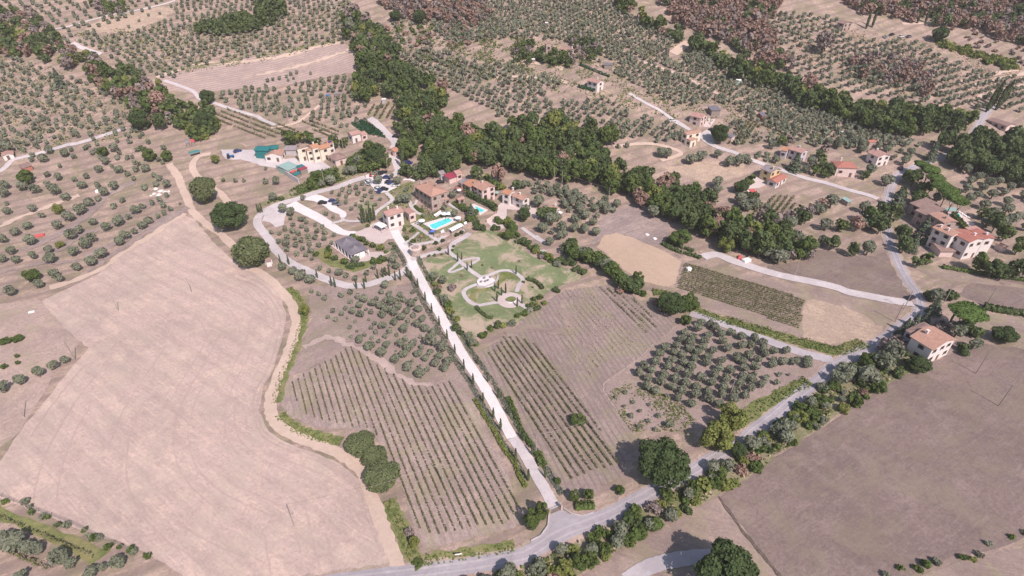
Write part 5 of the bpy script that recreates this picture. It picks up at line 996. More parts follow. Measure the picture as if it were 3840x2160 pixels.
big('big_green', t1(2,3,300,780), 76, 'cypress_bush', 'second thick green conifer left of the gate, nearer the gate post', 'tree', 1.9, 1.1)
big('big_green', t1(2,3,630,640), 58, 'cypress_bush', 'green conifer right of the gate, closer to it', 'tree', 1.3)
big('big_green', t1(2,3,770,625), 58, 'cypress_bush', 'green conifer right of the gate, farther from it', 'tree', 1.3)
big('big_green', t1(2,3,1085,580), 55, 'shrub', 'low green bush on the verge before the big oak', 'shrub')
big('big_green', t1(2,3,460,490), 38, 'shrub', 'small round bush right of the driveway end', 'shrub')
big('big_green', t1(0,2,175,520), 60, 'shrub', 'low green thicket at the left edge of the picture', 'shrub', .5, .5)
big('big_green', t1(0,2,60,540), 60, 'shrub', 'green thicket cut by the left edge of the picture', 'shrub', .5, .5)
big('big_green', t1(0,1,300,1305), 80, 'broadleaf_tree', 'round bright green tree at the lower left of the olive hillside')
big('big_yellow', t1(0,1,570,650), 55, 'shrub', 'yellowish bush among the hillside olives', 'shrub')
big('big_yellow', t1(0,1,600,1010), 52, 'shrub', 'yellow green sprawling bush among the lower hillside olives', 'shrub', .6)
big('big_green', t1(0,1,1495,105), 65, 'shrub', 'dark green bush in the double hedge above the hillside', 'shrub')
big('big_green', t1(0,1,1025,70), 55, 'shrub', 'dark green bush at the top of the hillside', 'shrub')
big('big_green', t1(0,1,1675,110), 60, 'broadleaf_tree', 'leafy tree above the track fork on the hillside')
big('big_green', t1(0,1,250,320), 80, 'broadleaf_tree', 'green tree in front of the brick shelter at the left edge')
big('big_yellow', t1(0,1,2170,150), 45, 'broadleaf_tree', 'pale leafy tree beside the parked tractor')
big('big_green', t1(0,2,170,680), 22, 'shrub', 'tiny yellow green bush above another at the left edge', 'shrub')
big('big_green', t1(0,2,175,745), 24, 'shrub', 'tiny yellow green bush below another at the left edge', 'shrub')
big('big_green', t1(0,2,35,785), 32, 'shrub', 'small green bush nearest the left edge', 'shrub')
big('big_green', t1(1,1,2540,900), 60, 'shrub', 'yellow green bush at the top of the lawn', 'shrub')
big('big_oak', t1(1,1,1200,130), 95, 'broadleaf_tree', 'dark green tree below the white cottage with pink roof')
big('big_green', t1(1,1,1290,160), 75, 'broadleaf_tree', 'bushy green tree left of the lane fork')
big('big_green', t1(1,1,1520,70), 85, 'broadleaf_tree', 'tall light green tree right of the lane fork')
big('big_oak', t1(1,1,1850,160), 100, 'broadleaf_tree', 'dark green tree behind the square stone farmhouse')
big('big_oak', t1(1,1,1790,610), 62, 'shrub', 'trimmed dark green hedge mound in front of the square farmhouse', 'shrub', .6, .7)
big('conifer', t1(1,1,2165,690), 62, 'pine_tree', 'tall dark conifer between the two swimming pools', 'tree', 1.0, 1.2)
big('olive', t1(1,1,1980,500), 45, 'topiary_tree', 'round clipped dark tree below the long stone house')
big('conifer', t1(3,1,1560,880), 105, 'cedar_tree', 'large grey blue cedar in front of the pine villa', 'tree', .9, 1.2)
big('conifer', t1(3,1,1310,570), 95, 'cedar_tree', 'dark green cedar at the road above the pine villa', 'tree', .8, 1.2)
big('conifer', t1(3,2,1690,190), 80, 'cedar_tree', 'dark blue cedar beside the road junction', 'tree', .9, 1.2)
big('conifer', t1(3,2,1600,290), 55, 'fir_tree', 'green fir nearest the junction in the row behind the roadside farmhouse', 'tree', 1., 1.2)
big('conifer', t1(3,2,1490,340), 60, 'fir_tree', 'green fir in the middle of the row behind the roadside farmhouse', 'tree', 1., 1.2)
big('conifer', t1(3,2,1390,390), 62, 'fir_tree', 'green fir at the road end of the row behind the roadside farmhouse', 'tree', 1., 1.2)
big('conifer', t1(3,2,1310,440), 40, 'fir_tree', 'smallest green fir closing the row behind the roadside farmhouse', 'tree', 1., 1.2)
big('conifer', t1(3,1,280,200), 90, 'cedar_tree', 'wide dark cedar in front of the lilac house', 'tree', .7, 1.2)
big('conifer', t1(3,1,1665,80), 70, 'cedar_tree', 'dark pointed cedar beside the road at the top right', 'tree', 1.1, 1.2)
big('umbrella', t1(3,2,2010,230), 165, 'umbrella_pine', 'single umbrella pine right of the junction', 'pine', .75, 2.2)
for (x, y, rr), lb in zip(V((350,50,95),(445,150,120),(520,250,110),(610,330,125),(700,410,125),(790,490,125),(870,570,105)), ('farthest umbrella pine of the row', 'second umbrella pine from the far end of the row', 'third umbrella pine from the far end of the row', 'middle umbrella pine of the long row', 'third umbrella pine from the pool end of the row', 'second umbrella pine from the pool end of the row', 'umbrella pine of the row nearest the pine villa pool')):
    big('umbrella', (x, y), rr, 'umbrella_pine', lb, 'pine', .95, 2.15, .27955)
big('big_oak', t1(2,0,2100,1330), 95, 'broadleaf_tree', 'big round dark tree between narrow house and vineyard rows', zs=1.15)
big('big_oak', t1(1,0,1400,150), 60, 'broadleaf_tree', 'round dark tree standing free at the top centre')
big('big_oak', t1(1,0,1640,165), 65, 'broadleaf_tree', 'second round dark tree at the top centre, right of the first')
big('big_oak', t1(3,0,1740,330), 80, 'broadleaf_tree', 'dark green tree on the far right slope above the yellow strip')
big('broad_mauve', t1(3,0,560,450), 85, 'broadleaf_tree', 'mauve grey bare tree on the right slope')
big('broad_brown', t1(0,0,1590,1030), 90, 'broadleaf_tree', 'largest dried brown tree at the foot of the left tree line')
big('big_oak', t1(0,0,1400,1190), 105, 'broadleaf_tree', 'dark green tree below the dried brown one on the left')
big('big_oak', t1(0,0,2080,960), 75, 'broadleaf_tree', 'round green tree beside the white valley lane')
big('big_oak', t1(0,0,2060,1210), 100, 'broadleaf_tree', 'dark tree at the left end of the striped plot')
big('broad_brown', t1(1,1,2225,140), 65, 'broadleaf_tree', 'reddish brown tree behind the long stone house')
big('conifer', t1(0,0,585,800), 60, 'fir_tree', 'dark pointed fir on the left olive slope', 'tree', 1.0, 1.2)

for x, y, r, kd in ((250,290,48,'big_oak'),(45,362,46,'big_oak'),(370,242,40,'big_oak'),(308,388,44,'big_green'),(615,140,46,'big_oak'),(695,98,38,'big_oak')):
    big(kd, Z('G',[(x,y)])[0], r, 'topiary_tree', 'round clipped garden tree on the terrace above the lawn', 'tree', .9, .9, .21739)['group'] = 'clipped trees above the lawn'
for x, y, r, kd in ((200,840,60,'bush_olive'),(365,895,55,'bush_mauve'),(530,1050,85,'bush_mauve'),(390,1230,90,'bush_olive'),(320,1030,50,'bush_brown'),(1690,590,28,'bush_mauve'),(1225,705,26,'bush_mauve'),(1055,660,24,'bush_green'),(690,845,30,'bush_brown'),(1850,1355,55,'bush_forest'),(1930,1245,60,'bush_green'),(2340,1085,75,'bush_forest'),(2000,1400,75,'bush_forest'),(2120,1310,60,'bush_yellow'),(2200,510,90,'bush_yellow'),(2070,520,60,'bush_mauve'),(2350,640,80,'bush_olive'),(2490,620,70,'bush_forest'),(1900,350,70,'bush_green'),(1980,330,60,'bush_olive'),(1540,150,75,'bush_olive'),(1640,150,80,'bush_green'),(1700,260,60,'bush_forest'),(1380,130,60,'bush_yellow'),(860,690,26,'bush_forest'),(560,340,34,'bush_green'),(540,400,34,'bush_green'),(350,470,30,'bush_yellow'),(230,490,34,'bush_green'),(130,500,34,'bush_forest'),(1760,950,34,'bush_forest'),(1920,1040,24,'bush_green'),(960,1400,40,'bush_forest'),(450,1400,55,'bush_yellow')):
    big(kd, Z('G',[(x,y)])[0], r, 'shrub', {'olive':'grey green','mauve':'bare twiggy','brown':'brownish','green':'green','forest':'dark green','yellow':'yellowish'}[kd.split('_')[1]]+' garden shrub in or round the big lawn', 'shrub', 1, .62, .21739)['group'] = 'garden shrubs of the big lawn, '+kd.split('_')[1]
# ------------------------------------------------------------------ cypresses along the driveway and in the garden
def cyp(px, h, label, group=None, hv=.1):
    for p in px:
        q = at(p[0], p[1]); hh = (p[2] if len(p) > 2 else h)*rnd.uniform(1-hv, 1+hv)
        root = empty('cypress_tree', (q.x, q.y, q.z-.05), rnd.uniform(0, 6), (hh, hh, hh), label, 'cypress', group)
        link('trunk', t_cy, root); link('crown', KIND['cypress']['near'][rnd.randrange(3)], root)
cyp(T(1,2,[(1707,135),(1772,250),(1847,378),(1926,515),(2004,662),(2094,818),(2187,975),(2287,1152),(2390,1312),(2462,1430)])+T(2,3,[(37,280),(164,490)])+T(1,1,[(1632,1449),(1569,1380)]), 4.4, 'slim cypress on the left side of the white driveway', 'cypresses on the left side of the driveway')
cyp(T(1,2,[(1830,60),(1900,190),(1975,330),(2065,480),(2155,610),(2235,770),(2332,945),(2440,1110),(2545,1280)])+T(2,3,[(115,90),(202,230),(332,460)]), 4.0, 'slim cypress on the right side of the white driveway', 'cypresses on the right side of the driveway')
cyp(T(1,1,[(1525,1340),(1455,1370),(1405,1375),(1310,1330),(1280,1345),(1230,1355),(1412,1265),(1345,1330)]), 4.6, 'cypress in the cluster where ring lane meets driveway', 'cypresses where ring lane meets driveway')
cyp(T(1,1,[(1110,1395),(800,1442),(765,1430),(250,1200),(335,1215),(620,1350)])+T(1,2,[(1015,10),(1095,10)]), 4.4, 'cypress standing beside the lower ring lane', 'cypresses beside the lower ring lane')
cyp(T(1,1,[(1075,800),(1100,795),(1125,790),(1150,800),(1170,780),(1195,770),(1085,760),(1150,740)]), 7, 'tall cypress in the dense group left of the white villa', 'cypresses left of the white villa')
cyp(T(1,1,[(25,690),(45,695),(65,690)]), 4.5, 'cypress in the trio outside the ring lane bend', 'cypresses outside the ring lane bend')
cyp(Z('G',[(470,490),(630,605)]), 4, 'cypress on the near side of the garden walk above the diamond bed', 'cypresses above the diamond bed')
cyp(Z('G',[(700,575)]), 4, 'cypress on the far side of the garden walk above the diamond bed')
cyp(Z('G',[(795,755),(868,715)]), 4, 'cypress below the diamond shaped bed', 'cypresses below the diamond bed')
cyp(Z('G',[(1635,825)]), 4.3, 'cypress at the bend of the curved garden path')
cyp(Z('G',[(1270,1118),(1330,1075),(1455,1155),(1385,1195),(1305,1295)]), 4.2, 'cypress between the oval terrace and the round plaza', 'cypresses between oval terrace and round plaza')
cyp(Z('G',[(1735,1330),(1655,1385)]), 4.4, 'cypress at the lower right of the round plaza', 'cypresses below the round plaza')
cyp(T(1,1,[(1480,245)]), 12, 'very tall cypress at the lane fork below the tiny cottage')
cyp(T(3,0,[(2195,1130),(2215,1105),(2240,1080),(2265,1060),(2290,1110),(2320,1085),(2345,1060),(2370,1035)]), 13, 'very tall slim cypress in the row at the upper right lane', 'tall cypresses at the upper right lane')
cyp(T(3,0,[(985,290),(1045,275)]), 11, 'broad dark cypress right of the dark stone house', 'cypresses at the dark stone house')
cyp(T(3,0,[(1500,235),(1580,230)]), 12, 'tall cypress under the brown wood at the far right', 'cypresses under the brown wood')
cyp(T(3,2,[(1830,345)]), 5, 'dark cypress beside the umbrella pine')
# ------------------------------------------------------------------ hedges (leafy boxes)
def leafy_strip(px, wid, hgt, leaf, mat, name, label, cat, kind=None, dens=9, gap=0.0, parent=None, group=None, zmin=.1, pts=None, post=None):
    if pts is None: pts = densify(smooth([(q.x, q.y) for q in W(px)]) if len(px) > 2 else [(q.x, q.y) for q in W(px)], 1.0)
    seg = np.array(pts); n = max(4, int(dens*len(pts)))
    t = rs.uniform(0, len(pts)-1.001, n); i = t.astype(int); f = (t-i)[:, None]
    if gap:
        cl = .6*np.sin(t*5.1+rs.uniform(0, 6))+.8*np.sin(t*.33+rs.uniform(0, 6))+rs.normal(size=n)*.8; keep = cl > -1.6+3.2*gap; t, i, f = t[keep], i[keep], f[keep]; n = len(t)
        if n < 3: return None
    p = seg[i]*(1-f)+seg[i+1]*f; d = seg[i+1]-seg[i]; d /= np.linalg.norm(d, axis=1)[:, None]+1e-9
    off = rs.uniform(-1, 1, n)*wid/2; x = p[:, 0]-d[:, 1]*off; y = p[:, 1]+d[:, 0]*off
    z = hgt*(zmin+(1-zmin)*rs.uniform(0, 1, n)**.6)*(1+.15*np.sin(t*2.3))
    g = np.array([H(a, b) for a, b in zip(x, y)])
    nn = np.stack([-d[:, 1]*np.sign(off)*.6, d[:, 0]*np.sign(off)*.6, np.full(n, .8)], 1)+rs.normal(size=(n, 3))*.4
    nn /= np.linalg.norm(nn, axis=1)[:, None]
    o_ = np.array([pts[0][0], pts[0][1], H(*pts[0])])
    q = quads_at(np.stack([x, y, z+g], 1)-o_, nn, rs.uniform(.7, 1.3, n)*leaf)
    me = mesh_quads(name, q, L[mat], rs.uniform(0, 1, n))
    o = link(name if parent is None else 'foliage', me, parent); o.location = o_ if parent is None else (0, 0, 0)
    if parent is None: tag(o, label, cat, group, kind)
    return o
leafy_strip(Z('B',[(560,490),(700,560),(900,660),(1060,740),(1190,830)]), 2.0, 3.2, .3, 'forest', 'hedge', 'tall clipped dark green hedge behind the small pool', 'hedge', dens=60)
leafy_strip(Z('A',[(1050,840),(1120,900),(1210,950)]), 1.2, 1.0, .2, 'green', 'hedge', 'low curved hedge beside the path above the loungers', 'hedge', dens=40)
leafy_strip(Z('A',[(1830,780),(1930,860),(2040,900)]), 1.6, 1.2, .22, 'green', 'hedge', 'low hedge between the path and the small pool', 'hedge', dens=40)
leafy_strip(Z('G',[(1830,920),(1950,960),(2040,1020),(2090,1090)]), 1.2, 1.3, .22, 'forest', 'hedge', 'curved dark hedge on the right part of the lawn', 'hedge', dens=45)
leafy_strip(T(1,2,[(2220,200),(2260,250),(2330,300),(2380,310)]), .9, 1.0, .2, 'forest', 'hedge', 'curved dark hedge on the lower lawn', 'hedge', dens=40)
leafy_strip(T(1,2,[(2200,1130),(2290,1280),(2400,1449)])+T(1,3,[(2480,160)])+T(2,3,[(10,300),(80,460),(140,560)]), 1.0, 1.0, .18, 'yellow', 'hedge', 'long bright green hedge left of the lower driveway', 'hedge', dens=40)
leafy_strip(T(2,2,[(-40,1120),(20,1240),(100,1449)])+T(2,3,[(200,160)]), 1.2, 1.2, .2, 'green', 'hedge', 'bright green hedge right of the lower driveway', 'hedge', dens=40)
leafy_strip(T(2,3,[(260,230),(320,360)]), 1.8, 1.6, .28, 'green', 'hedge', 'short green hedge right of the driveway near its end', 'hedge', dens=40)
leafy_strip(T(2,3,[(640,760),(730,750),(820,750)]), 2.0, 1.0, .26, 'green', 'hedge', 'low green planting right of the gate', 'hedge', dens=40)
leafy_strip(T(2,1,[(1510,1010),(1640,1080),(1780,1120),(1900,1160)]), 1.4, 1.5, .26, 'forest', 'hedge', 'lower of two parallel rows beside the pale yard', 'hedge', dens=30)
leafy_strip(T(2,1,[(1550,980),(1680,1040),(1830,1090)]), 1.4, 1.5, .26, 'forest', 'hedge', 'upper of two parallel rows beside the pale yard', 'hedge', dens=30)
leafy_strip(T(0,1,[(1420,60),(1500,100),(1570,150)]), 2.4, 2.2, .3, 'forest', 'hedge', 'dark green hedge above the hillside track', 'hedge', dens=40)
leafy_strip(T(3,2,[(2170,200),(2300,230),(2450,255),(2650,290)]), 3, 1.6, .3, 'forest', 'hedge', 'green ditch hedge across the far right field', 'hedge', dens=60)
leafy_strip(T(3,1,[(1750,1250),(1950,1280),(2150,1310),(2350,1350),(2600,1380)]), 2, 1.2, .28, 'green', 'hedge', 'low hedge row below the pine villa', 'hedge', dens=30)
leafy_strip(V((760,745),(830,830),(930,940)), 2.4, 1.8, .26, 'green', 'hedge', 'green hedge between wings and pool of the pine villa', 'hedge', dens=60)
leafy_strip(T(2,0,[(680,660),(780,700),(900,750),(980,780)]), 1, 1.6, .25, 'darkvine', 'hedge', 'dark green netted fence hedge above the white hill house', 'hedge', dens=30)
leafy_strip(T(2,0,[(665,880),(740,900),(820,925)]), 1, 1.8, .25, 'darkvine', 'hedge', 'dark green netted fence hedge below the white hill house', 'hedge', dens=30)
dp = densify(drv_low[:-1]+drv_pts, 1.0)
lv_l = [p for p in offset_line(dp, 3.1) if 88 < p[1] < 205]; lv_r = [p for p in offset_line(dp, -3.1) if 84 < p[1] < 205]
leafy_strip(None, 1.6, .55, .2, 'lavender', 'lavender_border', 'long grey lavender border on the left of the driveway', 'lavender border', dens=26, pts=lv_l)
leafy_strip(None, 1.6, .55, .2, 'lavender', 'lavender_border', 'long grey lavender border on the right of the driveway', 'lavender border', dens=26, pts=lv_r)
# rough grass and weeds: too many to count
def grass_on(pts, wid, hgt, n, mat, label, leaf=.2):
    leafy_strip(None, wid, hgt, leaf, mat, 'grass', label, 'grass', 'stuff', dens=n, pts=pts, zmin=0)
grass_on(s1, 2.2, .3, 10, 'grass', 'green grass on the verge of the dirt track'); grass_on(s2, 3, .25, 9, 'grass', 'green grass on the verge at the bend of the dirt track')
grass_on(s3, 2.6, .3, 10, 'grass', 'grass beside the lower dirt track'); grass_on(s4, 2.6, .25, 9, 'grass', 'grass verge between vineyard and road')
grass_on(s5, 4.5, .9, 30, 'grass', 'tall green weeds along the ditch beyond the grey lane'); grass_on(s6, 4, .9, 24, 'grass', 'green reeds on the road verge'); grass_on(s7, 4, 1.0, 22, 'grass', 'green weeds below the striped vineyard')
def scatter(poly, n, hgt, mat, label, leaf=.3, name='grass'):
    x0, x1 = min(p[0] for p in poly), max(p[0] for p in poly); y0, y1 = min(p[1] for p in poly), max(p[1] for p in poly)
    x = rs.uniform(x0, x1, n*4); y = rs.uniform(y0, y1, n*4); cl = np.sin(x*.31)+np.sin(y*.37+x*.21)+np.sin(x*.9-y*.7)*.7+rs.normal(size=len(x))*.7
    m = inside_many(x, y, poly) & (cl > .1); x, y = x[m][:n], y[m][:n]; k = len(x)
    m = np.array([not blocked(a, b) for a, b in zip(x, y)], bool); x, y = x[m], y[m]; k = len(x)
    z = np.array([H(a, b) for a, b in zip(x, y)])+hgt*rs.uniform(0, 1, k); nn = rs.normal(size=(k, 3))*.6+np.array([0, 0, .7]); nn /= np.linalg.norm(nn, axis=1)[:, None]
    me = mesh_quads(name, quads_at(np.stack([x, y, z], 1), nn, rs.uniform(.6, 1.3, k)*leaf), L[mat], rs.uniform(0, 1, k)); tag(link(name, me), label, name, kind='stuff')
scatter(XY(HEDGE_ROAD), 9000, .8, 'grass', 'mixed green weeds in the hedge row beside the road', .26)
scatter(XY(HEDGE_ROAD), 2500, .8, 'straw', 'dry tall grass in the hedge row beside the road', .26)
scatter(XY(T(1,1,[(1290,500),(1600,370),(1560,560),(2180,780),(2100,860),(1560,1140),(1450,960),(1490,860),(1260,760),(1340,600)])), 2500, .5, 'green', 'ground cover in the villa garden', .22)
scatter(XY(Z('C',[(1300,800),(1740,700),(2400,300),(2500,600),(2300,820),(1700,1060),(1100,1250),(400,1449),(700,1250),(1300,950)])), 5000, .9, 'green', 'brambles in the green belt below the farm yard', .3)
scatter(XY(T(2,2,[(1250,940),(1700,1160),(1850,1330),(1700,1449),(1200,1449),(930,1060)])), 1200, .3, 'grass', 'thin green weeds in the small plot', .2)
scatter(XY(D([(1010,45),(1280,90),(1500,160),(1100,230),(960,110)])), 2500, .9, 'grass', 'scrub grass at the top centre', .45)
scatter(XY(D([(-40,130),(130,170),(420,300),(300,350),(-40,400)])), 3000, .5, 'grass', 'dry green tufts on the left olive slope', .35)
scatter(XY(D([(150,90),(880,0),(860,105),(430,190)])), 4000, .5, 'grass', 'dry green tufts on the upper left slope', .4)
scatter(XY(D([(1100,40),(1500,0),(2200,310),(2160,372),(1700,300),(1000,170)])), 9000, .6, 'grass', 'dry green tufts on the central olive slopes', .4)
scatter(XY(T(3,0,[(0,100),(2576,600),(2576,1000),(1200,950),(0,500)])), 4000, .6, 'straw', 'dry grass on the far right slope', .4)

# ------------------------------------------------------------------ vine rows
def vineyard(poly_px, first, last, n, dpx, leaf, mat, label, group, wid=.55, hgt=1.25, dens=9, gap=.4, posts=False, excl=None):
    poly = [(p.x, p.y) for p in W(poly_px)]; a, b = at(*first), at(*last); ang = direction(*dpx)
    d = Vector((math.cos(ang), math.sin(ang))); nrm = Vector((-d.y, d.x))
    sp_ = (Vector((b.x-a.x, b.y-a.y)).dot(nrm))/(n-1); ts = np.arange(-400, 400, 1.0)
    for i in range(n):
        o = Vector((a.x, a.y))+nrm*sp_*i; xs = o.x+d.x*ts; ys = o.y+d.y*ts; ins = inside_many(xs, ys, poly)
        idx = np.nonzero(ins)[0]
        if len(idx) < 4: continue
        pts = [(xs[k], ys[k]) for k in range(idx[0], idx[-1]+1) if not blocked(xs[k], ys[k])]
        if len(pts) < 4: continue
        r0 = (pts[0][0], pts[0][1], H(*pts[0])); root = empty('vine_row', r0, 0, 1, label, 'vine row', group)
        leafy_strip(None, wid, hgt, leaf, mat, 'foliage', None, None, dens=dens, gap=gap*rnd.uniform(.7, 1.3), parent=root, pts=pts, zmin=.25)
        if posts:
            for k in range(0, len(pts), 6):
                x, y = pts[k]; z = H(x, y); mb = MB(); mb.tube((0, 0, -.1), (0, 0, 1.7), .06, .05, 5)
                link('post', mb.mesh('post', M['pole']), root, (x-r0[0], y-r0[1], z-r0[2]))
d1 = (t1(1,2,1940,940), t1(1,3,2576,640))
vineyard(T(1,2,[(350,950),(950,590),(1210,755),(1560,980),(1800,985),(1950,930),(2330,1449)])+T(1,3,[(2600,640)])+T(2,3,[(90,830)])+T(1,3,[(2500,950),(1760,1060),(1600,950),(1500,600),(1200,0)])+T(1,2,[(900,1400),(700,1350),(450,1260)]), t1(1,2,370,955), t1(1,2,1940,940), 25, d1, .13, 'vine', 'thin green vine row in the left vineyard below the olive grove', 'vine rows of the left vineyard', gap=.25, dens=18, wid=.3, hgt=.9)
d2 = (t1(2,2,20,500), t1(2,2,720,1449))
V2F = T(1,2,[(2340,660),(2500,490)])+T(2,2,[(20,490),(250,560),(480,880),(720,1210),(900,1449)])+T(2,3,[(1080,330),(620,500),(400,330),(200,0)])+T(2,2,[(200,1449),(0,1080)])
vineyard(V2F, t1(2,2,0,1010), t1(2,2,500,930), 9, d2, .14, 'vine', 'dark vine row in the dense left half of the right vineyard', 'dense vine rows of the right vineyard', gap=.25, dens=18, wid=.32, hgt=.9)
vineyard(T(2,2,[(820,0),(1000,0),(1350,180),(1480,400),(1330,480),(1180,330)]), t1(2,2,900,150), t1(2,2,1250,150), 6, d2, .14, 'vine', 'gappy vine row at the upper right of the right vineyard', 'gappy vine rows of the right vineyard', gap=.5, dens=16, wid=.45, hgt=.9)
vineyard(T(2,2,[(560,60),(820,10),(1180,330),(1330,480),(1260,560),(920,800),(820,900),(600,740),(400,560),(560,400)]), t1(2,2,480,500), t1(2,2,1150,420), 13, d2, .12, 'straw', 'nearly bare young vine row in the right vineyard', 'bare young vine rows of the right vineyard', gap=.5, dens=5, hgt=.8, wid=.35)
d3 = (t1(2,1,1740,1215), t1(3,2,380,130))
vineyard(T(2,1,[(1730,1195),(2100,1290),(2576,1400)])+T(3,2,[(200,50),(385,140),(320,420),(160,370)])+T(2,2,[(2100,130),(1700,20)])+T(2,1,[(1650,1440)]), t1(2,1,1740,1205), t1(2,2,2576,330), 17, d3, .15, 'vine', 'dense vine row of the striped vineyard beyond the grey lane', 'vine rows of the striped vineyard', gap=.15, dens=16, wid=.35, hgt=.65, posts=False)
vineyard(T(1,0,[(-60,1185),(150,1200),(300,1280),(430,1290),(330,1380),(100,1400),(-200,1380)])+T(0,0,[(2100,1180),(2300,1090)]), t1(1,0,200,1200), t1(1,0,100,1400), 6, (t1(1,0,0,1210), t1(1,0,320,1330)), .25, 'vine', 'row of the small striped plot beside the valley lane', 'rows of the small striped plot', gap=.15, dens=10, posts=False)
vineyard(T(1,0,[(440,1230),(620,1200),(850,1340),(800,1420),(600,1330)]), t1(1,0,620,1210), t1(1,0,520,1330), 5, (t1(1,0,450,1235), t1(1,0,820,1380)), .25, 'vine', 'row of the narrow plot behind the farm houses', 'rows of the narrow plot behind the farm', gap=.2, dens=10, posts=False)
vineyard(T(1,0,[(950,1250),(1080,1205),(1320,1365),(1300,1390),(1120,1350)]), t1(1,0,1080,1215), t1(1,0,960,1260), 7, (t1(1,0,1080,1215), t1(1,0,1310,1375)), .3, 'darkvine', 'dark green crop row beside the white cottage', 'dark green crop rows', gap=0, dens=22, wid=1.3, hgt=.9, posts=False)
vineyard(T(1,0,[(1110,1200),(1150,1080),(1250,1020),(1480,1050),(1420,1150),(1230,1240)]), t1(1,0,1200,1050), t1(1,0,1400,1050), 4, (t1(1,0,1130,1200), t1(1,0,1230,1040)), .3, 'vine', 'vine row on the small slope above the dark crop', 'vine rows above the dark crop', gap=.2, dens=12, wid=.9, posts=False)
vineyard(F((1340,980),(1650,490),(2000,590),(1600,1000)), F((1420,780))[0], F((1950,640))[0], 6, (F((1350,980))[0], F((1700,520))[0]), .28, 'vine', 'green vine row in the plot right of the big round tree', 'vine rows right of the big round tree', gap=.08, dens=16, wid=.9)
vineyard(E((150,1250),(420,950),(860,960),(700,1340),(330,1340)), E((250,1150))[0], E((720,1200))[0], 6, (E((180,1225))[0], E((390,960))[0]), .28, 'vine', 'green vegetable row below the yellow house', 'vegetable rows below the yellow house', gap=.3, dens=12, wid=.8)
vineyard(T(0,3,[(-150,820),(120,850),(1020,1230),(960,1290),(-150,900)]), t1(0,3,500,1010), t1(0,3,470,1060), 2, (t1(0,3,120,860), t1(0,3,1010,1235)), .16, 'vine', 'staked vine row in the garden plot at the bottom left, upper pair', 'upper vine rows of the bottom left garden', gap=.35, dens=12, wid=.5, posts=True)
vineyard(T(0,3,[(-150,1080),(20,1160),(560,1370),(540,1440),(-150,1200)]), t1(0,3,300,1290), t1(0,3,290,1310), 2, (t1(0,3,20,1180), t1(0,3,540,1400)), .16, 'vine', 'staked vine row in the garden plot at the bottom left corner', 'lower vine rows of the bottom left garden', gap=.4, dens=12, wid=.5, posts=True)

# ------------------------------------------------------------------ pools with their paved decks
def flat_poly(mb, pts, z0, z1, m=0):
    a = sum(pts[i][0]*pts[(i+1) % len(pts)][1]-pts[(i+1) % len(pts)][0]*pts[i][1] for i in range(len(pts)))
    p = list(pts) if a > 0 else list(pts)[::-1]
    mb.poly([(q[0], q[1], z1) for q in p], m)
    for i in range(len(p)):
        j = (i+1) % len(p); mb.quad((*p[i], z0), (*p[j], z0), (*p[j], z1), (*p[i], z1), m)
def slab_thing(name, px, mat, hh, label=None, cat=None, kind=None, zref=None):
    P_ = XY(px); z = max(H(*p) for p in P_)+hh if zref is None else zref
    c = (sum(p[0] for p in P_)/len(P_), sum(p[1] for p in P_)/len(P_)); g = min(H(*p) for p in P_)-.4
    mb = MB(); flat_poly(mb, [(p[0]-c[0], p[1]-c[1]) for p in P_], g-z, 0); o = mb.build(name, mat, None, (c[0], c[1], z)); tag(o, label, cat, None, kind); block_poly(P_)
    return o, z, c
def pool(deck_px, water_px, label, hh=.1, dm='deck'):
    o, z, c = slab_thing('terrace', deck_px, M[dm], hh, kind='structure')
    Wt = [at(p[0], p[1], max(0.0, z-H(at(*p).x, at(*p).y))) for p in water_px]; Wt = [(p.x, p.y) for p in Wt]
    c = (sum(p[0] for p in Wt)/len(Wt), sum(p[1] for p in Wt)/len(Wt))
    root = empty('swimming_pool', (c[0], c[1], z), 0, 1, label, 'swimming pool'); loc = [(p[0]-c[0], p[1]-c[1]) for p in Wt]
    mb = MB(); flat_poly(mb, loc, -.02, .035); mb.build('water', M['pool'], root)
    out = [(x*1.06+.25*math.copysign(1, x), y*1.06+.25*math.copysign(1, y)) for x, y in loc]
    mb = MB()
    for i in range(len(loc)):
        j = (i+1) % len(loc); mb.quad((*loc[i], .06), (*loc[j], .06), (*out[j], .06), (*out[i], .06)); mb.quad((*out[i], .06), (*out[j], .06), (*out[j], -.02), (*out[i], -.02)); mb.quad((*loc[j], .06), (*loc[i], .06), (*loc[i], .0), (*loc[j], .0))
    mb.build('coping', M['white'], root); return z
zp = pool(A((1210,1195),(1790,1000),(1975,1100),(1440,1325)), A((1340,1205),(1690,1068),(1765,1085),(1800,1110),(1785,1130),(1450,1288),(1395,1270)), 'large turquoise swimming pool on the pale terrace below the farmhouse')
pool(B((690,690),(730,670),(1015,805),(850,905),(800,880)), B((752,712),(955,805),(885,845),(790,800)), 'small turquoise pool behind the dark clipped hedge')
pool(V((690,700),(840,690),(1050,880),(1010,905),(960,895),(868,785),(700,765)), V((735,722),(850,722),(868,762),(800,768)), 'small turquoise pool behind the wings of the pine villa', .1, 'plaster_pink')
pool(T(3,0,[(2430,1385),(2700,1375),(2700,1449),(2480,1435)]), T(3,0,[(2470,1398),(2680,1392),(2680,1425),(2520,1425)]), 'turquoise pool cut by the right edge of the picture')
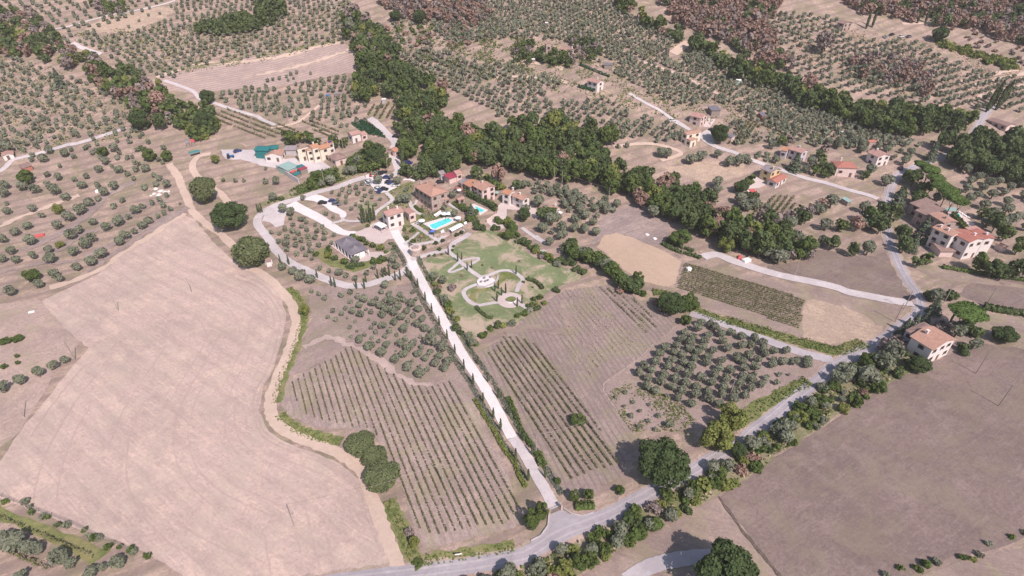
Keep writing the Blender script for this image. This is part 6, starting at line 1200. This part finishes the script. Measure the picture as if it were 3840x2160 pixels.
# loungers, parasols, canopies
def lounger(px, label, group, rz=.6):
    q = at(*px); z = max(H(q.x, q.y)+.06, 0); 
    root = empty('sun_lounger', (q.x, q.y, z), rz, 1, label, 'sun lounger', group)
    mb = MB(); mb.box(-.35, .35, -.95, .45, .28, .36); mb.poly([(-.35,.45,.36),(.35,.45,.36),(.35,.95,.78),(-.35,.95,.78)]); mb.poly([(-.35,.95,.70),(.35,.95,.70),(.35,.45,.28),(-.35,.45,.28)])
    mb.build('bed', M['white'], root)
    for x in (-.3, .3):
        for y in (-.85, .4):
            m2 = MB(); m2.box(x-.03, x+.03, y-.03, y+.03, 0, .28); m2.build('leg', M['plaster_grey'], root)
for i, p in enumerate(A((1470,1030),(1500,1012),(1530,995),(1555,978),(1580,962))): lounger(p, 'white sun lounger in the row between hedge and large pool', 'sun loungers above the large pool', .7)
for p in A((1120,1150),(1145,1190),(1100,1175)): lounger(p, 'white sun lounger on the small lawn left of the large pool', 'sun loungers left of the large pool', 2.0)
for p in A((1600,1370),(1630,1350)): lounger(p, 'white sun lounger at the left end of the lower terrace', 'sun loungers left of the white canopy', .4)
for p in A((2065,1200),(2090,1185)): lounger(p, 'white sun lounger right of the long white canopy', 'sun loungers right of the white canopy', .4)
for p in V((870,715),(905,745),(935,765),(955,780)): lounger(p, 'pinkish white sun lounger by the pine villa pool', 'sun loungers by the pine villa pool', .5)
def parasol(px, label, col='white', r=1.5, group=None):
    q = at(px[0], px[1], 2.2); z = H(q.x, q.y)+.05; root = empty('parasol', (q.x, q.y, z), .3, 1, label, 'parasol', group)
    m1 = MB(); m1.tube((0,0,0), (0,0,2.5), .035, .03, 6); m1.build('pole', M['wood'], root)
    m2 = MB()
    for i in range(8):
        a, b = i*math.pi/4, (i+1)*math.pi/4; m2.poly([(0,0,2.65),(r*math.cos(a), r*math.sin(a), 2.15),(r*math.cos(b), r*math.sin(b), 2.15)]); m2.quad((r*math.cos(a), r*math.sin(a), 2.15),(r*math.cos(a), r*math.sin(a), 2.0),(r*math.cos(b), r*math.sin(b), 2.0),(r*math.cos(b), r*math.sin(b), 2.15))
    m2.build('canopy', M[col], root)
parasol(A((1640,968))[0], 'open white parasol at the upper side of the large pool, left one'); parasol(A((1732,962))[0], 'open white parasol at the upper side of the large pool, right one')
parasol(A((1915,1050))[0], 'white parasol at the right end of the large pool'); parasol(A((1185,1108))[0], 'white parasol on the small lawn left of the pool')
parasol(A((1400,1318))[0], 'blue parasol at the lower left corner of the pool terrace', 'blue', 1.2); parasol(A((1690,950))[0], 'closed looking blue parasol between the two white ones', 'blue', .8)
parasol(A((1950,490))[0], 'white parasol beside the long stone house', 'white', 1.4); parasol(B((1185,430))[0], 'pale green parasol between the two light houses', 'pale_green', 1.4)
def canopy(P3, h, label, bow=.35, mat='white', cat='canopy'):
    o, e, n, L1, L2, rz, ez, gz, cs = frame3(*P3, h); root = empty('canopy', (o.x, o.y, gz), rz, 1, label, cat); z = ez-gz; mb = MB(); K = 8
    for i in range(K):
        y0, y1 = L2*i/K, L2*(i+1)/K; a0, a1 = z+bow*math.sin(math.pi*i/K), z+bow*math.sin(math.pi*(i+1)/K)
        mb.quad((0,y0,a0),(L1,y0,a0),(L1,y1,a1),(0,y1,a1)); mb.quad((0,y1,a1-.06),(L1,y1,a1-.06),(L1,y0,a0-.06),(0,y0,a0-.06))
    mb.build('roof', M[mat], root)
    for x in (.1, L1-.1):
        for y in (.1, L2-.1): m2 = MB(); m2.box(x-.07, x+.07, y-.07, y+.07, -.4, z); m2.build('post', M['plaster_grey'], root)
    block_poly(cs); return root
canopy(A((375,1265),(490,1205),(208,1180)), 2.6, 'square white canopy beside the white villa')
canopy(A((1800,1330),(2030,1205),(1735,1265)), 2.6, 'long white arched canopy below the large pool', .5)
canopy(B((2480,865),(2530,840),(2410,825)), 2.2, 'small white awning at the end of the small cottage', .1)
canopy(T(0,1,[(1905,98),(2012,66),(1888,82)]), 2.4, 'dark green gazebo roof at the farm track', .7, 'teal')
canopy(T(2,1,[(2380,480),(2440,470),(2360,460)]), 2.0, 'little pale carport below the yellow house', .1)
# marquee with two peaks
def marquee():
    o, e, n, L1, L2, rz, ez, gz, cs = frame3(*T(1,1,[(955,1128),(1132,1062),(770,990)]), 2.6); z = ez-gz; block_poly(cs)
    root = empty('marquee', (o.x, o.y, gz), rz, 1, 'large dark grey marquee with two peaked roofs beside the courtyard', 'marquee'); lx = L1 >= L2; mb = MB(); n1, n2 = (24, 12) if lx else (12, 24); V_ = []
    for j in range(n2+1):
        for i in range(n1+1):
            u, v = i/n1, j/n2; a, b = (u, v) if lx else (v, u); k = min(abs(a*2 % 1-.5)*2, 1) if 0 < a < 1 else 1
            rr = math.hypot(k, abs(b-.5)*2); V_.append((u*L1, v*L2, z+1.7*math.exp(-2.6*rr)+.35*(1-abs(b-.5)*2)))
    k0 = len(mb.v); mb.v += V_
    for j in range(n2):
        for i in range(n1): q = j*(n1+1)+i; mb.f.append((q, q+1, q+n1+2, q+n1+1)); mb.m.append(0)
    mb.build('roof', M['slate'], root)
    for x in np.linspace(.1, L1-.1, 3 if not lx else 6):
        for y in np.linspace(.1, L2-.1, 6 if not lx else 3):
            if .2 < x < L1-.2 and .2 < y < L2-.2: continue
            m2 = MB(); m2.box(x-.12, x+.12, y-.12, y+.12, -.3, z); m2.build('post', M['white'], root)
    m3 = MB(); m3.box(.4, L1-.4, .4, L2-.4, -.2, .12); m3.build('floor', M['plaster_pink'], root)
    m4 = MB(); m4.box(L1*.2, L1*.8, .5, .56, .1, z-.3); m4.build('curtain', M['white'], root)
marquee()
# round tower base, stone walls
q = at(*T(1,1,[(1612,1110)])[0]); root = empty('stone_tower', (q.x, q.y, q.z), 0, 1, 'low round brick tower beside the driveway', 'tower')
mb = MB(); mb.tube((0,0,-.6), (0,0,2.9), 2.6, 2.35, 24, 0, False); mb.build('wall', M['stone'], root); mb = MB(); mb.tube((0,0,2.9), (0,0,3.15), 2.5, 2.5, 24); mb.build('rim', M['plaster_pink'], root); mb = MB(); mb.tube((0,0,3.15), (0,0,3.55), 1.6, 1.5, 20); mb.build('cap', M['stone'], root); block_disc(q.x, q.y, 3)
def wall(px, h, th, mat, label, cat='wall', name='stone_wall', down=0.5, base=None):
    pts = densify(XY(px), 1.5); Lf, Rt = ribbon_xy(pts, th); mb = MB(); o = (pts[0][0], pts[0][1], H(*pts[0]))
    top = [H(*p)+h-o[2] for p in pts]; bot = [H(*p)-down-o[2] for p in pts]
    g = lambda p, z: (p[0]-o[0], p[1]-o[1], z)
    for i in range(len(pts)-1):
        a, b, c, d = Lf[i], Lf[i+1], Rt[i], Rt[i+1]
        mb.quad(g(c, bot[i]), g(d, bot[i+1]), g(d, top[i+1]), g(c, top[i])); mb.quad(g(b, bot[i+1]), g(a, bot[i]), g(a, top[i]), g(b, top[i+1])); mb.quad(g(c, top[i]), g(d, top[i+1]), g(b, top[i+1]), g(a, top[i]))
    k = len(pts)-1
    mb.quad(g(Lf[0], bot[0]), g(Rt[0], bot[0]), g(Rt[0], top[0]), g(Lf[0], top[0])); mb.quad(g(Rt[k], bot[k]), g(Lf[k], bot[k]), g(Lf[k], top[k]), g(Rt[k], top[k]))
    return tag(mb.build(name, M[mat], None, o), label, cat)
wall(C((640,735),(760,800),(900,900),(1000,960),(1085,1015)), 2.6, .5, 'plaster_grey', 'high grey retaining wall below the pale green shed', name='retaining_wall')
wall(A((1440,1449),(1640,1420),(1860,1370),(2040,1270),(2150,1215),(2240,1200)), 1.5, .5, 'stone', 'long stone wall holding the terrace with the white canopy', name='retaining_wall')
wall(Z('G',[(0,400),(130,370),(280,330),(420,290),(560,230),(700,170)]), .9, .4, 'stone', 'low stone garden wall above the lawn walk', name='garden_wall')
wall(B((990,1045),(1080,990),(1190,915)), 1.4, .4, 'plaster_pink', 'pinkish wall below the small pool lawn', name='garden_wall')
wall(T(2,2,[(1430,560),(1290,700),(1130,820),(980,920),(925,960),(920,1040),(980,1130),(1100,1290),(1210,1420)]), .12, .25, 'stone', 'low pale stone edging along the right vineyard', name='stone_edging', cat='edging')
wall(T(2,3,[(520,770),(600,830),(700,850),(820,815)]), .4, .25, 'plaster_grey', 'curved kerb right of the gate', name='kerb', cat='kerb')
wall(T(2,3,[(370,850),(360,950),(290,1050),(190,1100)]), .5, .25, 'plaster_grey', 'curved kerb left of the gate', name='kerb', cat='kerb')
wall(Z('G',[(960,1040),(1100,1050),(1230,1000),(1310,930),(1325,860)]), .5, .7, 'plaster_grey', 'curved grey bench wall round the oval terrace', name='bench_wall', cat='bench')
wall(T(1,1,[(740,1020),(850,1100),(960,1185)]), .5, .25, 'plaster_pink', 'low pale kerb along the marquee terrace', name='kerb', cat='kerb')
q = at(*Z('G',[(1545,1270)])[0]); root = empty('round_basin', (q.x, q.y, q.z+.12), 0, 1, 'white rimmed round planted basin in the middle of the plaza', 'basin'); mb = MB(); mb.tube((0,0,0), (0,0,.5), 1.9, 1.85, 28, 0, False); mb.build('rim', M['white'], root); mb = MB(); mb.tube((0,0,0), (0,0,.47), 1.6, 1.6, 24); mb.build('grass_bed', M['verge'], root)
# gate
ga, gb = at(*T(2,3,[(368,835)])[0]), at(*T(2,3,[(495,775)])[0]); d = (gb-ga); Lg = d.length; root = empty('entrance_gate', ga, math.atan2(d.y, d.x), 1, 'closed metal entrance gate between two brick pillars at the end of the white driveway', 'gate')
for x in (0, Lg): mb = MB(); mb.box(x-.3, x+.3, -.3, .3, -.3, 2.0); mb.box(x-.38, x+.38, -.38, .38, 2.003, 2.15); mb.build('pillar', M['stone'], root)
for x0, x1 in ((.32, Lg/2-.02), (Lg/2+.02, Lg-.32)):
    mb = MB()
    for z in (.25, .9, 1.5): mb.box(x0, x1, -.03, .03, z, z+.07)
    for x in np.arange(x0+.06, x1, .35): mb.box(x-.02, x+.02, -.025, .025, .2, 1.62)
    mb.build('gate_leaf', M['wood'], root)
for x, y in ((1200,892),(1035,972),(1110,962),(1150,948),(1090,905)):
    q = at(*Z('G',[(x,y)])[0]); root = empty('garden_table', (q.x, q.y, q.z+.13), .3, 1, 'small dark table on the oval garden terrace', 'table', 'tables on the oval terrace')
    mb = MB(); mb.tube((0,0,.7), (0,0,.75), .5, .5, 12); mb.build('tabletop', M['tile_grey'], root); mb = MB(); mb.tube((0,0,0), (0,0,.7), .08, .05, 6); mb.build('leg', M['wood'], root)
# ------------------------------------------------------------------ vehicles
def car(px, aim, col, label, van=False, L_=4.2):
    q = at(px[0], px[1], .7); q = Vector((q.x, q.y, H(q.x, q.y)+.12)); a = at(*aim); rz = math.atan2(a.y-q.y, a.x-q.x); nm = 'parked_van' if van else 'parked_car'
    root = empty(nm, q, rz, L_/4.2, label, 'van' if van else 'car'); mb = MB(); h = 1.9 if van else .85
    xs = [(-2.1,.45,.62),(-2.0,.3,.85),(-1.2,.28,.92),(1.0,.28,.9),(1.9,.3,.72),(2.1,.42,.5)]; yw = .86; k = 0; V_ = []
    for x, z0, z1 in xs: V_ += [(x,-yw,z0),(x,yw,z0),(x,yw,z1),(x,-yw,z1)]
    mb.v = V_; n_ = len(xs)
    for i in range(n_-1):
        a_ = 4*i; b_ = a_+4
        for u, v in ((0,1),(1,2),(2,3),(3,0)): mb.f.append((a_+u, a_+v, b_+v, b_+u)[::-1]); mb.m.append(0)
    mb.f += [(0,1,2,3),(4*n_-1,4*n_-2,4*n_-3,4*n_-4)]; mb.m += [0,0]
    mb.build('body', M[col], root); c = MB(); zt = 1.85 if van else 1.42; b0, b1, t0, t1_ = (-1.95, 1.2, -1.9, .75) if van else (-1.75, .95, -1.2, .35)
    lo = [(b0,-.8,.88),(b1,-.8,.88),(b1,.8,.88),(b0,.8,.88)]; hi = [(t0,-.66,zt),(t1_,-.66,zt),(t1_,.66,zt),(t0,.66,zt)]
    for i in range(4): j = (i+1) % 4; c.quad(lo[i], lo[j], hi[j], hi[i])
    c.build('windows', M['glass'], root); r = MB(); r.box(t0, t1_, -.67, .67, zt+.002, zt+.05); r.build('roof', M[col], root)
    for x in (-1.3, 1.25):
        for y in (-.86, .7): w_ = MB(); w_.tube((x, y, .33), (x, y+.18, .33), .33, .33, 12); w_.tube((x, y+.18, .33), (x, y, .33), .33, .33, 12); w_.build('wheel', M['tyre'], root)
for p, a, c, l in ((A((175,180))[0], A((180,160))[0], 'car_red', 'red car at the upper edge of the white parking lot, left one'), (A((265,175))[0], A((270,155))[0], 'car_red', 'red car at the upper edge of the white parking lot, right one'), (A((218,178))[0], A((223,158))[0], 'car_white', 'white car squeezed between the two red ones'),
    (A((355,150))[0], A((390,140))[0], 'car_black', 'black car at the upper corner of the parking lot'), (A((415,140))[0], A((450,150))[0], 'car_black', 'second black car at the upper corner of the parking lot'),
    (A((110,300))[0], A((180,270))[0], 'car_silver', 'silver car left of the tree in the parking lot, upper one'), (A((125,325))[0], A((195,295))[0], 'car_white', 'white car left of the tree in the parking lot, middle one'), (A((140,352))[0], A((210,322))[0], 'car_silver', 'silver car left of the tree in the parking lot, lower one'),
    (A((290,445))[0], A((350,410))[0], 'car_silver', 'silver car at the lower edge of the parking lot, upper one'), (A((310,470))[0], A((370,435))[0], 'car_white', 'white car at the lower edge of the parking lot'), (A((350,510))[0], A((410,480))[0], 'car_blue', 'blue car at the lowest corner of the parking lot'),
    (A((485,240))[0], A((550,270))[0], 'car_blue', 'dark blue car in the shade at the right side of the parking lot'), (A((530,330))[0], A((600,350))[0], 'car_black', 'black car in the right row of the parking lot, upper one'), (A((580,350))[0], A((640,370))[0], 'car_blue', 'dark blue car in the right row of the parking lot'), (A((655,390))[0], A((720,420))[0], 'car_white', 'white car at the lower end of the right parking row'), (A((430,470))[0], A((470,500))[0], 'car_black', 'black car beside the path leaving the parking lot'),
    (T(1,1,[(668,588)])[0], T(1,1,[(710,600)])[0], 'car_black', 'black car alone on the white branch lane'), (T(1,1,[(772,572)])[0], T(1,1,[(800,590)])[0], 'car_blue', 'blue car at the hedge of the branch lane, upper one'), (T(1,1,[(808,602)])[0], T(1,1,[(835,620)])[0], 'car_grey', 'dark grey car at the hedge of the branch lane, lower one'),
    (T(1,1,[(1535,183)])[0], T(1,1,[(1565,200)])[0], 'car_blue', 'blue car under the tall cypress'), (A((1560,330))[0], A((1610,350))[0], 'car_black', 'dark car behind the square farmhouse'), (T(1,0,[(1410,1370)])[0], T(1,0,[(1440,1385)])[0], 'car_black', 'black car on the upper lane below the wood'),
    (T(0,1,[(2390,68)])[0], T(0,1,[(2430,68)])[0], 'car_blue', 'dark blue car at the farm yard entrance'), (T(3,0,[(1340,365)])[0], T(3,0,[(1390,360)])[0], 'car_white', 'white car on the far right clearing'), (T(3,0,[(1190,370)])[0], T(3,0,[(1220,360)])[0], 'car_silver', 'silver car on the far right clearing'), (T(3,0,[(1250,345)])[0], T(3,0,[(1280,340)])[0], 'car_black', 'black car on the far right clearing'), (T(3,0,[(1420,365)])[0], T(3,0,[(1450,365)])[0], 'car_grey', 'grey car on the far right clearing'),
    (F((230,490))[0], F((280,510))[0], 'car_white', 'white car beside the gravel lane above the pink house'), (F((1020,680))[0], F((1050,720))[0], 'car_black', 'black car between the round tree and the terrace'), (E((1065,465))[0], E((1100,470))[0], 'car_white', 'white car beside the lilac house'), (T(3,0,[(750,1340)])[0], T(3,0,[(790,1350)])[0], 'car_white', 'white car among the far right gardens'), (T(3,1,[(1340,240)])[0], T(3,1,[(1345,200)])[0], 'car_black', 'dark car on the shaded road at the upper right'), (T(3,2,[(1440,95)])[0], T(3,2,[(1480,90)])[0], 'car_black', 'black car at the road junction')):
    car(p, a, c, l)
# tractor, white sheets, small clutter
q = at(*T(0,1,[(2320,140)])[0]); root = empty('tractor', (q.x, q.y, q.z+.05), .4, 1, 'blue tractor at the farm yard entrance', 'tractor')
mb = MB(); mb.box(-.2, 1.9, -.4, .4, .7, 1.35); mb.build('bonnet', M['tractor_blue'], root); mb = MB(); mb.box(-1.3, -.25, -.6, .6, .8, 2.2); mb.build('cab', M['glass'], root); mb = MB(); mb.box(-1.4, -.15, -.7, .7, 2.203, 2.3); mb.build('roof', M['tractor_blue'], root)
for x, y, r in ((-.8,-.95,.8),(-.8,.65,.8),(1.4,-.65,.45),(1.4,.4,.45)): w_ = MB(); w_.tube((x,y,r), (x,y+.3,r), r, r, 14); w_.tube((x,y+.3,r), (x,y,r), r, r, 14); w_.build('wheel', M['tyre'], root)
def crate(px, s, mat, label, name='tarpaulin_stack', cat='covered stack', rz=.4):
    q = at(*px); mb = MB(); x, y, z = s
    mb.box(-x, x, -y, y, 0, z*.8); mb.poly([(-x,-y,z*.8),(x,-y,z*.8),(x*.7,-y*.6,z),(-x*.7,-y*.6,z)]); mb.poly([(x,y,z*.8),(-x,y,z*.8),(-x*.7,y*.6,z),(x*.7,y*.6,z)]); mb.poly([(x,-y,z*.8),(x,y,z*.8),(x*.7,y*.6,z),(x*.7,-y*.6,z)]); mb.poly([(-x,y,z*.8),(-x,-y,z*.8),(-x*.7,-y*.6,z),(-x*.7,y*.6,z)]); mb.poly([(-x*.7,-y*.6,z),(x*.7,-y*.6,z),(x*.7,y*.6,z),(-x*.7,y*.6,z)])
    o = mb.build(name, M[mat], None, (q.x, q.y, q.z-.05)); o.rotation_euler.z = rz; tag(o, label, cat)
crate(T(0,1,[(395,928)])[0], (2.0, .9, .9), 'red', 'red tarpaulin covered stack among the hillside olives', rz=.35)
crate(T(0,1,[(985,485)])[0], (.8, .8, 1.2), 'white', 'white box between olives near the overhead wire', 'white_box', 'box')
crate(T(2,1,[(2355,1180)])[0], (1.6, 1.0, 1.3), 'white', 'white sheeted heap beside the gravel road at the wood', 'sheeted_heap', 'heap')
crate(T(2,1,[(2290,1150)])[0], (1.3, .7, 1.0), 'red', 'reddish heap beside the white sheeted one', 'sheeted_heap', 'heap', 1.2)
crate(T(2,1,[(1775,1275)])[0], (.9, .7, 1.6), 'white', 'white cabinet at the corner of the striped vineyard', 'white_box', 'box')
crate(T(2,1,[(1360,915)])[0], (.7, .7, .5), 'white', 'white concrete cover on the dry grass, upper one', 'concrete_cover', 'cover'); crate(T(2,1,[(1435,955)])[0], (.7, .7, .5), 'white', 'white concrete cover on the dry grass, lower one', 'concrete_cover', 'cover')
crate(T(1,1,[(130,1200)])[0], (1.3, 1.0, 1.1), 'white', 'white sheeted heap beside the stone hut at the ring lane', 'sheeted_heap', 'heap')
crate(T(0,2,[(320,245)])[0], (.9, .4, .5), 'white', 'white bathtub shaped trough at the left field corner', 'trough', 'trough')
crate(Z('G',[(2090,430)])[0], (1.2, .8, .6), 'plaster_grey', 'pale garden furniture set at the upper edge of the lawn', 'garden_furniture', 'furniture')
# stone heap on the hillside
for (x, y, r) in T(0,1,[(1570,450,1.3),(1620,470,1.6),(1660,480,1.2),(1550,500,1.2),(1600,510,1.4),(1700,475,.9),(1690,500,1.0),(1520,520,.8)]):
    q = at(x, y); v, t_ = [], []; mb = MB(); k = 7
    ring1 = [(math.cos(i*6.283/k)*r*rnd.uniform(.7,1.2), math.sin(i*6.283/k)*r*rnd.uniform(.7,1.2), -.1) for i in range(k)]; ring2 = [(p[0]*.6, p[1]*.6, r*rnd.uniform(.2,.4)) for p in ring1]
    for i in range(k): mb.quad(ring1[i], ring1[(i+1) % k], ring2[(i+1) % k], ring2[i])
    mb.poly(ring2); tag(mb.build('boulder', M['plaster_white'], None, (q.x, q.y, q.z)), 'pale boulder in the rock heap on the left hillside', 'boulder', 'boulders of the rock heap')
# sign board beside the road
q = at(*T(1,3,[(2040,1265)])[0]); root = empty('road_sign', (q.x, q.y, q.z), .15, 1, 'blank white sign board on two posts beside the road', 'sign')
mb = MB(); mb.box(-.8, .8, -.03, .03, 1.2, 1.6); mb.build('board', M['white'], root)
for x in (-.6, .6): mb = MB(); mb.tube((x,.06,-.2), (x,.06,1.5), .04, .04, 6); mb.build('post', M['wood'], root)
# people at the pool and loungers are a pixel each: a few swimmers' heads would not show
# ------------------------------------------------------------------ poles and wires
def pole(px, h, label, group=None, arm=False, mat='pole', r=.14):
    q = at(*px); root = empty('utility_pole', (q.x, q.y, q.z-.2), 0, 1, label, 'pole', group); mb = MB(); mb.tube((0,0,0), (0,0,h), r, r*.65, 8); mb.build('shaft', M[mat], root)
    mb = MB(); 
    if arm: mb.box(-.8, .8, -.05, .05, h-.5, h-.38)
    else: mb.tube((0,0,h), (0,0,h+.25), .07, .04, 6)
    mb.build('crossarm' if arm else 'insulator', M['wood'], root); return Vector((q.x, q.y, q.z+h-.3))
PL = {}
for k, (px, h, lab) in dict(a=(T(0,2,[(757,722)])[0], 8, 'dark wooden pole at the left edge of the stubble field'), b=(T(0,2,[(245,1302)])[0], 8, 'wooden pole nearest the left picture edge'), c=(T(0,2,[(1192,232)])[0], 7, 'short pole in the upper part of the stubble field'), d=(T(0,2,[(1932,50)])[0], 7, 'short pole near the upper right corner of the stubble field'),
    e=(T(1,3,[(385,955)])[0], 8, 'pale pole in the lower part of the stubble field'), f=(T(1,3,[(1885,518)])[0], 8, 'pale pole standing among the left vine rows'), g=(T(2,3,[(240,222)])[0], 8, 'pale pole right of the lower driveway'), h=(T(2,3,[(852,28)])[0], 8, 'pale pole in the right vineyard above the oak'),
    i=(T(2,2,[(2195,1082)])[0], 8, 'pale pole in the regular olive grove'), j=(T(3,2,[(1368,212)])[0], 8, 'pale pole at the road junction'), k=(T(3,2,[(1275,342)])[0], 8, 'dark pole at the corner of the straw field'), l=(T(3,2,[(2090,862)])[0], 8, 'dark pole in the brown field, upper one'), m=(T(3,2,[(2320,1188)])[0], 8, 'dark pole in the brown field, lower one'),
    n=(T(3,1,[(2462,870)])[0], 9, 'tall pale pole right of the pine villa'), o=(T(3,1,[(2232,1245)])[0], 7, 'pale pole below the pine villa'), p=(T(3,1,[(1272,692)])[0], 8, 'pale pole beside the road above the pine villa'), q=(T(3,1,[(668,382)])[0], 7, 'white pole among the hamlet gardens'), r=(T(3,1,[(265,1325)])[0], 8, 'pole on the verge of the gravel road'),
    s=(T(1,1,[(692,420)])[0], 8, 'white pole in the green belt beside the ring lane'), t=(T(1,1,[(1328,282)])[0], 8, 'white pole at the parking lot'), u=(T(1,1,[(880,62)])[0], 8, 'white pole beside the brown roofed house'), v=(T(2,1,[(420,448)])[0], 11, 'tall pale pole behind the olive grove, left one'), w=(T(2,1,[(500,432)])[0], 8, 'shorter pole behind the olive grove, right one'), x=(T(2,1,[(965,638)])[0], 10, 'pale pole at the edge of the grey grove'),
    y=(T(2,1,[(1700,1148)])[0], 7, 'pole below the parallel hedges'), z=(T(2,0,[(662,722)])[0], 9, 'white pole above the white hill house'), aa=(T(2,0,[(112,425)])[0], 8, 'pole left of the cypress wood'), ab=(T(2,0,[(205,882)])[0], 8, 'pole on the slope below the cypress wood'), ac=(T(2,0,[(1570,1150)])[0], 8, 'pole above the pink house'), ad=(T(1,0,[(75,642)])[0], 9, 'pale pole on the terraced field, left one'), ae=(T(1,0,[(375,772)])[0], 8, 'pale pole on the terraced field, right one'), af=(T(1,0,[(2455,282)])[0], 9, 'white pole at the top centre clearing'),
    ag=(T(3,2,[(2200,165)])[0], 7, 'dark pole at the upper right field'), ah=(T(3,2,[(1770,150)])[0], 8, 'pole between cedar and umbrella pine'), ai=(T(3,0,[(480,1215)])[0], 7, 'pole in the far right gardens')).items():
    PL[k] = pole(px, h, lab, None, k in 'jnpv', 'wood' if 'dark' in lab else 'pole')
def wire(a, b, label, sag=.8):
    pts = [a+(b-a)*(i/10)-Vector((0,0,sag*4*(i/10)*(1-i/10))) for i in range(11)]; mb = MB()
    for p, q in zip(pts, pts[1:]): mb.tube(p-a, q-a, .025, .025, 4, 0, False)
    tag(mb.build('power_line', M['pole'], None, a), label, 'power line')
for a, b, l in (('b','a','overhead wire along the left edge of the stubble field'), ('a','c','overhead wire crossing the upper left of the stubble field'), ('c','d','overhead wire over the upper stubble field'), ('s','t','overhead wire from the green belt to the parking lot'), ('t','u','overhead wire from the parking lot to the brown roofed house'), ('v','x','overhead wire above the grey olive grove'), ('j','r','overhead wire beside the gravel road'), ('n','o','overhead wire right of the pine villa'), ('p','q','overhead wire across the hamlet gardens'), ('l','m','overhead wire over the brown field'), ('e','f','overhead wire from the stubble field to the vineyard'), ('g','h','overhead wire over the right vineyard'), ('ad','ae','overhead wire over the terraced field')):
    wire(PL[a], PL[b], l, 1.2)
# wire fence below the stubble field
fp = densify(XY(T(0,3,[(-60,640),(20,655),(260,755),(520,850),(720,930),(1010,1075),(1160,1130),(1300,1190)])), 3.2); fo = Vector((fp[0][0], fp[0][1], H(*fp[0]))); root = empty('wire_fence', fo, 0, 1, 'post and wire fence along the lower edge of the stubble field', 'fence')
for p in fp: mb = MB(); mb.tube((0,0,-.2), (0,0,1.5), .06, .05, 6); mb.build('post', M['wood'], root, (p[0]-fo.x, p[1]-fo.y, H(*p)-fo.z))
mb = MB()
for (p, q) in zip(fp, fp[1:]):
    for z in (.5, .95, 1.35): mb.tube((p[0]-fo.x, p[1]-fo.y, H(*p)-fo.z+z), (q[0]-fo.x, q[1]-fo.y, H(*q)-fo.z+z), .03, .03, 4, 0, False)
mb.build('wires', M['wood'], root)

# ------------------------------------------------------------------ air
HAZE = 0.00016
if HAZE:
    mb = MB(); mb.box(-6200, 6200, -3100, 9200, -60, 420)
    hz = mb.build('haze', bpy.data.materials.new('air')); m = hz.data.materials[0]; m.use_nodes = True; nt = m.node_tree; nt.nodes.clear()
    vo = nt.nodes.new('ShaderNodeVolumePrincipled'); vo.inputs['Density'].default_value = HAZE; vo.inputs['Color'].default_value = (.93, .88, .95, 1); vo.inputs['Anisotropy'].default_value = .0
    ou = nt.nodes.new('ShaderNodeOutputMaterial'); nt.links.new(vo.outputs[0], ou.inputs['Volume']); tag(hz, kind='stuff')
